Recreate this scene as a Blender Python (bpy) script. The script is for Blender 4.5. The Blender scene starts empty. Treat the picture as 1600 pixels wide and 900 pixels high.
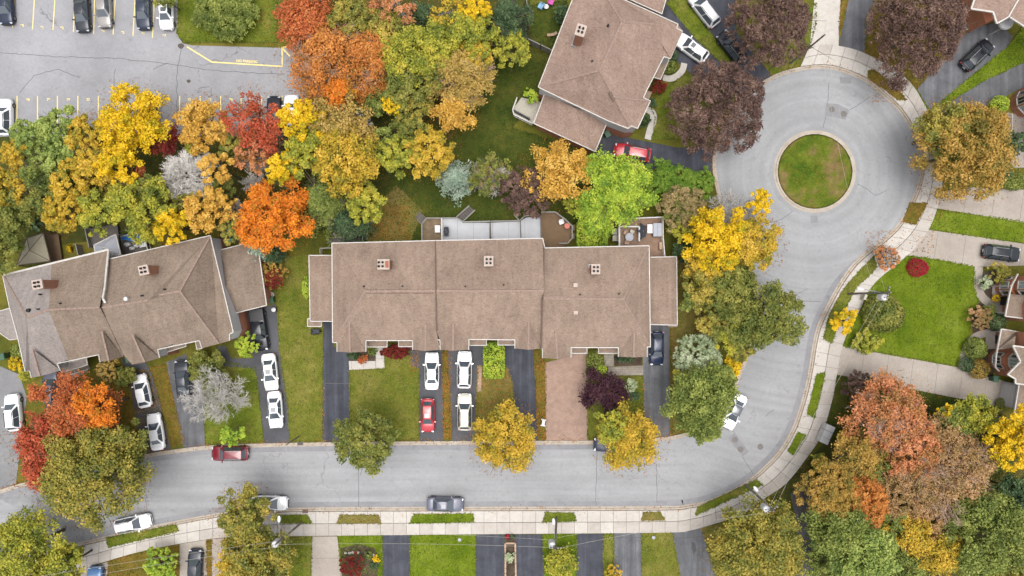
import bpy, bmesh, math, random
import numpy as np
from mathutils import Vector, Matrix
from mathutils.geometry import tessellate_polygon
PI = math.pi
# ------------------------------------------------------------------ camera, sky, sun, exposure
CAM_H = 83.0            # metres above the street
F = 1081.0              # focal length in photo pixels (1600 wide)
SC = bpy.context.scene
COL = SC.collection
cam = bpy.data.cameras.new('camera'); cam.sensor_width = 36.0; cam.lens = 36.0 * F / 1600.0
cam.clip_start = 0.5; cam.clip_end = 3000
camo = bpy.data.objects.new('camera', cam); COL.objects.link(camo)
camo.location = (0, 0, CAM_H); camo.rotation_euler = (0, 0, 0)
SC.camera = camo
SUN_EL, SUN_AZ = math.radians(86), math.radians(160)     # azimuth clockwise from +y
world = bpy.data.worlds.new('World'); SC.world = world; world.use_nodes = True
wn = world.node_tree; bg = wn.nodes['Background']
sky = wn.nodes.new('ShaderNodeTexSky'); sky.sky_type = 'NISHITA'; sky.sun_disc = False
sky.sun_elevation = SUN_EL; sky.sun_rotation = SUN_AZ
sky.air_density = 1.0; sky.dust_density = 6.0; sky.ozone_density = 1.0
hsv = wn.nodes.new('ShaderNodeHueSaturation'); hsv.inputs['Saturation'].default_value = 0.22   # overcast
wn.links.new(sky.outputs[0], hsv.inputs['Color']); wn.links.new(hsv.outputs[0], bg.inputs[0])
bg.inputs[1].default_value = 0.15
sl = bpy.data.lights.new('sun', 'SUN'); sl.energy = 0.65; sl.angle = math.radians(50); sl.color = (1.0, 0.95, 0.88)
so = bpy.data.objects.new('sun', sl); COL.objects.link(so)
sd = Vector((math.sin(SUN_AZ) * math.cos(SUN_EL), math.cos(SUN_AZ) * math.cos(SUN_EL), math.sin(SUN_EL)))
so.rotation_euler = sd.to_track_quat('Z', 'Y').to_euler(); so.location = (0, 0, 60)
SC.view_settings.view_transform = 'Standard'; SC.view_settings.look = 'None'
SC.view_settings.exposure = 1.0; SC.view_settings.gamma = 1.0
SC.cycles.max_bounces = 6; SC.cycles.diffuse_bounces = 3; SC.cycles.transparent_max_bounces = 4

# ------------------------------------------------------------------ helpers
def P(px, py, h=0.0):
    s = (CAM_H - h) / F
    return ((px - 800) * s, (450 - py) * s, h)
def S(v): return v / 13.02
def lin(c):
    return tuple(((x/255.0)/12.92 if x/255.0 <= 0.04045 else ((x/255.0+0.055)/1.055)**2.4) for x in c)
KS = 0.43     # photo colour -> surface colour
def C(r, g, b, k=KS):
    return tuple(min(0.85, v*k) for v in lin((r, g, b))) + (1.0,)

class MB:
    def __init__(s): s.v = []; s.f = []; s.m = []
    def add(s, vs, fs, m=0):
        n = len(s.v); s.v += [tuple(p) for p in vs]
        s.f += [tuple(i+n for i in f) for f in fs]; s.m += [m]*len(fs); return s
    def poly(s, pts, m=0):                      # flat or near flat, may be concave, normal up
        pts = [Vector(p) for p in pts]
        tris = tessellate_polygon([pts])
        out = []
        for t in tris:
            a, b, c = [pts[i] for i in t]
            n = (b-a).cross(c-a)
            out.append(t if n.z >= 0 else (t[0], t[2], t[1]))
        return s.add(pts, out, m)
    def prism(s, pts, z0, z1, m=0):             # vertical prism over xy polygon
        n = len(pts)
        ar = sum(pts[i][0]*pts[(i+1) % n][1]-pts[(i+1) % n][0]*pts[i][1] for i in range(n))
        if ar < 0: pts = pts[::-1]
        top = [(p[0], p[1], z1) for p in pts]; bot = [(p[0], p[1], z0) for p in pts]
        s.poly(top, m)
        s.add(bot+top, [(i, (i+1) % n, n+(i+1) % n, n+i) for i in range(n)], m)
        return s
    def box(s, c, d, rz=0.0, m=0, tilt=None):
        x, y, z = d[0]/2, d[1]/2, d[2]/2
        vs = [Vector(((-x, x)[i & 1], (-y, y)[(i >> 1) & 1], (-z, z)[(i >> 2) & 1])) for i in range(8)]
        M = Matrix.Rotation(rz, 3, 'Z')
        if tilt is not None: M = M @ tilt
        c = Vector(c)
        s.add([M @ v + c for v in vs], [(0, 2, 3, 1), (4, 5, 7, 6), (0, 1, 5, 4), (2, 6, 7, 3), (0, 4, 6, 2), (1, 3, 7, 5)], m); return s
    def beam(s, a, b, w, h, m=0):               # box from a to b
        a = Vector(a); b = Vector(b); d = b-a; L = d.length
        if L < 1e-6: return s
        d.normalize(); up = Vector((0, 0, 1))
        if abs(d.z) > 0.98: up = Vector((1, 0, 0))
        sx = d.cross(up).normalized(); uz = sx.cross(d).normalized()
        vs = []
        for p in (a, b):
            for (i, j) in ((-1, -1), (1, -1), (1, 1), (-1, 1)): vs.append(p+sx*(i*w/2)+uz*(j*h/2))
        s.add(vs, [(0, 1, 2, 3), (7, 6, 5, 4), (0, 4, 5, 1), (1, 5, 6, 2), (2, 6, 7, 3), (3, 7, 4, 0)], m); return s
    def tube(s, a, b, r0, r1=None, n=8, m=0, caps=True):
        r1 = r0 if r1 is None else r1
        a = Vector(a); b = Vector(b); d = (b-a)
        if d.length < 1e-7: return s
        d.normalize(); q = d.to_track_quat('Z', 'Y')
        vs = []
        for (p, r) in ((a, r0), (b, r1)):
            for i in range(n):
                t = 2*PI*i/n; vs.append(p + q @ Vector((r*math.cos(t), r*math.sin(t), 0)))
        fs = [(i, (i+1) % n, n+(i+1) % n, n+i) for i in range(n)]
        if caps: fs += [tuple(range(n-1, -1, -1)), tuple(range(n, 2*n))]
        s.add(vs, fs, m); return s
    def lathe(s, c, prof, n=16, m=0, sx=1.0, sy=1.0):
        vs = []; fs = []
        for (r, z) in prof:
            for i in range(n):
                t = 2*PI*i/n; vs.append((c[0]+r*sx*math.cos(t), c[1]+r*sy*math.sin(t), c[2]+z))
        for k in range(len(prof)-1):
            for i in range(n):
                fs.append((k*n+i, k*n+(i+1) % n, (k+1)*n+(i+1) % n, (k+1)*n+i))
        fs.append(tuple(range(n-1, -1, -1))); fs.append(tuple((len(prof)-1)*n+i for i in range(n)))
        s.add(vs, fs, m); return s
    def mesh(s, name, mats, off=(0, 0, 0), smooth=False):
        me = bpy.data.meshes.new(name)
        ox, oy, oz = off
        me.from_pydata([(x-ox, y-oy, z-oz) for x, y, z in s.v], [], s.f)
        for m in (mats if isinstance(mats, (list, tuple)) else [mats]): me.materials.append(m)
        if any(s.m): me.polygons.foreach_set('material_index', s.m)
        if smooth: me.polygons.foreach_set('use_smooth', [True]*len(me.polygons))
        me.update(); return me
    def build(s, name, mats, parent=None, local=False, smooth=False, loc=None):
        if loc is not None: off = loc
        elif parent is not None and not local: off = wloc(parent)
        else: off = (0, 0, 0)
        me = s.mesh(name, mats, off, smooth)
        o = bpy.data.objects.new(name, me); COL.objects.link(o)
        if parent is not None:
            o.parent = parent
            if loc is not None: w = wloc(parent); o.location = (loc[0]-w[0], loc[1]-w[1], loc[2]-w[2])
        elif loc is not None: o.location = loc
        return o
def wloc(o):
    v = Vector((0, 0, 0))
    while o is not None: v += o.location; o = o.parent
    return tuple(v)
def thing(name, label, cat, loc=(0, 0, 0), rz=0.0, group=None):
    o = bpy.data.objects.new(name, None); COL.objects.link(o); o.empty_display_size = 0.3
    o.location = loc; o.rotation_euler = (0, 0, rz); o['label'] = label; o['category'] = cat
    if group: o['group'] = group
    return o
def tag(o, label, cat, group=None):
    o['label'] = label; o['category'] = cat
    if group: o['group'] = group
    return o
def struct(o, label=None):
    o['kind'] = 'structure'
    if label: o['label'] = label
    return o
def mesh_np(name, V, nf, k, mats, smooth=False):          # V: (nf*k,3) own verts per face
    me = bpy.data.meshes.new(name)
    me.vertices.add(len(V)); me.vertices.foreach_set('co', V.astype(np.float32).ravel())
    me.loops.add(nf*k); me.loops.foreach_set('vertex_index', np.arange(nf*k, dtype=np.int32))
    me.polygons.add(nf); me.polygons.foreach_set('loop_start', np.arange(0, nf*k, k, dtype=np.int32))
    me.materials.append(mats); me.update(calc_edges=True); return me
def clip(poly, a, b, c):                                    # keep a*x+b*y<=c
    out = []
    for i in range(len(poly)):
        p, q = poly[i], poly[(i+1) % len(poly)]
        dp, dq = a*p[0]+b*p[1]-c, a*q[0]+b*q[1]-c
        if dp <= 0: out.append(p)
        if dp*dq < 0:
            t = dp/(dp-dq); out.append((p[0]+(q[0]-p[0])*t, p[1]+(q[1]-p[1])*t))
    return out
def strips(poly, ang, step, gap, off=0.0):                 # cut a polygon in strips running along ang
    nx, ny = -math.sin(ang), math.cos(ang)
    ds = [nx*p[0]+ny*p[1] for p in poly]; d = min(ds)+off-step*(1 if off else 0); res = []
    while d < max(ds):
        q = clip(clip(poly, nx, ny, d+step-gap/2), -nx, -ny, -(d+gap/2))
        if len(q) > 2:
            A = abs(sum(q[i][0]*q[(i+1) % len(q)][1]-q[(i+1) % len(q)][0]*q[i][1] for i in range(len(q))))/2
            if A > 0.01: res.append(q)
        d += step
    return res
def area(p): return sum(p[i][0]*p[(i+1) % len(p)][1]-p[(i+1) % len(p)][0]*p[i][1] for i in range(len(p)))/2
def inset(poly, d):                                        # xy polygon moved inwards
    if area(poly) < 0: poly = poly[::-1]
    n = len(poly); out = []
    for i in range(n):
        p0, p1, p2 = Vector(poly[i-1][:2]), Vector(poly[i][:2]), Vector(poly[(i+1) % n][:2])
        e1 = (p1-p0).normalized(); e2 = (p2-p1).normalized()
        n1 = Vector((-e1.y, e1.x)); n2 = Vector((-e2.y, e2.x)); b = n1+n2
        if b.length < 0.3: out.append(tuple(p1+n1*d)); continue
        b = b/(b.dot(n1)); out.append(tuple(p1+b*d))
    return out
def inside(pt, poly):
    x, y = pt; r = False; n = len(poly)
    for i in range(n):
        x1, y1 = poly[i][:2]; x2, y2 = poly[(i+1) % n][:2]
        if (y1 > y) != (y2 > y) and x < (x2-x1)*(y-y1)/(y2-y1)+x1: r = not r
    return r
def smooth_line(pts, it=2):
    for _ in range(it):
        out = [pts[0]]
        for a, b in zip(pts, pts[1:]):
            out.append((a[0]*.75+b[0]*.25, a[1]*.75+b[1]*.25)); out.append((a[0]*.25+b[0]*.75, a[1]*.25+b[1]*.75))
        out.append(pts[-1]); pts = out
    return pts
def offset_line(pts, d):                                   # to the left of travel
    out = []
    for i in range(len(pts)):
        a = Vector(pts[max(0, i-1)]); b = Vector(pts[min(len(pts)-1, i+1)]); t = (b-a).normalized()
        out.append((pts[i][0]-t.y*d, pts[i][1]+t.x*d))
    return out
def resample(pts, step):
    out = [pts[0]]; acc = 0
    for a, b in zip(pts, pts[1:]):
        L = math.dist(a, b)
        if L < 1e-9: continue
        t = step-acc
        while t <= L: out.append((a[0]+(b[0]-a[0])*t/L, a[1]+(b[1]-a[1])*t/L)); t += step
        acc = L-(t-step)
    return out

# ------------------------------------------------------------------ materials
def newmat(name):
    m = bpy.data.materials.new(name); m.use_nodes = True
    return m, m.node_tree.nodes, m.node_tree.links, m.node_tree.nodes['Principled BSDF']
def objpos(N, L, scale=(1, 1, 1), rot=0.0, geom=False):
    if geom: t = N.new('ShaderNodeNewGeometry'); out = t.outputs['Position']
    else: t = N.new('ShaderNodeTexCoord'); out = t.outputs['Object']
    mp = N.new('ShaderNodeMapping'); mp.inputs['Scale'].default_value = scale; mp.inputs['Rotation'].default_value = (0, 0, rot)
    L.new(out, mp.inputs['Vector']); return mp.outputs['Vector']
def noise(N, L, vec, scale, detail=4, rough=0.55):
    n = N.new('ShaderNodeTexNoise'); n.inputs['Scale'].default_value = scale
    n.inputs['Detail'].default_value = detail; n.inputs['Roughness'].default_value = rough
    L.new(vec, n.inputs['Vector']); return n.outputs['Fac']
def ramp(N, L, fac, stops):
    r = N.new('ShaderNodeValToRGB'); e = r.color_ramp.elements
    while len(e) < len(stops): e.new(0.5)
    for i, (p, c) in enumerate(stops): e[i].position = p; e[i].color = c if len(c) == 4 else tuple(c)+(1,)
    L.new(fac, r.inputs['Fac']); return r.outputs['Color']
def mixc(N, L, fac, a, b, mode='MIX'):
    m = N.new('ShaderNodeMix'); m.data_type = 'RGBA'; m.blend_type = mode
    if isinstance(fac, (int, float)): m.inputs[0].default_value = fac
    else: L.new(fac, m.inputs[0])
    for s, v in ((6, a), (7, b)):
        if isinstance(v, tuple): m.inputs[s].default_value = v
        else: L.new(v, m.inputs[s])
    return m.outputs[2]
def bump(N, L, h, bs, strength=0.3, dist=0.05):
    b = N.new('ShaderNodeBump'); b.inputs['Strength'].default_value = strength; b.inputs['Distance'].default_value = dist
    L.new(h, b.inputs['Height']); L.new(b.outputs[0], bs.inputs['Normal'])
def G(v): return (v, v, v, 1)
def plain(name, col, rough=0.6, metal=0.0, var=0.12, scale=3.0, coat=0.0, spec=0.5):
    m, N, L, b = newmat(name)
    vec = objpos(N, L, geom=True); f = noise(N, L, vec, scale, 5)
    c = mixc(N, L, 1.0, tuple(col[:3])+(1,), ramp(N, L, f, [(0.3, G(1-var)), (0.7, G(1+var))]), 'MULTIPLY')
    L.new(c, b.inputs['Base Color']); b.inputs['Roughness'].default_value = rough; b.inputs['Metallic'].default_value = metal
    b.inputs['Coat Weight'].default_value = coat; b.inputs['Specular IOR Level'].default_value = spec
    return m
def ground_mat(name, c1, c2, c3, speck=None, big=0.12, fine=9.0, amp=0.35, bmp=0.5, pos=(0.42, 0.5, 0.6), leaf=0.0):
    m, N, L, b = newmat(name)
    vec = objpos(N, L, geom=True)
    f = noise(N, L, vec, big, 6, 0.62)
    c = ramp(N, L, f, [(pos[0]-0.06, c1), (pos[1], c2), (pos[2]+0.06, c3)])
    g = noise(N, L, vec, 1.1, 6, 0.7)
    c = mixc(N, L, 1.0, c, ramp(N, L, g, [(0.3, G(1-amp*0.6)), (0.7, G(1+amp*0.6))]), 'MULTIPLY')
    k = noise(N, L, vec, fine, 5, 0.75)
    c = mixc(N, L, 1.0, c, ramp(N, L, k, [(0.25, G(1-amp)), (0.75, G(1+amp))]), 'MULTIPLY')
    if leaf > 0:
        lf = noise(N, L, vec, 5.5, 3, 0.6)
        c = mixc(N, L, ramp(N, L, lf, [(0.62-leaf*0.1, G(0)), (0.72-leaf*0.1, G(0.75))]), c, C(170, 120, 45))
    L.new(c, b.inputs['Base Color']); b.inputs['Roughness'].default_value = 0.92; b.inputs['Specular IOR Level'].default_value = 0.15
    bump(N, L, k, b, bmp, 0.06)
    return m
def asphalt(name, c_lo, c_hi, streak=None, blot=0.5, fine=14.0, rough=0.85, crack=0.0):
    m, N, L, b = newmat(name)
    vec = objpos(N, L, geom=True)
    f = noise(N, L, vec, blot, 7, 0.65)
    c = ramp(N, L, f, [(0.34, c_lo), (0.66, c_hi)])
    k = noise(N, L, vec, fine, 4, 0.8)
    c = mixc(N, L, 1.0, c, ramp(N, L, k, [(0.25, G(0.84)), (0.75, G(1.15))]), 'MULTIPLY')
    sp = noise(N, L, vec, 1.15, 3, 0.6)
    c = mixc(N, L, 1.0, c, ramp(N, L, sp, [(0.60, G(1.0)), (0.72, G(0.86)), (0.80, G(0.78))]), 'MULTIPLY')
    k2 = noise(N, L, vec, 2.6, 5, 0.7)
    c = mixc(N, L, 1.0, c, ramp(N, L, k2, [(0.3, G(0.93)), (0.7, G(1.07))]), 'MULTIPLY')
    if streak == 'road':                                   # wear along the carriageway and round the turning circle
        s1 = noise(N, L, objpos(N, L, (0.035, 1.1, 1), geom=True), 1.0, 5, 0.6)
        sep = N.new('ShaderNodeSeparateXYZ'); L.new(vec, sep.inputs[0])
        ic = P(1273, 268)
        sub = N.new('ShaderNodeVectorMath'); sub.operation = 'SUBTRACT'; L.new(vec, sub.inputs[0]); sub.inputs[1].default_value = (ic[0], ic[1], 0)
        ln = N.new('ShaderNodeVectorMath'); ln.operation = 'LENGTH'; L.new(sub.outputs[0], ln.inputs[0])
        cb = N.new('ShaderNodeCombineXYZ'); L.new(ln.outputs['Value'], cb.inputs[0])
        s2 = noise(N, L, cb.outputs[0], 1.0, 4, 0.6)
        mr = N.new('ShaderNodeMapRange'); mr.inputs[1].default_value = 18; mr.inputs[2].default_value = 26
        L.new(sep.outputs[0], mr.inputs[0])
        st = mixc(N, L, mr.outputs[0], s1, s2)
        sv = ramp(N, L, st, [(0.30, G(0.87)), (0.5, G(1.0)), (0.70, G(1.11))])
        c = mixc(N, L, 1.0, c, sv, 'MULTIPLY')
    if streak == 'drive':                                  # tyre lanes up a driveway
        s1 = noise(N, L, objpos(N, L, (1.0, 0.05, 1), geom=True), 1.3, 4, 0.6)
        c = mixc(N, L, 1.0, c, ramp(N, L, s1, [(0.3, G(0.72)), (0.5, G(1.0)), (0.7, G(1.45))]), 'MULTIPLY')
    if crack > 0:
        vo = N.new('ShaderNodeTexVoronoi'); vo.feature = 'DISTANCE_TO_EDGE'; vo.inputs['Scale'].default_value = 0.16
        dn = N.new('ShaderNodeTexNoise'); dn.inputs['Scale'].default_value = 0.6; dn.inputs['Detail'].default_value = 6; L.new(vec, dn.inputs['Vector'])
        ad = N.new('ShaderNodeVectorMath'); ad.operation = 'MULTIPLY_ADD'; L.new(dn.outputs['Color'], ad.inputs[0]); ad.inputs[1].default_value = (3, 3, 0); L.new(vec, ad.inputs[2])
        L.new(ad.outputs[0], vo.inputs['Vector'])
        msk = noise(N, L, vec, 0.12, 2)
        e = ramp(N, L, vo.outputs['Distance'], [(0.0, G(1)), (0.006, G(0))])
        e2 = mixc(N, L, 1.0, e, ramp(N, L, msk, [(0.5, G(0)), (0.6, G(crack))]), 'MULTIPLY')
        c = mixc(N, L, e2, c, mixc(N, L, 1.0, c, G(0.5), 'MULTIPLY'))
    L.new(c, b.inputs['Base Color']); b.inputs['Roughness'].default_value = rough; b.inputs['Specular IOR Level'].default_value = 0.3
    bump(N, L, k, b, 0.35, 0.02)
    return m
def shingle(name, c1, c2, c3, rz):
    m, N, L, b = newmat(name)
    vec = objpos(N, L, (1, 1, 1), rz, geom=True)
    br = N.new('ShaderNodeTexBrick'); br.inputs['Scale'].default_value = 1.0; br.offset = 0.5
    br.inputs['Color1'].default_value = c1; br.inputs['Color2'].default_value = c2
    br.inputs['Mortar'].default_value = tuple(x*0.72 for x in c1[:3])+(1,)
    br.inputs['Brick Width'].default_value = 0.33; br.inputs['Row Height'].default_value = 0.145; br.inputs['Mortar Size'].default_value = 0.012
    br.inputs['Mortar Smooth'].default_value = 0.4; br.inputs['Bias'].default_value = -0.1
    L.new(vec, br.inputs['Vector'])
    k = noise(N, L, vec, 5.5, 4, 0.85)
    c = mixc(N, L, ramp(N, L, k, [(0.38, G(0)), (0.62, G(0.9))]), br.outputs['Color'], c3)
    g = noise(N, L, vec, 0.35, 6, 0.6)
    c = mixc(N, L, 1.0, c, ramp(N, L, g, [(0.3, G(0.84)), (0.7, G(1.12))]), 'MULTIPLY')
    st = noise(N, L, objpos(N, L, (2.2, 0.12, 1), rz, geom=True), 1.0, 4, 0.6)   # weather streaks
    c = mixc(N, L, 1.0, c, ramp(N, L, st, [(0.3, G(0.88)), (0.7, G(1.08))]), 'MULTIPLY')
    L.new(c, b.inputs['Base Color']); b.inputs['Roughness'].default_value = 0.9; b.inputs['Specular IOR Level'].default_value = 0.2
    bump(N, L, br.outputs['Fac'], b, -0.35, 0.02)
    return m
def brickmat(name, c1, c2, mortar, w=0.22, h=0.075, rz=0.0, flat=False):
    m, N, L, b = newmat(name)
    if flat: vec = objpos(N, L, (1, 1, 1), rz, geom=True)
    else:
        t = N.new('ShaderNodeNewGeometry'); sp = N.new('ShaderNodeSeparateXYZ'); L.new(t.outputs['Position'], sp.inputs[0])
        ad = N.new('ShaderNodeMath'); L.new(sp.outputs[0], ad.inputs[0]); L.new(sp.outputs[1], ad.inputs[1])
        cb = N.new('ShaderNodeCombineXYZ'); L.new(ad.outputs[0], cb.inputs[0]); L.new(sp.outputs[2], cb.inputs[1]); vec = cb.outputs[0]
    br = N.new('ShaderNodeTexBrick'); br.inputs['Scale'].default_value = 1.0
    br.inputs['Color1'].default_value = c1; br.inputs['Color2'].default_value = c2; br.inputs['Mortar'].default_value = mortar
    br.inputs['Brick Width'].default_value = w; br.inputs['Row Height'].default_value = h; br.inputs['Mortar Size'].default_value = 0.012
    L.new(vec, br.inputs['Vector'])
    k = noise(N, L, vec, 1.2, 5, 0.7)
    c = mixc(N, L, 1.0, br.outputs['Color'], ramp(N, L, k, [(0.3, G(0.82)), (0.7, G(1.18))]), 'MULTIPLY')
    L.new(c, b.inputs['Base Color']); b.inputs['Roughness'].default_value = 0.9
    bump(N, L, br.outputs['Fac'], b, -0.3, 0.01); return m
def leafmat(name, cols, k=0.80, trans=0.38):
    m, N, L, b = newmat(name)
    geo = N.new('ShaderNodeNewGeometry')
    vec = objpos(N, L, geom=True)
    f = noise(N, L, vec, 0.55, 3, 0.6)
    a = N.new('ShaderNodeMath'); a.operation = 'MULTIPLY_ADD'; L.new(geo.outputs['Random Per Island'], a.inputs[0]); a.inputs[1].default_value = 0.45
    sc = N.new('ShaderNodeMath'); sc.operation = 'MULTIPLY_ADD'; L.new(f, sc.inputs[0]); sc.inputs[1].default_value = 1.9; sc.inputs[2].default_value = -0.68
    L.new(sc.outputs[0], a.inputs[2])
    n = len(cols)
    c = ramp(N, L, a.outputs[0], [(0.05+0.9*i/(n-1), C(*q, k=k)) for i, q in enumerate(cols)])
    v = noise(N, L, geo.outputs['Position'], 7.0, 1)
    c = mixc(N, L, 1.0, c, ramp(N, L, v, [(0.3, G(0.82)), (0.7, G(1.16))]), 'MULTIPLY')
    L.new(c, b.inputs['Base Color']); b.inputs['Roughness'].default_value = 0.65; b.inputs['Specular IOR Level'].default_value = 0.25
    tr = N.new('ShaderNodeBsdfTranslucent'); L.new(c, tr.inputs['Color'])
    mx = N.new('ShaderNodeMixShader'); mx.inputs[0].default_value = trans
    L.new(b.outputs[0], mx.inputs[1]); L.new(tr.outputs[0], mx.inputs[2])
    L.new(mx.outputs[0], N['Material Output'].inputs['Surface'])
    return m
def paint(name, col, metal=0.15, rough=0.28):
    m, N, L, b = newmat(name)
    vec = objpos(N, L, geom=True); f = noise(N, L, vec, 2.2, 5)
    c = mixc(N, L, 1.0, col, ramp(N, L, f, [(0.3, G(0.94)), (0.7, G(1.04))]), 'MULTIPLY')
    L.new(c, b.inputs['Base Color']); b.inputs['Metallic'].default_value = metal; b.inputs['Roughness'].default_value = rough
    b.inputs['Coat Weight'].default_value = 0.6 if col[0] > .1 else .2; b.inputs['Specular IOR Level'].default_value = .5 if col[0] > .1 else .3; b.inputs['Coat Roughness'].default_value = 0.08; return m

M = {}
M['grass'] = ground_mat('grass_ground', C(92, 102, 38), C(118, 122, 44), C(142, 134, 60), leaf=0.6)
M['grass_vivid'] = ground_mat('grass_vivid', C(94, 120, 8), C(120, 142, 20), C(142, 158, 48), big=0.2, amp=0.28)
M['grass_mid'] = ground_mat('grass_mid', C(98, 120, 26), C(126, 140, 40), C(156, 150, 74), big=0.28, amp=0.36, pos=(.4,.5,.6))
M['grass_island'] = ground_mat('grass_island', C(76, 108, 22), C(112, 128, 38), C(150, 128, 84), big=0.3, amp=0.45, leaf=0.5, pos=(.42,.5,.56))
M['grass_pale'] = ground_mat('grass_pale', C(104, 122, 34), C(132, 138, 50), C(158, 150, 78), big=0.3, amp=0.36, leaf=0.5)
M['grass_dry'] = ground_mat('grass_dry', C(118, 122, 46), C(142, 138, 66), C(156, 138, 84), big=0.3, amp=0.32, leaf=0.8)
M['grass_leafy'] = ground_mat('grass_leafy', C(106, 108, 38), C(130, 126, 46), C(146, 122, 60), big=0.4, amp=0.42, leaf=1.0)
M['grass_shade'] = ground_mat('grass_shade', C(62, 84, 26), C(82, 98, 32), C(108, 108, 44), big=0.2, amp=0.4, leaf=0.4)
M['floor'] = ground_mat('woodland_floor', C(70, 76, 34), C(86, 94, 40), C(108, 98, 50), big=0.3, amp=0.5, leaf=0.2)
M['mulch'] = ground_mat('mulch', C(78, 66, 56), C(98, 84, 70), C(112, 100, 84), big=0.8, amp=0.5)
M['leaflitter'] = ground_mat('leaf_litter', C(150, 110, 50), C(170, 128, 58), C(138, 104, 56), big=0.8, amp=0.5)
M['road'] = asphalt('road_asphalt', C(176, 177, 179), C(194, 195, 197), 'road', 0.12, crack=0.6)
M['gutter'] = asphalt('gutter_asphalt', C(160, 160, 164), C(180, 180, 183), None, 0.5)
M['patch'] = asphalt('patch_asphalt', C(158, 158, 161), C(176, 176, 178), None, 0.8)
M['lot'] = asphalt('lot_asphalt', C(170, 170, 174), C(194, 194, 198), None, 0.15, crack=1.0)
M['drive_dark'] = asphalt('driveway_dark', C(74, 76, 86), C(92, 95, 106), 'drive', 0.7)
M['drive_mid'] = asphalt('driveway_worn', C(108, 110, 114), C(130, 131, 136), 'drive', 0.6, crack=1.0)
M['drive_plain'] = asphalt('driveway_plain', C(92, 93, 98), C(112, 113, 118), None, 0.4)
M['drive_light'] = asphalt('driveway_light', C(150, 150, 152), C(172, 172, 174), None, 0.3, crack=0.8)
M['crack'] = plain('crack_seal', C(105, 105, 108), 0.9)
M['concrete'] = asphalt('concrete', C(212, 203, 193), C(231, 222, 212), None, 0.35, 10, 0.9)
M['concrete_br'] = asphalt('concrete_bright', C(228, 220, 210), C(243, 236, 227), None, 0.35, 10, 0.9)
M['concrete_dk'] = asphalt('concrete_drive', C(190, 178, 166), C(210, 199, 187), None, 0.22, 8, 0.9)
M['joint'] = plain('joint_dirt', C(150, 140, 128), 0.95)
M['kerb'] = asphalt('kerb_concrete', C(205, 190, 172), C(226, 214, 198), None, 0.8, 12)
M['paver'] = brickmat('brick_pavers', C(208, 174, 155), C(192, 158, 140), C(170, 144, 128), 0.22, 0.11, 0, True)
M['stone_paver'] = brickmat('stone_pavers', C(196, 186, 172), C(174, 162, 148), C(140, 130, 116), 0.5, 0.35, 0, True)
M['shingle'] = shingle('roof_shingle', C(162, 137, 119), C(184, 158, 140), C(198, 175, 158), 0.0)
M['shingle_b'] = shingle('roof_shingle_tilted', C(148, 128, 110), C(170, 150, 132), C(184, 165, 149), math.radians(-14))
M['shingle_bg'] = shingle('roof_shingle_grey', C(162, 150, 145), C(184, 172, 166), C(198, 188, 182), math.radians(-14))
M['shingle_c'] = shingle('roof_shingle_turned', C(162, 133, 117), C(186, 158, 142), C(202, 176, 161), math.radians(25))
M['cap'] = plain('ridge_cap', C(178, 152, 137), 0.9, var=0.25, scale=6)
M['cap_dk'] = plain('valley_strip', C(132, 108, 95), 0.9, var=0.25, scale=6)
M['trim'] = plain('white_trim', C(232, 226, 218), 0.5, var=0.16)
M['capstone'] = plain('chimney_cap', C(222, 202, 188), 0.7, var=0.12)
M['siding'] = plain('white_siding', C(236, 236, 238), 0.55, var=0.05)
M['brick'] = brickmat('house_brick', C(216, 132, 92, .55), C(198, 114, 78, .55), C(176, 150, 130))
M['flue'] = plain('flue_dark', C(30, 30, 32), 0.8)
M['chim'] = brickmat('chimney_brick', C(206, 128, 92), C(184, 110, 78), C(165, 140, 120))
M['glass'] = plain('window_glass', (0.03, 0.035, 0.04, 1), 0.08, spec=0.8, var=0.05)
M['panelight'] = plain('window_glass_pale', C(170, 185, 190), 0.15, spec=0.8, var=0.1)
M['yellow'] = plain('yellow_marking', C(250, 226, 140, .6), 0.7, var=0.18, scale=5)
M['deckwood'] = plain('deck_wood', C(152, 128, 96), 0.8, var=0.3, scale=1.6)
M['deckbrown'] = plain('deck_brown', C(136, 106, 72), 0.8, var=0.15, scale=1.6)
M['deckred'] = plain('deck_red', C(172, 138, 114), 0.8, var=0.2, scale=1.6)
M['deckgrey'] = plain('deck_grey', C(120, 112, 106), 0.8, var=0.2, scale=1.6)
M['membrane'] = plain('deck_membrane', C(226, 228, 233), 0.7, var=0.08, scale=0.8)
M['rail'] = plain('grey_rail', C(176, 172, 164), 0.7)
M['railw'] = plain('white_rail', C(238, 234, 230), 0.6)
M['pole'] = plain('pole_wood', C(150, 140, 126), 0.85, var=0.3, scale=2)
M['poledk'] = plain('arm_wood', C(120, 112, 102), 0.85, var=0.3, scale=4)
M['white'] = plain('white_enamel', C(244, 244, 246), 0.35, var=0.04)
M['metal'] = plain('grey_metal', C(170, 172, 176), 0.4, 0.4)
M['wire'] = plain('wire_metal', C(205, 200, 185), 0.5)
M['black'] = plain('black_plastic', C(38, 38, 42), 0.5)
M['tyre'] = plain('tyre_rubber', C(30, 30, 32), 0.8)
M['rim'] = plain('wheel_rim', C(170, 172, 176), 0.3, 0.7)
M['carglass'] = plain('car_glass', (0.05, 0.062, 0.075, 1), 0.06, spec=1.0, var=0.02)
M['head'] = plain('headlight_glass', C(225, 230, 235), 0.1, spec=0.8)
M['tail'] = plain('taillight_red', C(170, 20, 25), 0.2)
M['bark'] = plain('bark', C(112, 100, 88, 0.4), 0.9, var=0.3, scale=4)
M['barkpale'] = plain('bark_pale', C(196, 192, 186, 0.7), 0.85, var=0.2, scale=4)
M['bintop'] = plain('bin_green', C(60, 110, 80), 0.5)
M['canvas'] = plain('canvas_tan', C(204, 195, 168), 0.8, var=0.08)
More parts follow.
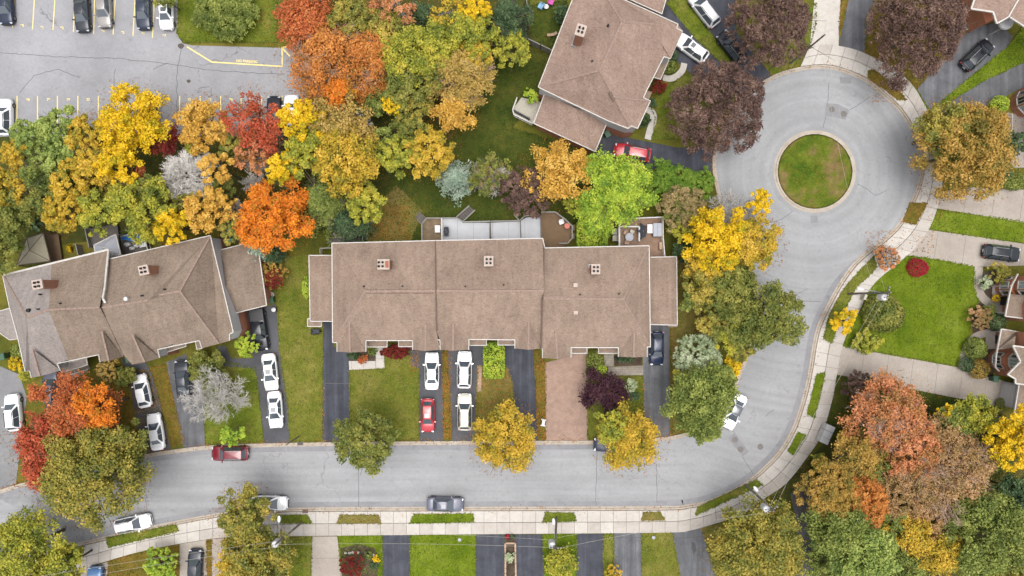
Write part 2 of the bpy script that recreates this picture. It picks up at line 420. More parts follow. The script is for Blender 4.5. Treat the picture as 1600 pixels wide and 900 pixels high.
M['dark'] = plain('dark_fabric', C(70, 74, 84), 0.8, var=0.15)
M['timber'] = plain('timber_edge', C(214, 180, 152), 0.8, var=0.15)
M['cover_grey'] = plain('grey_lid', C(196, 200, 212), 0.6, var=0.06)
M['red'] = plain('red_glaze', C(226, 104, 78), 0.5, var=0.08)
M['blue'] = plain('blue_tarp', C(30, 130, 215), 0.5, var=0.2, scale=6)
M['teal'] = plain('teal_plastic', C(90, 180, 180), 0.5)
M['skyblue'] = plain('sky_blue_plastic', C(140, 200, 240), 0.5)
M['pink'] = plain('pink_plastic', C(235, 80, 190), 0.5)
M['stone'] = plain('pale_stone', C(225, 218, 200), 0.8, var=0.15, scale=8)
M['rock'] = plain('grey_rock', C(160, 152, 145), 0.9, var=0.3, scale=4)
M['yellowtoy'] = plain('yellow_plastic', C(245, 200, 20), 0.5)
M['barkpink'] = plain('bark_pinkish', C(190, 160, 140, 0.6), 0.85, var=0.2)
M['frost'] = plain('twig_pale_grey', C(222, 218, 212, 0.8), 0.85, var=0.1)
# ------------------------------------------------------------------ ground, road, pavements
def pp(pts, h=0.0): return [P(x, y, h) for x, y in pts]
def sheet(name, pts, z, mat, label=None, parent=None):
    mb = MB(); mb.poly([P(x, y)[:2]+(z,) for x, y in pts])
    o = mb.build(name, mat, parent)
    if parent is None: struct(o, label)
    return o
mb = MB(); n = 40; R = 700.0
mb.add([(-R+2*R*i/n, -R+2*R*j/n, -0.02) for j in range(n+1) for i in range(n+1)],
       [(j*(n+1)+i, j*(n+1)+i+1, (j+1)*(n+1)+i+1, (j+1)*(n+1)+i) for j in range(n) for i in range(n)])
struct(mb.build('ground', M['grass']), 'olive green autumn grass between the houses')

KS_ = [(1250,105),(1275,102),(1300,103),(1330,112),(1360,127),(1385,148),(1408,170),(1426,198),(1438,230),(1443,265),(1438,292),(1427,318),
 (1408,352),(1383,377),(1350,402),(1330,423),(1312,450),(1297,478),(1284,505),(1276,532),(1268,582),(1258,625),(1242,672),(1222,706),(1200,730),
 (1175,752),(1150,768),(1107,787),(1075,793),(1037,796),(800,797),(500,798),(430,800),(347,806),(237,827),(175,841),(112,856),(50,875),(-60,915)]
OS_ = [(1262,78),(1285,70),(1310,72),(1340,79),(1372,94),(1400,110),(1425,133),(1440,157),(1455,187),(1470,240),(1472,285),(1464,325),
 (1450,360),(1430,387),(1400,414),(1375,434),(1356,456),(1342,487),(1328,512),(1316,541),(1307,587),(1300,625),(1283,680),(1258,718),(1228,755),
 (1195,778),(1160,803),(1110,820),(1075,829),(1037,832),(800,834),(500,837),(430,838),(345,840),(240,857),(172,875),(118,893),(60,912),(-50,950)]
KN_ = [(-60,790),(0,765),(60,748),(120,733),(205,716),(240,707),(325,696),(400,693),(500,691),(700,689),(935,688),(1010,685),(1055,680),(1090,668),
 (1120,645),(1140,615),(1152,585),(1163,560),(1172,530),(1178,500),(1180,470),(1176,445),(1168,420),(1155,390),(1140,360),(1126,325),(1117,290),
 (1113,260),(1115,235),(1125,205),(1145,170),(1170,143),(1200,122),(1225,111),(1250,105)]
def fine(ctrl, k=6):
    out = []
    n = len(ctrl)
    for i in range(n-1):
        p0, p1, p2, p3 = ctrl[max(0, i-1)], ctrl[i], ctrl[i+1], ctrl[min(n-1, i+2)]
        for j in range(k):
            t = j/k
            out.append(tuple(0.5*((2*p1[a])+(-p0[a]+p2[a])*t+(2*p0[a]-5*p1[a]+4*p2[a]-p3[a])*t*t+(-p0[a]+3*p1[a]-3*p2[a]+p3[a])*t**3) for a in (0, 1)))
    out.append(ctrl[-1]); return out
KS2, OS2, KN2 = fine(KS_), fine(OS_), fine(KN_)
road = sheet('road', KN2 + KS2[1:], 0.010, M['road'], 'pale grey asphalt street with a round turning circle')
# darker resurfaced strip beside the kerbs
def band(ctrl, d0, d1, z, mat, name, parent, label=None):
    a = offset_line(ctrl, d0); b = offset_line(ctrl, d1)
    mb = MB(); n = len(a)
    mb.add([P(*p)[:2]+(z,) for p in a]+[P(*p)[:2]+(z,) for p in b], [(i, i+1, n+i+1, n+i) for i in range(n-1)])
    o = mb.build(name, mat, parent); return o
# image y runs down, so left of travel in the image is the right-hand side of the world
seg = [p for p in KS2 if p[1] > 500 or p[0] < 1300]
i0 = next(i for i, p in enumerate(KS2) if p[1] > 440 and p[0] < 1330)
gl = KS2[i0-14:]; ga = offset_line(gl, 2); gb = [tuple(p[k]+(q[k]-p[k])*min(1.0, i/16) for k in (0, 1)) for i, (p, q) in enumerate(zip(ga, offset_line(gl, 14)))]
mb = MB(); n = len(ga); mb.add([P(*p)[:2]+(0.014,) for p in ga+gb], [(i, i+1, n+i+1, n+i) for i in range(n-1)]); mb.build('gutter_strip', M['gutter'], road)
band([p for p in KN2 if p[0] < 1020 and p[1] > 600], 5, 14, 0.014, M['gutter'], 'gutter_strip', road)
# kerb stones
def kerb(name, ctrl, w, label, inner=1, hgt=0.11, step=38):
    root = bpy.data.objects.new(name, None); COL.objects.link(root); struct(root, label)
    w0 = [P(*p)[:2] for p in ctrl]
    w1 = [P(*p)[:2] for p in offset_line(ctrl, w)]
    L = [0]
    for a, b in zip(w0, w0[1:]): L.append(L[-1]+math.dist(a, b))
    def at(line, s):
        for i in range(len(L)-1):
            if L[i+1] >= s:
                t = (s-L[i])/max(1e-9, L[i+1]-L[i]); return tuple(line[i][a]*(1-t)+line[i+1][a]*t for a in (0, 1))
        return line[-1]
    st = 2.4; k = 0; s = 0.0
    while s < L[-1]-0.05:
        e = min(s+st-0.03, L[-1]); q = [s+(e-s)*j/3 for j in range(4)]
        A = [at(w0, x) for x in q]; B = [at(w1, x) for x in q]
        mb = MB(); m_ = [(0.55*a[0]+0.45*b[0], 0.55*a[1]+0.45*b[1]) for a, b in zip(A, B)]
        mb.prism(A+m_[::-1], 0.0, hgt); mb.prism(m_+B[::-1], 0.0, 0.028 if inner else hgt)
        mb.build('kerb_stone', M['kerb'], root); s += st; k += 1
    return root
kerb('kerb', KS2, 5.5, 'pale concrete kerb along the pavement side of the street')
kerb('kerb', KN2, 6, 'pale concrete kerb along the driveway side of the street')
# centre island
isl = [(1273+58.5*math.cos(t*2*PI/48), 268+58.5*math.sin(t*2*PI/48)) for t in range(49)]
kerb('island_kerb', isl, -6, 'round concrete kerb ringing the island of the turning circle')
mb = MB()
for k in range(6):
    pass
ic = P(1273, 268)
mb.lathe((ic[0], ic[1], 0), [(59/13.02, 0.06), (4.2, 0.14), (3.2, 0.26), (2.0, 0.36), (0.8, 0.42), (0.05, 0.43)], 40)
struct(mb.build('island_lawn', M['grass_island'], smooth=True), 'round mown grass island inside the turning circle')
# pavement: dirt bed, then slabs one by one
walk = sheet('sidewalk', KS2 + OS2[::-1], 0.02, M['joint'], 'pale concrete sidewalk following the street')
kw = [P(*p)[:2] for p in KS2]; ow = [P(*p)[:2] for p in OS2]
def lerp(a, b, t): return (a[0]+(b[0]-a[0])*t, a[1]+(b[1]-a[1])*t)
acc = [0]
for i in range(len(kw)-1): acc.append(acc[-1]+0.5*(math.dist(kw[i], kw[i+1])+math.dist(ow[i], ow[i+1])))
def cross(s):
    for i in range(len(acc)-1):
        if acc[i+1] >= s:
            t = (s-acc[i])/(acc[i+1]-acc[i]); return lerp(kw[i], kw[i+1], t), lerp(ow[i], ow[i+1], t)
    return kw[-1], ow[-1]
rs = random.Random(4); s = 0.0; g = 0.018
while s < acc[-1]-0.3:
    step = 1.55
    for (v0, v1, mat) in ((0.52, 0.995, 'concrete'), (0.03, 0.50, 'concrete_br')):
        q = [cross(s+g), cross(s+step/2), cross(min(acc[-1], s+step-g))]
        A = [lerp(k_, o_, v0+0.003) for k_, o_ in q]; B = [lerp(k_, o_, v1) for k_, o_ in q]
        z = 0.105+rs.uniform(-0.006, 0.006)
        MB().prism(A+B[::-1], 0.0, z).build('sidewalk_slab', M[mat if rs.random() > 0.25 else 'concrete_br'], walk)
    s += step
VERGE = [([(1356,110),(1366,111),(1398,134),(1415,156),(1402,157),(1384,142),(1355,122)], 'leafy strip of grass between pavement and turning circle', 'grass_leafy'),
 ([(1421,317),(1448,318),(1430,351),(1410,347)], 'small leaf-strewn grass patch beside the turning circle', 'grass_leafy'),
 ([(1378,386),(1372,415),(1355,433),(1338,448),(1325,472),(1312,500),(1299,536),(1286,529),(1292,500),(1304,473),(1320,448),(1340,425),(1360,405)], 'long curved grass verge beside the bend', 'grass_mid'),
 ([(1275,585),(1289,581),(1272,652),(1260,647)], 'narrow green verge below the concrete driveway', 'grass_vivid'),
 ([(1230,704),(1246,675),(1259,679),(1239,711)], 'small green verge beside the white mailbox cabinet', 'grass_vivid'),
 ([(1089,792),(1182,749),(1191,757),(1086,805)], 'grass verge at the foot of the pole on the bend', 'grass_mid'),
 ([(1005,800),(1031,799),(1039,812),(1001,813)], 'smallest dry grass verge on the straight street', 'grass_dry'),
 ([(852,800),(896,801),(901,814),(848,815)], 'grass verge holding the pole with a transformer', 'grass_mid'),
 ([(647,803),(739,802),(741,815),(640,817)], 'grass verge beside the parked grey sedan', 'grass_vivid'),
 ([(531,804),(592,804),(596,817),(527,817)], 'dry grass verge opposite the brown driveway garden', 'grass_dry'),
 ([(432,804),(481,804),(488,817),(437,817)], 'grass verge beside the storm drain', 'grass_mid'),
 ([(167,840),(190,835),(275,819),(280,829),(170,855)], 'grass verge beside the parked white wagon', 'grass_mid'),
 ([(85,860),(112,852),(122,860),(114,872),(85,870)], 'leafy verge end near the leftmost pole', 'grass_leafy')]
LAWNS = []
for pts, lab, mat in VERGE:
    w = [P(*p)[:2] for p in pts]; mb = MB(); mb.prism(w, 0.02, 0.135)
    struct(mb.build('grass_verge', M[mat]), lab); LAWNS.append((w, mat, 0.135))
# lawns
def lawn(pts, mat, lab, z=0.004):
    sheet('lawn', pts, z, M[mat], lab); LAWNS.append(([P(*p)[:2] for p in pts], mat, z))
lawn([(1417,399),(1468,406),(1522,416),(1523,455),(1529,470),(1517,492),(1515,520),(1504,545),(1497,572),(1316,541),(1327,512),(1356,456),(1375,434)], 'grass_vivid', 'vivid green lawn on the right between two concrete driveways')
lawn([(1460,327),(1700,360),(1700,392),(1600,380),(1451,358)], 'grass_vivid', 'green lawn strip between the upper two concrete driveways')
lawn([(1432,140),(1455,178),(1530,130),(1600,97),(1700,60),(1700,0),(1600,40),(1575,72),(1450,175)], 'grass_vivid', 'green wedge of lawn between the two top right driveways', 0.045)
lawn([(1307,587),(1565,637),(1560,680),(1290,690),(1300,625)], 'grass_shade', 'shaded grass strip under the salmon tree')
lawn([(546,579),(601,576),(601,548),(641,548),(641,571),(654,577),(654,686),(547,687)], 'grass_pale', 'front lawn of the left townhouse')
lawn([(436,400),(484,399),(485,505),(505,505),(503,690),(453,690),(450,640),(436,545)], 'grass_pale', 'side lawn left of the middle townhouses')
lawn([(691,547),(699,547),(706,685),(694,685)], 'grass_leafy', 'thin leafy grass strip between parked white cars')
lawn([(747,572),(790,570),(802,600),(803,685),(742,685)], 'grass_dry', 'leaf-strewn front garden under the golden tree')
lawn([(835,545),(847,560),(852,568),(853,686),(841,686)], 'grass_leafy', 'thin leafy strip beside the brick driveway')
lawn([(918,555),(944,560),(944,572),(950,587),(1005,588),(1006,686),(918,686)], 'grass_pale', 'front garden of the right townhouse')
lawn([(1046,400),(1075,395),(1110,560),(1100,660),(1052,680)], 'grass_dry', 'leafy grass strip right of the townhouses')
lawn([(620,290),(660,330),(640,380),(575,378),(580,330)], 'grass_dry', 'dry leaf-flecked patch of the back lawn', 0.008)
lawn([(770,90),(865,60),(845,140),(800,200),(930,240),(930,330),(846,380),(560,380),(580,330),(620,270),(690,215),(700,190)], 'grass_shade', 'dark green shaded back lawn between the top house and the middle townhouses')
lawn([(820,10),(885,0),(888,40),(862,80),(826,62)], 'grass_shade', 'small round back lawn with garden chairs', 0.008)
lawn([(1068,118),(1110,125),(1115,215),(1018,218),(1024,185),(1014,160)], 'grass_mid', 'front lawn of the top house')
lawn([(1040,4),(1060,-6),(1072,0),(1144,98),(1138,107),(1128,100),(1085,58)], 'grass_mid', 'thin green wedge of grass between two driveways', 0.03)
lawn([(1235,30),(1275,5),(1274,40),(1266,70),(1255,82),(1238,106),(1205,118),(1200,100)], 'grass_mid', 'grass between burgundy tree and pavement')
lawn([(1314,-10),(1327,-10),(1312,50),(1311,55)], 'grass_leafy', 'sliver of grass between walkway and grey driveway')
lawn([(1352,30),(1372,-10),(1480,-10),(1510,50),(1431,140),(1412,122),(1385,101),(1351,82)], 'grass_leafy', 'leafy grass under the top burgundy tree')
lawn([(170,876),(280,851),(280,950),(165,950)], 'grass_leafy', 'leafy front lawn with a lime shrub')
lawn([(323,842),(331,842),(331,950),(322,950)], 'grass_leafy', 'thin strip of leaf litter beside the parked hatchback')
lawn([(430,838),(488,837),(484,950),(350,950),(350,842)], 'grass_mid', 'front lawn under the golden trees')
lawn([(529,837),(597,836),(598,950),(538,950)], 'grass_vivid', 'small front lawn with a stone-edged flower bed')
lawn([(641,836),(743,835),(743,950),(641,950)], 'grass_vivid', 'vivid green square front lawn')
lawn([(848,835),(901,834),(900,950),(852,950)], 'grass_vivid', 'front lawn below the pole with a transformer')
lawn([(943,834),(959,833),(960,950),(942,950)], 'grass_mid', 'narrow lawn strip between two driveways')
lawn([(1002,832),(1050,831),(1072,950),(1004,950)], 'grass_pale', 'tapering light green lawn')
lawn([(1096,825),(1125,819),(1180,950),(1130,950)], 'grass_dry', 'brownish grass beside the cracked driveway')
lawn([(205,577),(232,580),(262,690),(228,706),(128,735),(105,650)], 'grass_leafy', 'leafy front lawn under the orange tree')
lawn([(330,560),(400,575),(412,690),(322,695),(318,640)], 'grass_mid', 'front lawn under the bare pale tree')
lawn([(236,574),(258,570),(288,690),(268,698)], 'grass_leafy', 'grass strip between two narrow driveways')
lawn([(278,-20),(432,-20),(432,66),(290,66),(277,56)], 'grass_mid', 'grass corner beside the parking lot')
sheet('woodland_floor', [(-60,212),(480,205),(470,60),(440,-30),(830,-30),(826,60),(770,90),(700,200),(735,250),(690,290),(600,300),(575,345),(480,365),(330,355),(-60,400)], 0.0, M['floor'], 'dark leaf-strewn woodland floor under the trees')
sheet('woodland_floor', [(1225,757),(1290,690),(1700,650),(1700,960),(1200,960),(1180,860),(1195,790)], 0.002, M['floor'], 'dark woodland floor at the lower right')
sheet('garden_bed', [(545,549),(587,549),(587,564),(546,565)], 0.03, M['mulch'], 'mulched flower bed by the left entrance')
sheet('garden_bed', [(959,555),(1003,555),(1003,571),(960,572)], 0.03, M['mulch'], 'mulched bed by the right entrance')
sheet('garden_bed', [(532,856),(560,850),(585,856),(592,872),(588,920),(536,920)], 0.03, M['mulch'], 'stone-edged flower bed in the lower lawn')
sheet('garden_bed', [(1517,492),(1530,470),(1546,478),(1553,500),(1548,520),(1520,520)], 0.03, M['mulch'], 'bed of pink shrubs beside the right house')
sheet('garden_bed', [(1504,575),(1513,535),(1545,530),(1560,560),(1550,590),(1520,590)], 0.03, M['mulch'], 'bed of green shrubs beside the garage')
sheet('garden_bed', [(1535,425),(1570,420),(1560,455),(1547,466),(1537,458)], 0.03, M['mulch'], 'grey mulch bed inside the curved path')
sheet('garden_bed', [(806,48),(826,35),(830,62),(818,70),(804,58)], 0.012, M['mulch'], 'bare earth bed by the small back fence')
# driveways
DRV = [
 ('driveway', [(505,500),(521,500),(521,542),(546,551),(547,692),(504,692)], 'drive_dark', 'black driveway left of the left townhouse'),
 ('driveway', [(641,543),(691,543),(693,690),(655,690),(655,577),(641,571)], 'drive_plain', 'driveway with a white and a red car'),
 ('driveway', [(699,543),(756,535),(756,570),(746,573),(741,690),(706,690)], 'drive_plain', 'driveway with a white and a silver SUV'),
 ('driveway', [(788,535),(833,543),(841,690),(804,690),(801,600),(790,571)], 'drive_dark', 'black driveway with tyre streaks beside the golden tree'),
 ('driveway', [(851,567),(893,556),(893,540),(918,540),(918,690),(853,690)], 'paver', 'pink brick paved driveway'),
 ('driveway', [(1004,506),(1046,506),(1047,600),(1047,684),(1006,688)], 'drive_mid', 'worn grey driveway with a navy car'),
 ('driveway', [(-60,565),(0,572),(30,585),(42,620),(32,700),(25,756),(-60,785)], 'drive_light', 'light grey driveway at the left edge'),
 ('driveway', [(66,590),(105,575),(118,640),(130,734),(82,742)], 'drive_dark', 'dark driveway under the orange tree'),
 ('driveway', [(190,560),(225,560),(235,580),(250,625),(267,702),(230,712),(217,675),(200,590)], 'drive_plain', 'driveway with two white cars in line'),
 ('driveway', [(260,566),(290,553),(315,600),(321,696),(287,702)], 'drive_mid', 'grey driveway under the bare pale tree'),
 ('driveway', [(340,541),(352,540),(362,560),(396,560),(388,520),(382,488),(431,475),(437,545),(451,640),(453,694),(413,694),(402,590),(396,576),(350,572)], 'drive_plain', 'driveway with pickup and two white sedans'),
 ('driveway', [(1025,0),(1060,-30),(1150,-30),(1150,50),(1206,118),(1180,140),(1165,155),(1080,115),(1045,85)], 'drive_dark', 'dark double driveway of the top house'),
 ('driveway', [(925,245),(945,208),(1015,222),(1060,231),(1114,229),(1114,270),(1020,264),(930,262)], 'drive_dark', 'dark driveway with the red SUV'),
 ('driveway', [(1327,-20),(1376,-20),(1355,45),(1351,83),(1310,72),(1322,20)], 'drive_mid', 'grey driveway at the top edge'),
 ('driveway', [(1432,140),(1500,62),(1512,45),(1560,35),(1582,57),(1575,72),(1530,118),(1452,176)], 'drive_mid', 'diagonal asphalt driveway with the black SUV'),
 ('driveway', [(1455,177),(1525,125),(1600,97),(1680,70),(1680,120),(1600,136),(1550,160),(1482,195)], 'drive_mid', 'curving asphalt driveway at the top right'),
 ('driveway', [(598,836),(641,836),(641,950),(598,950)], 'drive_dark', 'black driveway left of the vivid lawn'),
 ('driveway', [(744,835),(788,835),(788,950),(743,950)], 'drive_dark', 'black driveway right of the vivid lawn'),
 ('driveway', [(806,835),(848,835),(852,950),(806,950)], 'drive_dark', 'black driveway right of the brick-edged bed'),
 ('driveway', [(901,834),(943,834),(942,950),(900,950)], 'drive_dark', 'black driveway between two lawns'),
 ('driveway', [(959,833),(1002,832),(1004,950),(960,950)], 'drive_mid', 'cracked grey driveway'),
 ('driveway', [(1050,831),(1096,824),(1133,950),(1072,950)], 'drive_mid', 'patched grey driveway widening downwards'),
 ('parking_lot', [(-80,-60),(278,-60),(278,56),(286,68),(300,71),(480,76),(520,200),(480,212),(-80,214)], 'lot', 'grey asphalt parking lot with yellow lines'),
 ('walkway', [(1274,-20),(1314,-20),(1310,72),(1285,70),(1265,75)], 'concrete_br', 'wide pale concrete walkway at the top'),
 ('path', [(1235,772),(1262,742),(1270,800),(1285,960),(1230,960),(1250,850)], 'drive_plain', 'dark asphalt path between lower right trees'),
]
DR = {}
for i, (nm, pts, mat, lab) in enumerate(DRV):
    DR[lab] = sheet(nm, pts, 0.016+0.0006*i, M[mat], lab)
# driveway edge kerbs of loose leaves and asphalt joints
def line(name, pts, w, z, mat, parent):
    c = [P(*p)[:2] for p in pts]; a = offset_line(c, w/2); b = offset_line(c, -w/2); n = len(c)
    mb = MB(); mb.add([p+(z,) for p in a]+[p+(z,) for p in b], [(n+i, n+i+1, i+1, i) for i in range(n-1)])
    return mb.build(name, mat, parent)
line('joint', [(505,599),(546,599)], 0.09, 0.034, M['crack'], DR['black driveway left of the left townhouse'])
line('joint', [(695,676),(658,678)], 0.07, 0.034, M['crack'], DR['driveway with a white and a red car'])
def wobble(pts, amp, seed, step=6):
    r = random.Random(seed); q = resample(pts, step)+[pts[-1]]
    return [(x+r.uniform(-amp, amp), y+r.uniform(-amp, amp)) for x, y in q]
dm = DR['worn grey driveway with a navy car']
line('crack', wobble([(1018,580),(1019,640),(1017,684)], 1.2, 1), 0.05, 0.032, M['crack'], dm)
line('crack', wobble([(1034,588),(1035,640),(1037,684)], 1.2, 2), 0.09, 0.032, M['crack'], dm)
line('crack', wobble([(1007,598),(1046,600)], .8, 3), 0.05, 0.032, M['crack'], dm)
dm = DR['cracked grey driveway']
for a, b, s_ in (((960,840),(1002,840),1), ((975,842),(976,900),2), ((993,842),(994,900),3), ((961,870),(975,871),4)): line('crack', wobble([a, b], .5, s_), 0.06, 0.04, M['crack'], dm)
dm = DR['patched grey driveway widening downwards']
line('crack', wobble([(1051,842),(1098,838)], .5, 7), 0.10, 0.042, M['crack'], dm)
line('crack', wobble([(1057,850),(1080,900)], .8, 8), 0.06, 0.042, M['crack'], dm)
line('crack', wobble([(1104,850),(1116,900)], .8, 9), 0.06, 0.042, M['crack'], dm)
MB().poly([P(*p)[:2]+(0.043,) for p in [(1080,846),(1086,848),(1088,860),(1084,866),(1081,858)]]).build('oil_stain', plain('oil_stain', C(62,64,70), 0.6), dm)
# concrete driveways cut in slabs
def slabdrive(pts, ang_px, step, mat, lab, name='driveway', z=0.05, gap=0.03, piece='concrete_slab'):
    bed = sheet(name, pts, 0.03, M['joint'], lab)
    w = [P(*p)[:2] for p in pts]
    for q in strips(w, ang_px, step, gap): MB().prism(q, 0.0, z).build(piece, M[mat], bed)
    return bed
slabdrive([(1316,541),(1497,574),(1507,580),(1580,598),(1567,636),(1307,585)], math.radians(82), 3.0, 'concrete_dk', 'concrete driveway leading to the white garage')
slabdrive([(1450,359),(1600,381),(1680,390),(1680,425),(1600,415),(1522,417),(1468,406),(1417,399)], math.radians(82), 3.4, 'concrete_dk', 'concrete driveway with the black wagon')
slabdrive([(1460,325),(1473,300),(1500,292),(1680,300),(1680,360),(1600,348)], math.radians(82), 3.4, 'concrete_dk', 'concrete driveway below the bronze tree')
slabdrive([(488,838),(527,838),(541,950),(484,950)], 0.0, 3.0, 'concrete_dk', 'concrete driveway at the lower left centre')
slabdrive([(281,850),(323,843),(324,950),(281,950)], 0.0, 3.0, 'concrete_dk', 'concrete driveway with the dark hatchback')
slabdrive([(331,842),(350,841),(352,950),(331,950)], 0.0, 3.0, 'concrete_dk', 'narrow concrete driveway beside the leaf strip')
slabdrive([(118,893),(170,877),(165,950),(112,950)], 0.0, 3.0, 'concrete_dk', 'concrete driveway with the blue car')
slabdrive([(545,564),(587,564),(587,576),(546,578)], PI/2, 1.45, 'concrete_br', 'pale slab path to the left entrance', 'path', 0.07, piece='path_slab')
slabdrive([(587.3,543),(600,543),(601,575),(587.3,576)], 0.0, 1.2, 'concrete_br', 'pale slab path under the left porch', 'path', 0.07, piece='path_slab')
def paving(name, pts, mat, lab, sx, sy, z=0.06):
    bed = sheet(name, pts, 0.03, M['joint'], lab); w = [P(*p)[:2] for p in pts]; r = random.Random(len(pts)+int(pts[0][0]))
    for k, q in enumerate(strips(w, 0.0, sy, 0.025)):
        for t in strips(q, PI/2, sx, 0.025, off=(sx/2 if k % 2 else 0)): MB().prism(t, 0.0, z+r.uniform(-.01, .01)).build('paving_stone', M[mat], bed)
paving('path', [(959.4,573),(1005,571),(1005,586),(950,587),(950,573)], 'stone_paver', 'stone paved path to the navy car', 0.75, 0.5)
paving('path', [(944,545),(959,545),(959,572.6),(944,572.6)], 'stone_paver', 'stone paved path under the right porch', 0.6, 0.5)
paving('path', [(746,571),(753,571),(752,611),(746,612)], 'timber', 'brick edged step path beside the lime hedge', 0.6, 0.4)
paving('path', [(94,583),(139,569),(141,575),(136,581),(106,596)], 'stone_paver', 'paved entrance path of the left house', 0.9, 0.7)
def curvedpath(pts, w, lab, mat='concrete_br', z=0.055):
    c = fine(pts, 5); bed = bpy.data.objects.new('path', None); COL.objects.link(bed); struct(bed, lab)
    cw = [P(*p)[:2] for p in c]; a = offset_line(cw, w/2); b = offset_line(cw, -w/2)
    for i in range(0, len(cw)-2, 3):
        j = min(len(cw)-1, i+3); A = a[i:j+1]; B = b[i:j+1]
        MB().prism(A+B[::-1], 0.0, z-0.012*(i % 2)).build('path_slab', M[mat], bed)
curvedpath([(1069,99),(1066,110),(1057,119),(1047,123),(1036,121)], 0.75, 'curved pale path by the white SUV')
curvedpath([(1011,171),(1019,176),(1021,187),(1016,202),(1012,218)], 0.8, 'curved pale path at the corner of the top house')
curvedpath([(1529,417),(1528,440),(1531,458),(1538,468),(1550,476),(1562,480)], 1.0, 'curved concrete path around the grey bed', 'concrete_dk')
curvedpath([(1503,578),(1506,556),(1513,538),(1523,527),(1538,521),(1556,519)], 0.9, 'curved concrete path around the green shrubs', 'concrete_dk')
sheet('porch_slab', [(1550,445),(1572,443),(1572,492),(1548,492)], 0.09, M['concrete_dk'], 'concrete porch slab of the right house')
sheet('porch_slab', [(1540,520),(1560,518),(1560,545),(1538,545)], 0.09, M['concrete_dk'], 'concrete porch slab of the lower right house')
sheet('porch_slab', [(1569,175),(1600,180),(1600,262),(1574,262),(1571,200)], 0.02, M['concrete_dk'], 'concrete entrance area at the right edge')
# parking lot paint
lot = DR['grey asphalt parking lot with yellow lines']
ZP = 0.036
def stripe(a, b, w=0.11): line('bay_line', [a, b], w, ZP, M['yellow'], lot)
for a, b in (((23,0),(20,43)), ((54,0),(51,46)), ((86,0),(83,47)), ((117,0),(115,50)), ((148,0),(146.5,53)), ((180,0),(177,54)), ((211,0),(208,56)), ((241,0),(238.5,59))):
    stripe((a[0]+(a[0]-b[0])*0.6, a[1]-28), b)
for x in (27,59,90,122,154,186,217,248,281,313,345,377,409,441): stripe((x, 150), (x-0.3, 197))
for a, b in (((292,73),(331,97)), ((331,97),(441.5,104)), ((441,104),(441,73)), ((441,74),(452,73)), ((442,76),(453,88))): line('zigzag_line', [a, b], 0.15, ZP, M['yellow'], lot)
def text(name, body, px, py, size, rz, mat, parent, z=ZP, ext=0.0):
    cu = bpy.data.curves.new(name, 'FONT'); cu.body = body; cu.size = size; cu.align_x = 'CENTER'; cu.align_y = 'CENTER'; cu.extrude = ext; cu.offset = 0.012
    o = bpy.data.objects.new('tmp', cu); COL.objects.link(o)
    dg = bpy.context.evaluated_depsgraph_get(); me = bpy.data.meshes.new_from_object(o.evaluated_get(dg)); bpy.data.objects.remove(o)
    me.materials.clear(); me.materials.append(mat); me.name = name
    o = bpy.data.objects.new(name, me); COL.objects.link(o); o.parent = parent
    w = P(px, py); o.location = (w[0], w[1], z); o.rotation_euler = (0, 0, rz); return o
for x, y, t in ((35,40,'90'),(66,43,'91'),(97,44,'92'),(161,49,'94'),(192,51,'95'),(224,53,'96'),(257,56,'97')): text('bay_number', t, x, y, 0.42, 0, M['yellow'], lot)
for x, t in ((44,'80'),(76,'79'),(107,'78'),(138,'77'),(262,'73'),(296,'72'),(328,'71'),(361,'70'),(392,'69')): text('bay_number', t, x, 156, 0.42, 0, M['yellow'], lot)
text('no_parking_text', 'NO PARKING', 386, 96, 0.42, math.radians(-3), M['yellow'], lot)
for k, pts in enumerate(([(0,82),(90,89),(180,91),(262,100),(330,110),(400,114),(445,116)], [(284,75),(279,100),(276,120),(277,150),(277,180)], [(180,108),(177,140),(172,165)], [(30,145),(55,118),(90,108),(125,122)], [(262,98),(250,103),(240,108)], [(310,138),(328,135)], [(330,137),(331,150)])):
    line('crack', wobble(pts, 0.9, 20+k), 0.055, ZP+0.001, M['crack'], lot)
for x, y, r in ((283,72,5.5), (295,127,3.6)):
    MB().poly([(P(x+r*math.cos(t*PI/5)*random.Random(t).uniform(.7,1.1), y+r*.8*math.sin(t*PI/5))[:2])+(ZP+0.002,) for t in range(10)]).build('stain', plain('dark_stain', C(96,84,78), 0.7), lot)
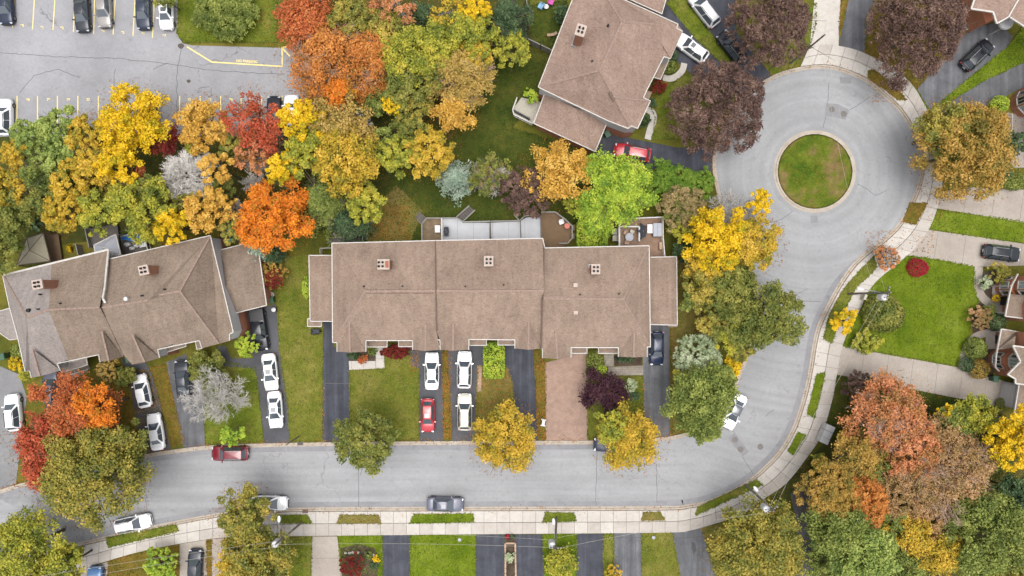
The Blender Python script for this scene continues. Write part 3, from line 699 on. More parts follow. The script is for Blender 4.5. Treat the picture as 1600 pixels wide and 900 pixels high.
# road patches, manholes, cracks, drain
def patch(pts): return MB().poly([P(*p)[:2]+(0.018,) for p in pts]).build('road_patch', M['patch'], road)
patch([(1291,161),(1310,163),(1327,172),(1321,187),(1306,184),(1288,181)]); patch([(1137,684),(1148,676),(1170,706),(1160,713)])
patch([(57,793),(72,792),(74,805),(92,805),(92,822),(78,824),(76,810),(58,808)]); patch([(1266,337),(1277,337),(1278,348),(1267,349)])
patch([(1312,120),(1331,121),(1329,131),(1313,130)])
mh = plain('manhole_iron', C(128, 122, 118), 0.6)
for x, y in ((1300,171),(1318,178),(1148,687),(1157,702),(1188,698),(85,814),(169+0,0)):
    if y == 0: continue
    w = P(x, y); m_ = MB(); m_.lathe((w[0], w[1], 0.0), [(0.36, 0), (0.36, 0.024), (0.30, 0.028), (0.02, 0.030)], 20)
    m_.build('manhole_cover', mh, road)
for k, pts in enumerate(([(1295,130),(1293,160)], [(1290,182),(1286,200)], [(1327,172),(1342,163),(1358,152)], [(1340,288),(1355,295),(1368,306),(1385,297)], [(1170,350),(1200,348),(1225,342),(1238,330)],
    [(1148,676),(1133,667)], [(1160,713),(1172,733),(1177,742)], [(932,703),(932,728)], [(228,770),(229,797)], [(560,735),(561,795)], [(932,728),(931,790)], [(1026,725),(1027,785)],
    [(60,790),(57,778)], [(1245,470),(1283,472)], [(1250,465),(1230,452)], [(90,823),(92,842)], [(1196,650),(1210,640)])):
    line('crack', wobble(pts, 0.8, 60+k), 0.045, 0.021, M['crack'], road)
w = P(477.5, 798.5); m_ = MB(); m_.box((w[0], w[1], 0.10), (0.66, 0.42, 0.05))
dr = m_.build('storm_drain', plain('rust_iron', C(120, 92, 80), 0.7), road)
w = P(469.5, 693)
MB().box((w[0], w[1], 0.09), (0.7, 0.4, 0.05)).build('storm_drain', M['crack'], road)
# ------------------------------------------------------------------ buildings
def Pz(p): return P(p[0], p[1], p[2])
def facet(parent, name, pts, mat, thick=0.0):
    mb = MB(); w = [Pz(p) for p in pts]; mb.poly(w)
    return mb.build(name, mat, parent)
def trimline(parent, pts, w=0.10, h=0.18, name='fascia', mat='trim'):
    mb = MB(); q = [Vector(Pz(p)) + Vector((0, 0, 0.015)) for p in pts]
    for a, b in zip(q, q[1:]): mb.beam(a, b, w, h)
    return mb.build(name, M[mat], parent)
def capline(parent, a, b, mat='cap', w=0.26):
    a = Vector(Pz(a)); b = Vector(Pz(b)); mb = MB(); d = b-a; n = max(2, int(d.length/0.6))
    for i in range(n): mb.beam(a+d*(i/n)+Vector((0, 0, .015)), a+d*((i+0.96)/n)+Vector((0, 0, .045)), w, 0.03)
    return mb.build('ridge_cap', M[mat], parent)
def walls(parent, outline, h0, h1, d=0.35, mat='siding', name='wall'):
    w = [Pz(p)[:2] for p in outline]; w = inset(w, d)
    mb = MB(); n = len(w)
    bot = [(x, y, h0) for x, y in w]; hh = [p[2] for p in outline]
    if area([Pz(p)[:2] for p in outline]) < 0: hh = hh[::-1]
    top = [(x, y, max(h0+.1, min(h1, hh[i]+.02))) for i, (x, y) in enumerate(w)]
    mb.add(bot+top, [(i, (i+1) % n, n+(i+1) % n, n+i) for i in range(n)]); return mb.build(name, M[mat], parent)
def soffit(parent, outline, h):
    mb = MB(); zz = min(p[2] for p in outline)-.3; w = [p+(zz,) for p in inset([P(p[0], p[1], p[2])[:2] for p in outline], .15)]; mb.poly(w); return mb.build('soffit', M['trim'], parent)
def window_on(parent, c, ang, w, h, name='window', panes=2, frame='trim', glass='glass', depth=0.08):
    """window on a wall: c centre, ang direction of outward normal"""
    nx, ny = math.cos(ang), math.sin(ang); tx, ty = -ny, nx
    fr = MB(); t = 0.09
    def B(mb, u, v, su, sv, dd, th): mb.box((c[0]+tx*u+nx*dd, c[1]+ty*u+ny*dd, c[2]+v), (th, su, sv), ang)
    B(fr, -w/2, 0, t, h+t, depth/2, depth); B(fr, w/2, 0, t, h+t, depth/2, depth)
    B(fr, 0, h/2, w, t, depth/2, depth); B(fr, 0, -h/2, w+0.15, t, depth/2+0.03, depth+0.06)
    for k in range(1, panes): B(fr, -w/2+w*k/panes, 0, t*0.7, h, depth/2, depth*0.8)
    f = fr.build(name, M[frame], parent)
    for k in range(panes):
        g_ = MB(); B(g_, -w/2+w*(k+0.5)/panes, 0, w/panes-t*0.6, h-t*0.6, 0.015, 0.02); g_.build('pane', M[glass], f)
    return f
def door_on(parent, c, ang, w, h, mat='white', name='door'):
    nx, ny = math.cos(ang), math.sin(ang); mb = MB(); mb.box((c[0]+nx*.03, c[1]+ny*.03, c[2]), (0.06, w, h), ang)
    d = mb.build(name, M[mat], parent)
    if name == 'garage_door':
        for k in range(4):
            z = c[2]-h/2+h*(k+0.5)/4; MB().box((c[0]+nx*.07, c[1]+ny*.07, z), (0.03, w*0.96, h/4-0.05), ang).build('door_panel', M[mat], d)
    return d
def chimney(parent, px, py, h, rz=0.0, dims=(1.0, 1.0), pots=4, base_h=6.5, shift=0.0):
    """px,py: pixel of the cap centre"""
    c = P(px, py, h); mb = MB(); mb.box((c[0], c[1], (h+base_h)/2-0.1), (dims[0]*0.86, dims[1]*0.86, h-base_h), rz)
    ch = mb.build('chimney', M['chim'], parent)
    MB().box((c[0], c[1], h-0.1), (dims[0], dims[1], 0.2), rz).build('chimney_cap', M['capstone'], ch)
    MB().box((c[0], c[1], base_h+0.05), (dims[0]*1.1, dims[1]*1.1, 0.25), rz).build('flashing', M['metal'], ch)
    mb = MB(); nx_ = 2
    for i in range(pots):
        u, v = ((i % 2)-0.5)*.40+shift, ((i//2)-0.5)*.42
        x = c[0]+u*math.cos(rz)-v*math.sin(rz); y = c[1]+u*math.sin(rz)+v*math.cos(rz)
        MB().lathe((x, y, h), [(0.13, 0), (0.12, 0.2), (0.09, 0.2), (0.09, 0.1)], 10).build('chimney_pot', M['flue'], ch)
    return ch
def vent(parent, px, py, h, r=0.09, box=False, mat='flue'):
    c = P(px, py, h)
    mb = MB()
    if box: mb.box((c[0], c[1], h+0.08), (0.45, 0.45, 0.3)); 
    else: mb.lathe((c[0], c[1], h-0.2), [(r, 0), (r, 0.45), (r*0.6, 0.45)], 8)
    return mb.build('roof_vent', M[mat], parent)
def gablet(parent, apex, left, right, tip, mat):
    """small gable over a bay: apex on the slope, left/right eave corners, tip front ridge end"""
    f = facet(parent, 'bay_roof', [apex, left, tip], M[mat]); facet(parent, 'bay_roof', [apex, tip, right], M[mat])
    mb = MB(); mb.add([Pz(left), Pz(right), Pz(tip)], [(0, 1, 2)]); mb.build('gable_wall', M['siding'], parent)
    capline(parent, apex, tip, 'cap', 0.2)

def front(t, bays, yb, hb_, mids, ym):
    for x in bays:
        q = P(x, yb, hb_); y = q[1]+.35; door_on(t, (q[0], y+.0, 1.12), -PI/2, 2.5, 2.2, 'white', 'garage_door'); window_on(t, (q[0], y, 3.6), -PI/2, 1.6, 1.1)
    q = P(mids[0], ym, 5.4); window_on(t, (q[0], q[1]+.35, 4.1), -PI/2, 1.3, 1.1); q = P(mids[1], ym, 5.4); window_on(t, (q[0], q[1]+.35, 4.1), -PI/2, 1.0, 1.1)
    door_on(t, (q[0]-.9, q[1]+.35, 1.05), -PI/2, .95, 2.1, 'brick', 'door'); q2 = P(mids[0], ym, 5.4); window_on(t, (q2[0], q2[1]+.35, 1.5), -PI/2, 1.5, 1.3)
# --- middle row of three townhouses
NE_, RG = 5.5, 8.7
def townhouse(label, loc_px, group='attached townhouses of the middle row'):
    w = P(*loc_px); return thing('townhouse', label, 'townhouse', (w[0], w[1], 0), group=group)
kA = (RG-4.95)/(549-455.0)
def hs(y, base=455.0, top=RG): return top-kA*(y-base)
SH = 'shingle'
# unit 1
t = townhouse('left townhouse of the middle row with a small side roof and curved red shrub below', (600, 460))
L1 = [(572,532,hs(532)),(645,532,hs(532)),(645,546,hs(546)),(687,546,hs(546))]
facet(t, 'roof', [(519,380,NE_),(680,376,NE_),(681,455,RG),(570,456,RG)], M[SH])
facet(t, 'roof', [(519,380,NE_),(570,456,RG),(520,535,hs(535))], M[SH])
facet(t, 'roof', [(570,456,RG),(681,455,RG),(682,517,hs(517)),(687,546,hs(546)),(645,546,hs(546)),(645,532,hs(532)),(572,532,hs(532)),(572,549,hs(549)),(527,549,hs(549)),(527,535,hs(535)),(520,535,hs(535))], M[SH])
gablet(t, (546,502,hs(502)+.04), (527.2,549.3,hs(549)+.03), (572,549.3,hs(549)+.03), (547,551,hs(502)-0.3), SH)
gablet(t, (665,506,hs(506)+.04), (645.2,546.3,hs(546)+.03), (687,546.3,hs(546)+.03), (665,548.5,hs(506)-0.3), SH)
capline(t, (570,455.5,RG), (681,454.5,RG)); capline(t, (519,380,NE_), (570,456,RG), w=0.2); capline(t, (570,456,RG), (520,535,hs(535)), w=0.2)
trimline(t, [(520,535,hs(535)),(519,380,NE_),(680,376,NE_)]); trimline(t, [(520,535,hs(535)),(527,535,hs(535)),(527,549,hs(549))]); trimline(t, [(572,549,hs(549)),(572,532,hs(532)),(645,532,hs(532)),(645,546,hs(546))])
o1 = [(519,380,NE_),(680,376,NE_),(687,546,NE_-.6),(645,546,NE_-.6),(645,532,NE_-.2),(572,532,NE_-.2),(572,549,NE_-.6),(527,549,NE_-.6),(527,535,NE_-.2),(520,535,NE_-.2)]
walls(t, o1, 0, 4.9, 0.35); soffit(t, o1, 0)
# side wing
HW = 3.1
facet(t, 'wing_roof', [(483,399,HW),(520,399,HW),(520,447,4.7)], M[SH]); facet(t, 'wing_roof', [(483,399,HW),(520,447,4.7),(485,502,HW)], M[SH]); facet(t, 'wing_roof', [(485,502,HW),(520,447,4.7),(520,502,HW)], M[SH])
trimline(t, [(520,399,HW),(483,399,HW),(485,502,HW),(520,502,HW)]); walls(t, [(483,399,HW),(522,399,HW),(522,502,HW),(485,502,HW)], 0, 3.0, 0.3, 'brick', 'wing_wall')
facet(t, 'wing_roof', [(481,498,2.9),(502,503,2.9),(502,510,2.6),(481,510,2.6)], M['shingle']); trimline(t, [(485,498,2.9),(481,498,2.9),(481,510,2.6),(502.5,510,2.6),(502.5,503,2.9)], .1)
def porch(t, x0, x1, y0, y1, h=3.0):
    facet(t, 'porch_roof', [(x0,y0-2,h+.45),(x1,y0-2,h+.45),(x1,y1,h),(x0,y1,h)], M['shingle'])
    trimline(t, [(x0,y0-2,h+.45),(x0,y1,h),(x1,y1,h),(x1,y0-2,h+.45)], 0.11, 0.14)
    for x in (x0+1, x1-1):
        a = P(x, y1-1, h-.1); MB().tube((a[0], a[1], 0), a, .06).build('porch_post', M['trim'], t)
porch(t, 573, 605, 533, 542); porch(t, 623, 644.5, 533, 541.5)
chimney(t, 599, 413, 9.3, 0, (1.28, 1.1), shift=-.27); vent(t, 569, 447.5, 8.4); vent(t, 629, 447, 8.4)
for y_ in (453.2, 458.2):
    for x0_, x1_ in ((572,600),(604,640),(644,677)): capline(t, (x0_,y_,RG-.06), (x1_,y_,RG-.06), 'cap_dk', .06)
w_ = P(604.5, 413, 9.33); MB().box((w_[0], w_[1], 9.33), (.36, .72, .05)).build('chimney_brick_top', M['chim'], t)
front(t, (550, 666), 549, 4.95, (590, 632), 532)
# unit 2
t = townhouse('centre townhouse of the middle row above the lime green hedge', (765, 460))
hb = NE_-.6
facet(t, 'roof', [(680,376,NE_+.08),(848,372.5,NE_+.08),(850,455,RG+.08),(681,455,RG+.08)], M[SH])
facet(t, 'roof', [(681,455,RG+.08),(850,455,RG+.08),(846.5,465,hs(464)),(846,544,hs(544)),(804.5,544,hs(544)),(804.5,531,hs(531)),(732.5,530,hs(530)),(732.5,546,hs(546)),(688,546,hs(546)),(687.5,531,hs(531)),(682,517,hs(517))], M[SH])
gablet(t, (708,504,hs(504)+.04), (688,546.3,hs(546)+.03), (732.3,546.3,hs(546)+.03), (708,548,hs(504)-.3), SH)
gablet(t, (826,502,hs(502)+.04), (804.7,544.3,hs(544)+.03), (846,544.3,hs(544)+.03), (826,546.5,hs(502)-.3), SH)
capline(t, (681,454.5,RG+.08), (850,454.5,RG+.08)); trimline(t, [(680,376,NE_+.08),(848,372.5,NE_+.08),(851,387,NE_+.5)])
trimline(t, [(688,546,hs(546)),(687.5,531,hs(531)),(684,531,hs(531))]); trimline(t, [(732.5,546,hs(546)),(732.5,530,hs(530)),(804.5,531,hs(531)),(804.5,544,hs(544))])
o2 = [(680,376,NE_),(849,372.5,NE_),(846,544,hb),(804.5,544,hb),(804.5,530,hb+.4),(732.5,530,hb+.4),(732.5,546,hb),(687,546,hb)]
walls(t, o2, 0, 4.9, .35); soffit(t, o2, 0)
mb = MB(); mb.beam(Pz((680.4,377,NE_+.1)), Pz((681.2,455,RG+.1)), .12, .2); mb.beam(Pz((681.2,455,RG+.1)), Pz((682.4,517,hs(517)+.1)), .12, .2); mb.build('party_wall', M['cap_dk'], t)
porch(t, 733.5, 760, 531, 539.5); porch(t, 778, 804, 531, 539)
chimney(t, 763.5, 408, 9.3, 0, (1.0, 1.1)); vent(t, 727, 447.5, 8.5); vent(t, 787, 445, 8.5)
for a_, b_ in ((692,725), (736,770), (780,838)): capline(t, (a_,453,RG+.02), (b_,453,RG+.02), 'cap_dk', .1)
front(t, (709, 826), 546, 4.9, (750, 790), 530.5)
# unit 3
R3 = 8.5; k3 = (R3-4.75)/(559-467.0)
def h3(y): return R3-k3*(y-467)
t = townhouse('right townhouse of the middle row beside the navy car and roof deck', (930, 470))
facet(t, 'roof', [(849,387.5,NE_-.1),(1014,384,NE_-.1),(974,468,R3),(848,466,R3)], M[SH])
facet(t, 'roof', [(1014,384,NE_-.1),(1016,542,h3(542)),(974,468,R3)], M[SH])
facet(t, 'roof', [(848,466,R3),(974,468,R3),(1016,542,h3(542)),(1011,542,h3(542)),(1011,557,h3(557)),(966,557,h3(557)),(966,543,h3(543)),(892,543,h3(543)),(892,558,h3(558)),(847.5,559,h3(559)),(847.5,545,h3(545)),(845,545,h3(545))], M[SH])
gablet(t, (868,516,h3(516)+.04), (847.7,559.3,h3(559)+.03), (892,558.3,h3(558)+.03), (871,561,h3(516)-.35), SH)
gablet(t, (991,516,h3(516)+.04), (966.3,557.3,h3(557)+.03), (1011,557.3,h3(557)+.03), (990,558.5,h3(516)-.3), SH)
capline(t, (848,466,R3), (974,467.5,R3)); capline(t, (974,468,R3), (1014,384,NE_-.1), w=.2); capline(t, (974,468,R3), (1016,542,h3(542)), w=.2)
trimline(t, [(849,387.5,NE_-.1),(1014,384,NE_-.1),(1016,542,h3(542)),(1011,542,h3(542)),(1011,557,h3(557))]); trimline(t, [(845,545,h3(545)),(847.5,545,h3(545)),(847.5,559,h3(559))]); trimline(t, [(892,558,h3(558)),(892,543,h3(543)),(966,543,h3(543)),(966,557,h3(557))])
o3 = [(849,387.5,NE_),(1014,384,NE_),(1016,542,hb),(1011,542,hb),(1011,557,hb-.3),(966,557,hb-.3),(966,543,hb),(892,543,hb),(892,558,hb-.3),(847.5,559,hb-.3),(845,545,hb)]
walls(t, o3, 0, 4.7, .35); soffit(t, o3, 0)
mb = MB(); mb.beam(Pz((849.5,388,NE_+.1)), Pz((848,466,R3+.12)), .14, .3); mb.beam(Pz((848,466,R3+.12)), Pz((845.5,545,h3(545)+.12)), .14, .3); mb.build('party_wall', M['cap_dk'], t)
facet(t, 'wing_roof', [(1014,402,HW),(1057,401,HW),(1014,456,4.7)], M[SH]); facet(t, 'wing_roof', [(1057,401,HW),(1058,508,HW),(1014,456,4.7)], M[SH]); facet(t, 'wing_roof', [(1058,508,HW),(1014,507,HW),(1014,456,4.7)], M[SH])
trimline(t, [(1016,402,HW),(1057,401,HW),(1058,508,HW),(1016,507,HW)]); walls(t, [(1013,402,HW),(1057,401,HW),(1058,508,HW),(1013,507,HW)], 0, 3.0, .3, 'brick', 'wing_wall')
facet(t, 'wing_roof', [(1044,507,2.7),(1058,507,2.7),(1058,511,2.5),(1044,511,2.5)], M['shingle'])
porch(t, 893, 917, 544, 552); porch(t, 935, 965.5, 543.5, 552)
chimney(t, 931, 420.5, 9.0, 0, (.95, 1.1)); vent(t, 899, 445.5, 7.9, box=True, mat='capstone'); vent(t, 899.5, 488, 7.5, box=True, mat='capstone'); vent(t, 906, 460, 8.2); vent(t, 967, 459, 8.2)
capline(t, (850,462.5,8.35), (965,464,8.35), 'cap', .12)
front(t, (870, 989), 558, 4.8, (910, 945), 543)

# --- tilted pair on the left
SB, SG = 'shingle_b', 'shingle_bg'
t = thing('townhouse', 'right half of the tilted house pair with white chimney cap', 'townhouse', P(250, 470), group='attached townhouses on the left')
e, r = 5.5, 8.6
facet(t, 'roof', [(170,405,e),(187,401,e),(235,390,e),(232,469,8.1),(158,481,8.1)], M[SB])
facet(t, 'roof', [(158,481,8.1),(232,469,8.1),(272,537,5.4),(247,546,5.2),(250,559,4.8),(206,569.5,4.8),(192,553,5.5)], M[SB])
facet(t, 'roof', [(235,390,e),(329,368,e),(281,455,r),(249,461,r),(232,469,8.12)], M[SB])
facet(t, 'roof', [(249,461,r),(281,455,r),(342,537,4.9),(316,544,4.9),(312,532,5.4),(272,541,5.3),(232,469,8.12)], M[SB])
facet(t, 'roof', [(329,368,e),(365,519,e),(359,522,e),(359,532,e-.2),(342,537,4.9),(281,455,r)], M[SB])
gablet(t, (207,523,7.0), (206,569.7,4.85), (250,559.3,4.85), (226,566,6.5), SB)
for a_, b_ in (((158,481,8.1),(232,469,8.1)), ((249,461,r),(281,455,r)), ((281,455,r),(329,368,e)), ((281,455,r),(342,537,4.9))): capline(t, a_, b_, w=.2)
trimline(t, [(170,405,e),(187,401,e),(329,368,e),(365,519,e),(359,522,e),(359,532,e-.2)]); trimline(t, [(250,559,4.8),(247,546,5.2),(312,532,5.4),(316,544,4.9)])
ob = [(170,405,e),(329,368,e),(365,519,e),(359,532,e-.2),(316,544,4.8),(312,532,5.2),(247,546,5.0),(250,559,4.7),(206,569,4.7),(160,481,e)]
walls(t, ob, 2.6, 5.4, .16); walls(t, ob, 0, 2.6, .13, 'brick'); soffit(t, ob, 0)
chimney(t, 224, 422, 9.0, math.radians(12), (1.05, 1.05), base_h=5.8); vent(t, 257, 452, 8.6); vent(t, 222, 462, 8.1); vent(t, 198, 467, 8.1, .22, mat='white')
for q in ([(248,546,2.9),(290,535,2.9),(291,541,2.6),(249,554,2.6)], [(305,530,2.9),(313,528,2.9),(316,544,2.6),(308,546,2.6)]):
    facet(t, 'porch_roof', q, M[SB]); trimline(t, q+q[:1], .1, .12)
facet(t, 'wing_roof', [(342,391,HW),(402,376,HW),(361,433,4.9)], M[SB]); facet(t, 'wing_roof', [(402,376,HW),(417,477,HW),(361,433,4.9)], M[SB]); facet(t, 'wing_roof', [(361,433,4.9),(417,477,HW),(369,489,HW),(350,452,4.2)], M[SB])
facet(t, 'wing_roof', [(342,391,HW),(361,433,4.9),(350,452,4.2)], M[SB])
trimline(t, [(343,391,HW),(402,376,HW),(417,477,HW),(369,489,HW)], .1); walls(t, [(338,394,HW),(402,376,HW),(417,477,HW),(369,489,HW),(352,480,HW)], 0, 3.0, .3, 'brick', 'wing_wall')
t = thing('townhouse', 'left half of the tilted house pair with brick chimney and two shingle tones', 'townhouse', P(95, 490), group='attached townhouses on the left')
rl = 8.5
facet(t, 'roof', [(5,430,e),(81,410.5,e),(76,484,rl),(42,496,rl)], M[SG]); facet(t, 'roof', [(81,410.5,e),(170,390,e),(156,480,rl),(76,484,rl)], M[SB])
facet(t, 'roof', [(5,430,e),(42,496,rl),(47,579,5.0),(40,580,e-.1),(29,529,e),(16,481,e)], M[SG])
facet(t, 'roof', [(42,496,rl),(76,484,rl),(108,561,5.2),(90,568,5.1),(95,579,4.8),(50,590,4.8),(47,579,5.0)], M[SG])
facet(t, 'roof', [(76,484,rl),(156,480,rl),(165,497,7.6),(193,557,4.9),(157,565,4.8),(155,554,5.2),(108,565,5.1)], M[SB])
gablet(t, (50,545,7.0), (50,590,4.85), (95,579,4.85), (62,588,6.6), SG); gablet(t, (159,517,7.2), (157,565,4.85), (193,557,4.85), (170,564,6.6), SB)
for a_, b_ in (((42,496,rl),(76,484,rl)), ((76,484,rl),(156,480,rl)), ((5,430,e),(42,496,rl))): capline(t, a_, b_, w=.2)
trimline(t, [(5,430,e),(170,390,e),(164,450,7.6),(161,466,8.2),(165,473,8.1)], .2); trimline(t, [(5,430,e),(16,481,e),(29,529,e),(40,580,e-.1),(47,579,5.0),(50,590,4.8)]); trimline(t, [(95,579,4.8),(90,568,5.1),(155,554,5.2),(157,565,4.8)])
ol = [(5,430,e),(170,390,e),(163,470,e),(193,557,4.8),(157,565,4.7),(155,554,5.),(90,568,5.),(95,579,4.7),(50,590,4.7),(47,579,4.9),(40,580,e-.1),(29,529,e),(16,481,e)]
walls(t, ol, 2.6, 5.2, .4); walls(t, ol, 0, 2.6, .33, 'brick'); soffit(t, ol, 0)
facet(t, 'wing_roof', [(-30,490,3.3),(4,485,3.3),(20,481,3.6),(32,529,3.6),(16,531,3.3),(0,520,3.3),(-30,525,3.3)], M[SG]); trimline(t, [(-30,490,3.3),(4,485,3.3),(17,481,3.4)], .1); trimline(t, [(30,529,3.5),(16,531,3.3),(0,520,3.3)], .1)
walls(t, [(-30,490,3.3),(20,481,3.3),(32,529,3.3),(16,531,3.3),(0,520,3.3),(-30,525,3.3)], 0, 3.2, .3, 'brick', 'wing_wall')
chimney(t, 58, 444.5, 9.6, math.radians(10), (1.1, 1.0), base_h=6.2); vent(t, 63, 460, 7.6); vent(t, 60, 483, 8.4); vent(t, 45, 485, 8.2, .2); vent(t, 95, 474, 8.2)
q = [(93,571,2.9),(135,558,2.9),(137,570,2.6),(97,582,2.6)]; facet(t, 'porch_roof', q, M[SG]); trimline(t, q+q[:1], .11, .12)
q = [(98,580,1.0),(138,569,1.0)]; trimline(t, [(96,573,1.0),(100,588,1.0),(139,577,1.0)], .1, .3, 'porch_rail')
mb = MB()
for i in range(9):
    a = Vector(P(98+i*4.6, 587-i*1.25, 1.0)); mb.beam((a.x, a.y, 0), a, .05, .05)
mb.build('railing_post', M['trim'], t)
# --- turned house at the top
SCM = 'shingle_c'
t = thing('townhouse', 'large turned house at the top centre with brick chimney', 'townhouse', P(950, 90))
e = 5.5; r = 8.7
W1 = (905,-28,e)
facet(t, 'roof', [W1,(841,136,e),(937,110,r),(972,34,r),(945,-10,e+1)], M[SCM])
facet(t, 'roof', [(945,-10,e+1),(972,34,r),(1030,38,5.9),(1059,38,e),(1012,17,e),(975,0,e),(935,-22,e)], M[SCM])
facet(t, 'roof', [W1,(945,-10,e+1),(935,-22,e)], M[SCM])
facet(t, 'roof', [(972,34,r),(937,110,r),(960,152,7.3),(1016,158,e-.3),(1005,153,e),(1011,140,e),(1037,89,e),(1047,92,e-.2),(1066,49,e-.2),(1057,45,e),(1059,38,e)], M[SCM])
facet(t, 'roof', [(841,136,e),(937,110,r),(960,152,7.3),(985,199,e-.2),(981,201,e-.2),(950,189,e)], M[SCM])
facet(t, 'roof', [(960,152,7.3),(1016,158,e-.3),(996,201,e-.4),(985,199,e-.2)], M[SCM])
facet(t, 'bay_roof', [(1018,42,6.6),(1059,38,e+.02),(1067,49,e-.1),(1048,92,e-.1)], M[SCM])
for a_, b_ in (((972,34,r),(937,110,r)), ((972,34,r),(1056,40,e)), ((972,34,r),(945,-10,e+1)), ((937,110,r),(841,136,e)), ((937,110,r),(960,152,7.3)), ((960,152,7.3),(985,199,e-.2)), ((960,152,7.3),(1014,158,e-.2))): capline(t, a_, b_, w=.2)
trimline(t, [W1,(841,136,e),(850,141,e),(950,189,e),(981,201,e-.2),(986,197,e-.2),(996,201,e-.4),(1016,158,e-.3),(1005,153,e),(1011,140,e),(1037,89,e),(1047,92,e-.2),(1066,49,e-.2),(1057,45,e),(1059,38,e),(975,0,e),(935,-22,e)])
oc = [W1,(841,136,e),(950,189,e),(981,201,e-.2),(996,201,e-.4),(1016,158,e-.3),(1005,153,e),(1011,140,e),(1037,89,e),(1047,92,e),(1066,49,e),(1059,38,e),(975,0,e),(930,-25,e)]
walls(t, oc, 2.6, 5.4, .14); walls(t, oc, 0, 2.6, .12, 'brick'); soffit(t, oc, 0)
HC = 3.3
facet(t, 'wing_roof', [(851,146,HC),(900,169,4.6),(834,193,HC)], M[SCM]); facet(t, 'wing_roof', [(900,169,4.6),(930,236.5,HC),(886,217,HC),(834,193,HC)], M[SCM]); facet(t, 'wing_roof', [(900,169,4.6),(950,188,HC),(930,236.5,HC)], M[SCM])
facet(t, 'wing_roof', [(851,146,HC),(950,188,HC),(900,169,4.6)], M[SCM])
capline(t, (900,170,4.6), (834,193,HC), w=.18); capline(t, (900,170,4.6), (930,236,HC), w=.18)
trimline(t, [(851,146,HC),(834,193,HC),(930,237,HC),(949,190,HC)], .1); walls(t, [(853,143,HC),(834,193,HC),(930,237,HC),(951,186,HC)], 0, 3.2, .3, 'brick', 'wing_wall')
q = [(1036,90,3.0),(1045,94,3.0),(1032,124,2.8),(1018,120,2.9)]; facet(t, 'porch_roof', q, M['shingle']); trimline(t, q+q[:1], .09, .1)
q = [(1009,141,3.0),(1019,144,2.9),(1014,155,2.9),(1004,152,3.0)]; facet(t, 'porch_roof', q, M['shingle'])
chimney(t, 907.5, 47, 9.8, math.radians(-17), (1.05, 1.25), base_h=6.3); vent(t, 950, 40, 8.0, .12); vent(t, 925, 96, 7.9, .12)
MB().beam(P(953,144,7.65), P(960,157,7.2), .35, .05).build('patch_shingles', M['cap_dk'], t)
t = thing('townhouse', 'neighbouring house roof corner cut off by the top edge', 'townhouse', P(1010, -20))
facet(t, 'roof', [(955,-40,5.0),(1052,-40,5.0),(1034,22,3.6),(972,-6,3.9)], M[SCM]); trimline(t, [(1052,-40,5.0),(1034,22,3.6),(972,-6,3.9)], .1)
walls(t, [(955,-40,4),(1052,-40,4),(1034,22,4),(972,-6,4)], 0, 3.5, .35, 'brick')

# --- houses along the right edge (walls face the camera)
def prismwall(parent, pts, z0, z1, mat, name='wall'):
    return MB().prism([P(*p)[:2] for p in pts], z0, z1).build(name, M[mat], parent)
def edge_windows(parent, a, b, z, w, h, n=1, panes=2, glass='glass'):
    """windows on wall from ground pixels a to b; outward is to the left of travel in world"""
    A = Vector(P(*a)[:2]); B = Vector(P(*b)[:2]); d = (B-A).normalized(); ang = math.atan2(d.x, -d.y)+PI
    nrm = Vector((-d.y, d.x)); ang = math.atan2(nrm.y, nrm.x)
    for k in range(n):
        c = A.lerp(B, (k+0.5)/n); window_on(parent, (c.x, c.y, z), ang, w, h, 'window', panes, 'trim', glass)
t = thing('brick_house', 'brick house with bay windows right of the curved path and grey bed', 'house', P(1590, 460), group='brick houses along the right edge')
prismwall(t, [(1563,432),(1720,452),(1720,505),(1566,500)], 0, 5.6, 'brick')
bay = [(1563,433),(1556,438),(1554,453),(1560,461),(1570,461),(1570,433)]
prismwall(t, bay, 0, 2.75, 'brick', 'bay_wall')
edge_windows(t, (1554,453), (1556,438), 1.6, 0.85, 1.3, 1, 2, 'panelight'); edge_windows(t, (1560,461), (1554,453), 1.6, .6, 1.3, 1, 1); edge_windows(t, (1556,438), (1563,433), 1.6, .5, 1.3, 1, 1)
bay2 = [(x+3, y) for x, y in bay]; prismwall(t, bay2, 2.9, 5.5, 'brick', 'bay_wall')
edge_windows(t, (1557,453), (1559,438), 4.2, 0.85, 1.3, 1, 2, 'panelight'); edge_windows(t, (1563,461), (1557,453), 4.2, .6, 1.3, 1, 1)
q = [(1577,459,3.3),(1570,494,3.3),(1620,500,3.3),(1620,464,4.3),(1597,461,4.3)]; facet(t, 'porch_roof', q, M[SB]); trimline(t, [(1590,428,3.2),(1580,447,3.2),(1577,459,3.3),(1570,494,3.3),(1620,500,3.3)], .14)
for x, y in ((1549,488),(1549,447)): a = P(x, y); MB().tube(a, (a[0], a[1], 3.2), .08).build('porch_post', M['trim'], t)
door_on(t, (P(1563,470)[0]-.02, P(1563,470)[1], 1.05), PI, 1.0, 2.1, 'black')
facet(t, 'roof', [(1640,420,5.8),(1640,510,5.8),(1760,510,9),(1760,420,9)], M[SB])
t = thing('brick_house', 'brick house with two stacked bay windows beside the green bin', 'house', P(1590, 560), group='brick houses along the right edge')
prismwall(t, [(1555,515),(1720,545),(1720,600),(1556,585)], 0, 5.4, 'brick')
bay = [(1556,545),(1549,549),(1543,555),(1543,566),(1549,573),(1556,578),(1566,578),(1566,545)]
prismwall(t, bay, 0, 2.75, 'brick', 'bay_wall')
edge_windows(t, (1543,566), (1543,555), 1.6, 0.75, 1.3, 1, 2); edge_windows(t, (1543,555), (1549,549), 1.6, .55, 1.3, 1, 1); edge_windows(t, (1549,573), (1543,566), 1.6, .55, 1.3, 1, 1)
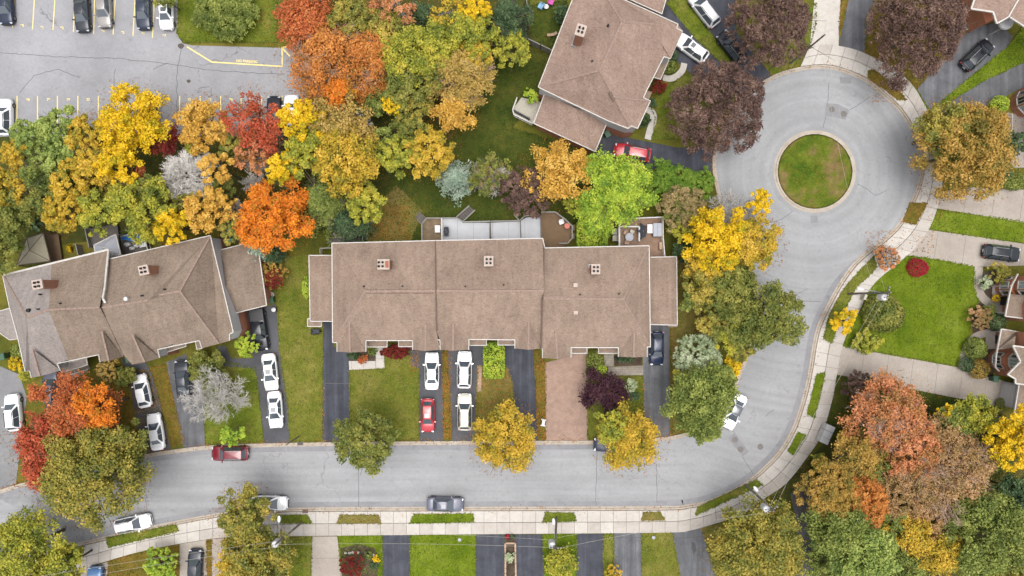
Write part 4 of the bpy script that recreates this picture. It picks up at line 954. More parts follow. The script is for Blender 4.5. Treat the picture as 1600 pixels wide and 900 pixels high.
prismwall(t, [(x+2, y) for x, y in bay], 2.9, 5.2, 'brick', 'bay_wall')
edge_windows(t, (1545,566), (1545,555), 4.1, .75, 1.3, 1, 2, 'panelight'); edge_windows(t, (1545,555), (1551,549), 4.1, .55, 1.3, 1, 1); edge_windows(t, (1551,573), (1545,566), 4.1, .55, 1.3, 1, 1)
q = [(1564,514,3.3),(1557,547,3.2),(1585,543,3.9),(1587,525,4.2),(1587,518,3.6)]; facet(t, 'porch_roof', q, M[SB]); trimline(t, [(1620,524,3.4),(1564,514,3.3),(1556,556,3.2),(1555,574,3.1),(1561,580,3.1)], .14)
q = [(1582,540,5.3),(1594,565,6.1),(1574,585,5.2),(1585,592,5.2),(1585,599,5.2),(1640,606,5.3),(1640,548,5.5)]; facet(t, 'roof', q, M[SB]); trimline(t, [(1640,548,5.5),(1582,540,5.3),(1594,565,6.1),(1574,585,5.2),(1586,592,5.2),(1586,599,5.2),(1640,606,5.3)], .16)
for x, y in ((1550,517),): a = P(x, y); MB().tube(a, (a[0], a[1], 3.2), .08).build('porch_post', M['trim'], t)
door_on(t, (P(1555,530)[0]-.02, P(1555,530)[1], 1.05), PI, 1.0, 2.1, 'black')
prismwall(t, [(1566,596),(1700,618),(1700,650),(1559,632)], 0, 2.9, 'siding', 'garage_wall')
A = Vector(P(1566,597)[:2]); B_ = Vector(P(1560,631)[:2]); d = (B_-A).normalized(); nrm = Vector((d.y, -d.x)); cc = A.lerp(B_, .5)
door_on(t, (cc.x+nrm.x*.03, cc.y+nrm.y*.03, 1.25), math.atan2(nrm.y, nrm.x), 2.45, 2.4, 'white', 'garage_door')
q = [(1592,598,3.1),(1584,646,3.1),(1660,660,3.6),(1660,606,3.6)]; facet(t, 'garage_roof', q, M[SB]); trimline(t, [(1592,598,3.1),(1584,646,3.1),(1660,660,3.6)], .12)
t = thing('brick_house', 'brick house at the top right corner with white trimmed gables', 'house', P(1565, 10), group='brick houses along the right edge')
prismwall(t, [(1500,20),(1512,52),(1535,40),(1545,36),(1560,30),(1582,10),(1640,20),(1640,-60),(1500,-60)], 0, 3.2, 'brick')
prismwall(t, [(1500,-60),(1500,8),(1506,22),(1538,32),(1560,22),(1640,10),(1640,-60)], 3.2, 5.3, 'brick')
edge_windows(t, (1512,52), (1535,40), 1.7, 1.5, 1.2, 1, 3, 'panelight'); edge_windows(t, (1506,22), (1538,32), 4.4, 1.6, 1.0, 1, 2)
q = [(1525,-10,5.6),(1517,14,5.4),(1551,19,5.4),(1557,37,5.3),(1575,27,5.6),(1596,-10,6.2)]; facet(t, 'roof', q, M[SCM]); trimline(t, q[:4]+[], .18); trimline(t, q[3:], .15)
q = [(1577,27,5.2),(1598,-10,6.0),(1660,-10,6.4),(1660,78,5.0),(1602,43,5.0)]; facet(t, 'roof', q, M[SCM]); trimline(t, [(1577,27,5.2),(1602,43,5.0),(1660,78,5.0)], .15)
w = P(1573, 34, 2.9); MB().lathe((w[0], w[1], 2.6), [(.85, 0), (.85, .25), (.6, .5), (.1, .6)], 20).build('porch_canopy', M['white'], t)
MB().box((w[0]-.3, w[1]-.6, 1.3), (.1, .1, 2.6)).build('porch_post', M['trim'], t)
w = P(1511, 42); fr = MB(); fr.box((w[0], w[1], .15), (.9, .7, .3), .5).build('window_well', M['trim'], t); MB().box((w[0], w[1], .31), (.6, .45, .03), .5).build('pane', M['glass'], t)
t = thing('brick_house', 'brick bay of a house at the right edge beside the bronze tree', 'house', P(1600, 165), group='brick houses along the right edge')
bay = [(1583,148),(1578,156),(1579,170),(1590,182),(1680,195),(1680,120),(1600,135)]
prismwall(t, bay, 0, 4.6, 'brick')
edge_windows(t, (1579,170), (1578,156), 1.9, .8, 1.4, 1, 2); edge_windows(t, (1578,156), (1583,148), 1.9, .6, 1.4, 1, 1); edge_windows(t, (1590,182), (1579,170), 1.9, 1.0, 1.4, 1, 1, 'panelight')
facet(t, 'roof', [(1640,120,5),(1640,220,5),(1740,220,8),(1740,120,8)], M[SB])
w = P(1577, 190); MB().box((w[0], w[1]-.1, .45), (.08, 1.9, .1)).build('railing', M['trim'], t)

# ------------------------------------------------------------------ decks, fences, garden things
def rail(parent, pts, h0, h1, mat='rail', w=0.1, step=0.45, name='railing'):
    """top rail through pixel points (photo pixel of rail top), balusters below"""
    top = [Vector(P(x, y, h1)) for x, y in pts]; mb = MB()
    for a, b in zip(top, top[1:]):
        mb.beam(a, b, w, 0.05)
        mb.beam(a-Vector((0, 0, h1-h0-.1)), b-Vector((0, 0, h1-h0-.1)), 0.05, .05)
        n = max(1, int((b-a).length/step))
        for i in range(n+1):
            p = a.lerp(b, i/n); mb.beam((p.x, p.y, h0-.05), p, .045, .045)
    return mb.build(name, M[mat], parent)
def deck(label, pts, h, ang, mat, bw=0.14, group='wooden decks', gap=.015, name='deck', cat='deck'):
    w = [P(x, y, h)[:2] for x, y in pts]; c = (sum(p[0] for p in w)/len(w), sum(p[1] for p in w)/len(w), 0)
    t = thing(name, label, cat, c)
    MB().prism(inset(w, .02), h-.2, h-.035).build('deck_frame', M['poledk'], t)
    r = random.Random(int(c[0]*7))
    for q in strips(w, ang, bw, gap): MB().prism(q, h-.03, h+r.uniform(-.004, .004)).build('board', M[mat], t)
    mb = MB()
    for p in inset(w, .12): mb.beam((p[0], p[1], 0), (p[0], p[1], h-.2), .1, .1)
    mb.build('deck_post', M['poledk'], t); return t
def steps(parent, pts, h, n=5, mat='deckgrey'):
    """stair from edge p0-p1 (top) to p2-p3 (bottom)"""
    a, b, c, d = [Vector(P(x, y)[:2]+(0,)) for x, y in pts]
    for i in range(n):
        t0, t1 = i/n, (i+.85)/n; z = h*(1-(i+1)/(n+1))
        MB().prism([tuple(a.lerp(d, t0))[:2], tuple(b.lerp(c, t0))[:2], tuple(b.lerp(c, t1))[:2], tuple(a.lerp(d, t1))[:2]], z-.05, z).build('stair_tread', M[mat], parent)
    mb = MB()
    for p, q in ((a, d), (b, c)): mb.beam(p+Vector((0, 0, h-.1)), q+Vector((0, 0, .05)), .06, .2)
    mb.build('stringer', M['rail'], parent)
t = deck('weathered plank deck with a white box behind the left townhouse', [(658,352),(666,341),(691,341),(691,378),(659,378)], 1.0, 0, 'deckwood')
rail(t, [(659,376),(659,349),(666,340.5),(690,340.5)], 1.0, 1.9, 'rail'); rail(t, [(690,341),(690.5,377)], 1.0, 2.2, 'railw', .14)
steps(t, [(658,350),(666,341),(655,331),(649,339)], 1.0, 6, 'deckgrey')
w = P(684, 358, 1.4); tag(MB().box((w[0], w[1], 1.35), (.62, .85, .7)).build('storage_box', M['white'], loc=(w[0], w[1], 1.0)), 'white storage box on the weathered plank deck', 'box')
t = deck('pale grey membrane deck with stairs and a black barbecue', [(691,341),(714,341),(724,348),(765,348),(765,380),(691,380)], 1.0, PI/2, 'membrane', 1.9, gap=.02)
rail(t, [(691,340.5),(713,340.5),(724,346.5),(766,345.5)], 1.0, 1.9, 'rail', .12); rail(t, [(766,346),(767,373)], 1.0, 2.3, 'deckgrey', .12)
steps(t, [(714,340),(723,348),(742,329),(733,321)], 1.0, 7, 'deckgrey'); rail(t, [(713,339),(733,321)], .5, 1.2, 'rail'); rail(t, [(723,346),(742,328)], .5, 1.2, 'rail')
t = deck('pale grey membrane deck behind the centre townhouse', [(766.5,348),(812,346),(822,340),(845,337),(845,380),(766.5,380)], 1.0, PI/2, 'membrane', 1.9, gap=.02)
rail(t, [(767,345.5),(812,344.5),(803,335)], 1.0, 1.9, 'rail'); rail(t, [(812,344.5),(820,337),(844,335)], 1.0, 1.9, 'rail'); rail(t, [(813,345),(814,373)], 1.0, 2.2, 'deckgrey'); rail(t, [(845,336),(846,372)], 1.0, 2.2, 'deckgrey')
t = deck('brown octagonal deck with a round orange table', [(846,332),(868,331),(885,344),(894,354),(893,375),(888,382),(875,386),(846,392)], 1.2, math.radians(55), 'deckbrown')
rail(t, [(846.5,333),(846,331),(868,331),(884,343),(894,353),(894,372),(887,380),(874,380)], 1.2, 2.0, 'rail')
for y in (356, 369): w = P(895, y, 1.7); MB().box((w[0], w[1], 1.7), (.35, .65, .25)).build('planter_box', M['deckgrey'], t)
t = deck('reddish wooden deck with patio furniture behind the right townhouse', [(967,340),(1036,339),(1036,366),(1040,400),(1015,402),(1015,386),(968,386)], 1.5, 0, 'deckred')
rail(t, [(968,352),(968,342),(1036,339),(1036,370),(1039,401)], 1.5, 2.4, 'railw', .12); rail(t, [(968,386),(968,354),(999,354),(999,377)], 1.5, 2.4, 'railw', .16)
w = P(1033, 384, 2.0); MB().box((w[0], w[1], 1.75), (.4, .85, .5)).build('planter_box', M['timber'], t)
t = deck('dark grey deck with a square table behind the left townhouse', [(512,352),(563,350),(563,380),(512,380)], .6, 0, 'deckgrey')
rail(t, [(566,377),(567,356),(586,343)], .6, 1.5, 'rail', .12); rail(t, [(500,400),(500,388),(517,387)], .6, 1.5, 'rail', .1)
w = P(573, 367, .5); MB().box((w[0], w[1], .45), (.25, 1.1, .1)).build('bench_seat', M['timber'], t)
t = deck('small deck with pale rug beside the turned top house', [(803,168),(815,152),(848,160),(832,193),(803,179)], 1.0, math.radians(-27), 'stone')
rail(t, [(808,152),(801,171),(803,179),(832,193),(848,158)], 1.0, 1.9, 'railw', .12); rail(t, [(820,147),(838,151)], 1.0, 1.9, 'railw', .1)
mb = MB(); r = random.Random(3)
for i in range(9):
    w = P(804+i*2.8, 174+i*1.5, 1.1); mb.lathe((w[0], w[1], 1.0), [(.13, 0), (.16, .25), (.1, .4)], 7)
mb.build('planter_pot', M['black'], t)
t = deck('grey board deck beneath the pointed canopy', [(136,358),(183,350),(188,392),(148,400)], .5, math.radians(10), 'deckgrey')
t = deck('tan board platform beside the tan gazebo', [(70,362),(91,366),(97,409),(82,416)], .5, math.radians(-2), 'deckbrown')
t = deck('cluttered back deck at the end of the tilted house', [(188,371),(222,363),(232,396),(192,402)], .5, math.radians(12), 'deckgrey')
rail(t, [(188,370),(215,363)], .5, 1.4, 'rail'); rail(t, [(226,371),(231,392)], .5, 1.4, 'railw')

def fence(label, pts, h=1.6, mat='rail'):
    w = [Vector(P(x, y, h)) for x, y in pts]; t = thing('wooden_fence', label, 'fence', (w[0].x, w[0].y, 0), group='thin backyard fences')
    for a, b in zip(w, w[1:]):
        n = max(2, int((b-a).length/0.3)); d = (b-a)/n; ang = math.atan2(d.y, d.x)
        for i in range(n):
            c = a+d*(i+.5); MB().box((c.x, c.y, h/2), (d.length*.92, .03, h-.05), ang).build('fence_board', M[mat], t)
        MB().beam(a, b, .09, .06).build('fence_rail', M[mat], t)
        for p in (a, b): MB().beam((p.x, p.y, 0), (p.x, p.y, h+.08), .1, .1).build('fence_post', M[mat], t)
    return t
fence('thin wooden fence running to the corner of the turned house', [(808,52),(824,60),(845,70),(864,79)]); fence('short pale fence beside the colourful garden chairs', [(822,-4),(824,8),(832,18)])
fence('low fence line between gazebo yard and canopy deck', [(131,352),(139,386)], 1.2); fence('low fence beside the yellow yard toy', [(118,382),(122,398)], 1.2)
fence('dark fence beside the patio at the house end', [(366,341),(380,352),(383,378)], 1.4, 'deckgrey'); fence('wooden fence between the lower right backyards', [(1538,637),(1559,651),(1585,656)], 1.4, 'deckgrey')
fence('wooden fence below the garage', [(1500,650),(1530,668),(1570,680)], 1.4, 'deckgrey')
# gazebo
t = thing('gazebo', 'tan canvas gazebo with dark posts beside the tilted house', 'gazebo', P(58, 393))
g0 = [(26,415,2.3),(42,372,2.3),(68,364,2.3),(79,408,2.3)]; ap = (46,391,3.4)
for i in range(4):
    f_ = MB(); f_.add([Pz(g0[i]), Pz(g0[(i+1) % 4]), Pz(ap)], [(0, 1, 2)]); f_.build('canopy_panel', M['canvas'], t)
mb = MB()
for i in range(4): mb.beam(Pz(g0[i]), Pz(ap), .06, .05); mb.beam(Pz(g0[i]), Pz(g0[(i+1) % 4]), .1, .14)
mb.build('canopy_frame', plain('gazebo_frame', C(110, 92, 78), .7), t)
for q in g0: a = Pz(q); MB().beam((a[0], a[1], 0), a, .12, .12).build('leg', M['deckbrown'], t)
t = thing('glass_canopy', 'pale pointed patio canopy behind the tilted house', 'canopy', P(165, 380))
c0 = [(147,383,2.6),(181,366,2.6),(189,398,2.6),(150,402,2.6)]; ap = (161,387,3.3)
for i in range(4): f_ = MB(); f_.add([Pz(c0[i]), Pz(c0[(i+1) % 4]), Pz(ap)], [(0, 1, 2)]); f_.build('canopy_panel', M['cover_grey'], t)
mb = MB()
for i in range(4): mb.beam(Pz(c0[i]), Pz(ap), .05, .05); mb.beam(Pz(c0[i]), Pz(c0[(i+1) % 4]), .12, .1)
mb.build('canopy_frame', M['trim'], t)
for q in c0: a = Pz(q); MB().beam((a[0], a[1], .45), a, .08, .08).build('leg', M['trim'], t)

def bin_(px, py, label, mat='bintop', rz=0.0):
    c = P(px, py, 1.0); t = thing('wheelie_bin', label, 'bin', (c[0], c[1], 0), rz, 'green wheelie bins')
    b = MB(); b.add([(-.22,-.26,.06),(.22,-.26,.06),(.22,.26,.06),(-.22,.26,.06),(-.29,-.34,1.0),(.29,-.34,1.0),(.29,.34,1.0),(-.29,.34,1.0)], [(3,2,1,0),(0,1,5,4),(1,2,6,5),(2,3,7,6),(3,0,4,7)]); b.build('body', M[mat], t, local=True)
    l = MB(); l.box((0, -.02, 1.04), (.62, .76, .06)); l.box((0, .02, 1.08), (.5, .6, .03)); l.build('lid', M[mat], t, local=True)
    for s in (-1, 1): MB().tube((s*.24, .3, .1), (s*.3, .3, .1), .1, n=10).build('wheel', M['tyre'], t, local=True)
    MB().tube((-.22, .38, 1.0), (.22, .38, 1.0), .02, n=6).build('handle', M['black'], t, local=True)
bin_(949, 209, 'green bin beside the brick wall of the turned house', rz=.5); bin_(1556, 592, 'green bin beside the garage at the right edge'); bin_(200, 561, 'green bin between the tilted houses', rz=.3); bin_(3, 557, 'dark green bin at the left edge', rz=.2); bin_(423, 469, 'green bin beside the pickup truck', rz=.2)
def chair(px, py, h, label, mat, rz, group=None, s=1.0):
    c = P(px, py, h+.4); t = thing('garden_chair', label, 'chair', (c[0], c[1], h), rz, group)
    MB().box((0, 0, .42*s), (.5*s, .5*s, .06)).build('seat', M[mat], t, local=True)
    MB().box((0, -.25*s, .7*s), (.5*s, .06, .5*s)).build('backrest', M[mat], t, local=True)
    for a in (-1, 1):
        MB().box((a*.26*s, 0, .62*s), (.05, .45*s, .04)).build('armrest', M[mat], t, local=True)
        for b in (-1, 1): MB().box((a*.22*s, b*.22*s, .2*s), (.05, .05, .4*s)).build('leg', M[mat], t, local=True)
    return t
def rtable(px, py, h, r, label, mat, z=.72):
    c = P(px, py, h+z); t = thing('round_table', label, 'table', (c[0], c[1], h))
    MB().lathe((0, 0, z-.04), [(r*.96, 0), (r, .02), (r*.98, .045), (.05, .05)], 24).build('tabletop', M[mat], t, local=True)
    MB().tube((0, 0, 0), (0, 0, z-.04), .04).build('post', M['metal'], t, local=True); MB().lathe((0, 0, 0), [(r*.5, 0), (r*.45, .04), (.04, .06)], 16).build('base', M['metal'], t, local=True); return t
rtable(983.5, 370.5, 1.5, .48, 'round glass patio table on the reddish deck', 'cover_grey'); gr = 'patio chairs around the glass table'
chair(977.5, 363.5, 1.5, 'patio chair up and left of the glass table', 'timber', math.radians(150-90), gr, .85); chair(987.5, 362, 1.5, 'patio chair up and right of the glass table', 'stone', math.radians(-30), gr, .85); chair(979.5, 379, 1.5, 'patio chair below the glass table', 'timber', math.radians(170), gr, .85)
chair(960.5, 362, .4, 'upper beige chair beside the white railed deck', 'stone', PI/2, 'beige chairs in the side yard', 1.25); chair(961, 372.5, .4, 'lower beige chair beside the white railed deck', 'stone', PI/2, 'beige chairs in the side yard', 1.25)
# folded parasol cover, hot tub lid, bench on the reddish deck
c = P(1004.5, 361, 2.6); t = thing('patio_umbrella', 'dark grey half folded umbrella on the reddish deck', 'umbrella', (c[0], c[1], 1.5))
mb = MB(); ring = []
for i in range(10):
    a = 2*PI*i/10; rr = (.55 if i % 2 else .42); ring.append((rr*math.cos(a)*1.05-.05, rr*math.sin(a)*1.9, .75+.1*(i % 2)))
mb.add(ring+[(0, 0, 1.25)], [(i, (i+1) % 10, 10) for i in range(10)]); mb.build('canopy', M['dark'], t, local=True); MB().tube((0, 0, 0), (0, 0, 1.3), .03).build('pole', M['metal'], t, local=True)
c = P(1027.5, 359, 2.3); t = thing('hot_tub', 'rectangular hot tub with pale grey lid on the reddish deck', 'hot tub', (c[0], c[1], 1.5))
MB().box((0, 0, .35), (.95, 1.5, .7)).build('tub', M['deckgrey'], t, local=True); MB().box((-.25, 0, .74), (.49, 1.55, .09)).build('lid', M['cover_grey'], t, local=True); MB().box((.26, 0, .74), (.49, 1.55, .09)).build('lid', M['cover_grey'], t, local=True)
c = P(1015.5, 357.5, 2.0); t = thing('deck_chest', 'cream deck chest between umbrella and hot tub', 'chest', (c[0], c[1], 1.5))
MB().box((0, 0, .25), (.6, 1.0, .5)).build('chest', M['stone'], t, local=True); MB().box((0, 0, .53), (.64, 1.05, .07)).build('lid', M['white'], t, local=True)
rtable(886, 353, 1.2, .33, 'round orange table on the octagonal deck', 'red'); chair(877, 347, 1.2, 'white chair on the octagonal deck', 'white', math.radians(200))
rtable(549, 364, .6, .2, 'small round white table on the dark grey deck', 'white'); w = P(551, 370, 1.2)
t = thing('square_table', 'grey square table on the dark grey deck', 'table', (w[0], w[1], .6)); MB().box((0, 0, .65), (.75, .5, .05)).build('tabletop', M['metal'], t, local=True)
for a in (-1, 1):
    for b in (-1, 1): MB().box((a*.3, b*.2, .32), (.05, .05, .64)).build('leg', M['metal'], t, local=True)
rtable(516, 355.5, .3, .25, 'round white table under the pine at the deck corner', 'white')
w = P(527, 367, .9); t = thing('garden_bench', 'pale wooden bench on the dark grey deck', 'bench', (w[0], w[1], .6))
for k in range(4): MB().box((0, -.3+k*.2, .42), (1.0, .17, .04)).build('slat', M['timber' if k % 2 else 'stone'], t, local=True)
for a in (-1, 1): MB().box((a*.42, 0, .2), (.07, .7, .4)).build('leg', M['timber'], t, local=True)
def bbq(px, py, h, label, rz=0):
    c = P(px, py, h+1); t = thing('barbecue', label, 'barbecue', (c[0], c[1], h), rz)
    MB().box((0, 0, .75), (.55, 1.1, .35)).build('firebox', M['black'], t, local=True)
    MB().lathe((0, 0, .92), [(.38, 0), (.36, .15), (.25, .27), (.05, .3)], 14, sx=.8, sy=1.35).build('hood', M['dark'], t, local=True)
    for a in (-1, 1):
        for b in (-1, 1): MB().box((a*.2, b*.4, .3), (.05, .05, .6)).build('leg', M['black'], t, local=True)
    MB().tube((-.34, -.35, .98), (-.34, .35, .98), .02, n=6).build('handle', M['metal'], t, local=True)
bbq(697, 361.5, 1.0, 'black covered barbecue on the pale grey deck')
chair(845, 10.5, 0, 'sky blue garden chair in the small back lawn', 'skyblue', math.radians(60), None, 1.3); chair(860.5, 3.5, 0, 'pink garden chair in the small back lawn', 'pink', math.radians(-110), None, 1.3); rtable(853.5, 10, 0, .3, 'small white table between blue and pink chairs', 'white', .5)
c = P(862.5, 56); t = thing('garden_bench', 'curved pale bench in the small back lawn', 'bench', (c[0], c[1], 0), math.radians(12))
mb = MB(); pts = [(-.6, .1, .42), (-.25, 0, .42), (.25, 0, .42), (.6, .14, .42)]
for a, b in zip(pts, pts[1:]): mb.beam(a, b, .32, .07)
mb.build('seat', M['timber'], t, local=True)
for x in (-.45, .45): MB().box((x, .05, .2), (.2, .25, .4)).build('leg', M['timber'], t, local=True)
# junk on the back deck of the tilted house
r = random.Random(8)
w = P(205, 372, .9); mb = MB()
vs = []; n = 9
for j in range(5):
    for i in range(n): vs.append((w[0]-1.1+2.2*i/(n-1), w[1]-.35+.7*j/4+.15*math.sin(i), .7+.35*math.sin(i*1.3+j)*r.random()+.2))
mb.add(vs, [(j*n+i, j*n+i+1, (j+1)*n+i+1, (j+1)*n+i) for j in range(4) for i in range(n-1)]); tag(mb.build('tarp', M['blue'], smooth=True, loc=(w[0], w[1], .5)), 'crumpled blue tarp on the cluttered back deck', 'tarp')
for k, (x, y, s) in enumerate(((199,382,.36),(206,388,.3),(213,384,.3))):
    w = P(x, y, .7); mb = MB(); mb.lathe((w[0], w[1], .5), [(s*.8, 0), (s, s*.5), (s*.8, s), (s*.2, s*1.3)], 9, sx=1.2, sy=.8)
    tag(mb.build('bag', M['white'], loc=(w[0], w[1], .5)), ('leftmost', 'middle', 'rightmost')[k]+' of the three white bags below the blue tarp', 'bag', 'white bags below the blue tarp')
w = P(223, 381, 1.2); t = thing('folding_table', 'white folding table on the cluttered back deck', 'table', (w[0], w[1], .5), math.radians(8)); MB().box((0, 0, .7), (.8, .75, .05)).build('tabletop', M['white'], t, local=True)
for a in (-1, 1):
    for b in (-1, 1): MB().box((a*.33, b*.3, .34), (.04, .04, .68)).build('leg', M['metal'], t, local=True)
c = P(107, 387.5, .6); t = thing('toy_slide', 'small yellow plastic yard toy', 'toy', (c[0], c[1], 0), math.radians(75))
mb = MB(); mb.beam((-.5, 0, .1), (.2, 0, .65), .42, .05); mb.beam((-.5, .22, .15), (.2, .22, .72), .05, .15); mb.beam((-.5, -.22, .15), (.2, -.22, .72), .05, .15); mb.build('slide', M['yellowtoy'], t, local=True)
mb = MB(); mb.beam((.2, .18, .65), (.5, .2, 0), .06, .06); mb.beam((.2, -.18, .65), (.5, -.2, 0), .06, .06); mb.build('ladder', M['yellowtoy'], t, local=True)
chair(360, 377, 0, 'teal padded chair on the patio beside the blue spruce', 'teal', math.radians(20), None, 1.15)
for k in range(14):
    a = math.radians(-60+k*17); x, y = 370+14*math.cos(a), 367-14*math.sin(a); w = P(x, y); mb = MB(); s = r.uniform(.2, .34)
    mb.lathe((w[0], w[1], 0), [(s, 0), (s*.95, s*.4), (s*.5, s*.8), (.02, s*.85)], 7, sx=r.uniform(.8, 1.2)); tag(mb.build('garden_rock', M['rock'], loc=(w[0], w[1], 0)), 'grey rock in the ring around the small patio', 'rock', 'rocks ringing the small patio')
sheet('patio', [(340,352),(380,345),(384,376),(346,384)], .02, M['mulch'], 'dark patio ground beside the blue spruce')
# side yard items by the pickup
w = P(424, 460, .4); tag(MB().lathe((w[0], w[1], 0), [(.3, 0), (.34, .5), (.3, .52), (.26, .3)], 14).build('bucket', M['stone'], loc=(w[0], w[1], 0)), 'grey tub above the green bin beside the pickup', 'tub')
c = P(427, 484, .5); t = thing('hose_reel', 'round white hose reel on a dark base beside the pickup', 'hose reel', (c[0], c[1], 0))
MB().box((0, 0, .2), (.6, .6, .4)).build('base', M['black'], t, local=True); MB().lathe((0, 0, .4), [(.26, 0), (.26, .06), (.1, .1)], 14).build('reel', M['white'], t, local=True)
c = P(493, 518, .4); t = thing('wheelbarrow', 'dark wheelbarrow on the side lawn', 'wheelbarrow', (c[0], c[1], 0))
MB().add([(-.35,-.25,.35),(.35,-.2,.35),(.35,.2,.35),(-.35,.25,.35),(-.5,-.35,.6),(.55,-.32,.6),(.55,.32,.6),(-.5,.35,.6)], [(0,1,2,3),(0,1,5,4),(1,2,6,5),(2,3,7,6),(3,0,4,7)]).build('tray', M['dark'], t, local=True)
mb = MB(); mb.beam((-.9,.25,.55), (.5,.1,.3), .04, .04); mb.beam((-.9,-.25,.55), (.5,-.1,.3), .04, .04); mb.build('handle', M['black'], t, local=True); MB().tube((.5,-.05,.2), (.5,.05,.2), .2, n=12).build('wheel', M['tyre'], t, local=True)
c = P(849, 660, .9); t = thing('post_mailbox', 'white mailbox with finial beside the brick driveway', 'mailbox', (c[0], c[1], 0), math.radians(-8))
MB().box((0, 0, .5), (.1, .1, 1.0)).build('post', M['white'], t, local=True); MB().box((0, 0, 1.05), (.34, .62, .3)).build('box', M['white'], t, local=True); mb = MB(); mb.beam((-.3, .36, 1.0), (.3, .3, 1.0), .14, .05); mb.beam((-.3, -.36, 1.0), (.3, -.36, 1.0), .14, .05); mb.build('bracket', M['white'], t, local=True)
# community mailboxes
c = P(1292, 679, 1.3); t = thing('mailbox_cabinet', 'white communal mailbox cabinet in three sections by the pavement', 'mailbox', (c[0], c[1], 0), math.radians(66))
for k, (u, l) in enumerate(((-.78, .66), (0, .84), (.82, .72))):
    b = MB().box((u, 0, .85), (l, 1.0, 1.1)).build('cabinet', M['white'], t, local=True)
    mb = MB()
    for i in range(2):
        for j in range(4): mb.box((u-l/4+i*l/2, -.51, .5+j*.24), (l/2-.04, .02, .2))
    mb.build('mail_door', M['metal'], b, local=True); MB().box((u, 0, 1.42), (l-.03, 1.04, .04)).build('top', M['white'], b, local=True)
    MB().box((u, 0, .15), (.15, .5, .3)).build('leg', M['metal'], b, local=True)
# brick edged bed with red flowers at the bottom
c = P(797, 870); t = thing('raised_bed', 'long brick edged planting bed between two black driveways', 'flower bed', c)
for seg_ in (((789.5,848),(790,950)), ((805,848),(807,950)), ((789.5,848),(805,848))):
    a, b = Vector(P(*seg_[0])), Vector(P(*seg_[1])); n = max(2, int((b-a).length/.6))
    for i in range(n): MB().beam(a.lerp(b, i/n)+Vector((0, 0, .12)), a.lerp(b, (i+.95)/n)+Vector((0, 0, .12)), .2, .22).build('edging_block', M['timber'], t)
MB().poly([P(*p)[:2]+(.12,) for p in [(790.5,849),(804,849),(806,950),(791,950)]]).build('soil', M['mulch'], t)
sheet('garden_bed', [(788.5,834),(805.5,834),(805.5,847),(788.5,847)], .04, M['mulch'], 'small end bed with red flowers')
for k, (x, y) in enumerate(((540,864),(546.5,864),(551.5,863),(556,863),(559,863),(571,863),(579.5,862),(583.5,867),(582.5,876.5),(589.5,880))):
    w = P(x, y); mb = MB(); s = .13+.05*r.random(); mb.lathe((w[0], w[1], 0), [(s, 0), (s, s*.5), (s*.4, s*.9)], 7, sx=1.3); tag(mb.build('edging_stone', M['stone'], loc=(w[0], w[1], 0)), 'white edging stone of the flower bed in the lower lawn', 'stone', 'white stones edging the flower bed')
w = P(718, 843); tag(MB().lathe((w[0], w[1], 0), [(.22, 0), (.2, .12), (.05, .14)], 10).build('valve_cover', M['cover_grey'], loc=(w[0], w[1], 0)), 'small pale valve cover on the vivid green lawn', 'cover')
w = P(1021, 839.5); tag(MB().lathe((w[0], w[1], 0), [(.22, 0), (.2, .12), (.05, .14)], 10).build('valve_cover', M['cover_grey'], loc=(w[0], w[1], 0)), 'small pale valve cover on the tapering lawn', 'cover')
w = P(1352.5, 464.5, 1.0); tag(MB().box((w[0], w[1], .5), (.3, .62, 1.0), math.radians(-25)).build('utility_box', M['stone'], loc=(w[0], w[1], 0)), 'pale utility box on the lawn below the leaning pole', 'utility box')
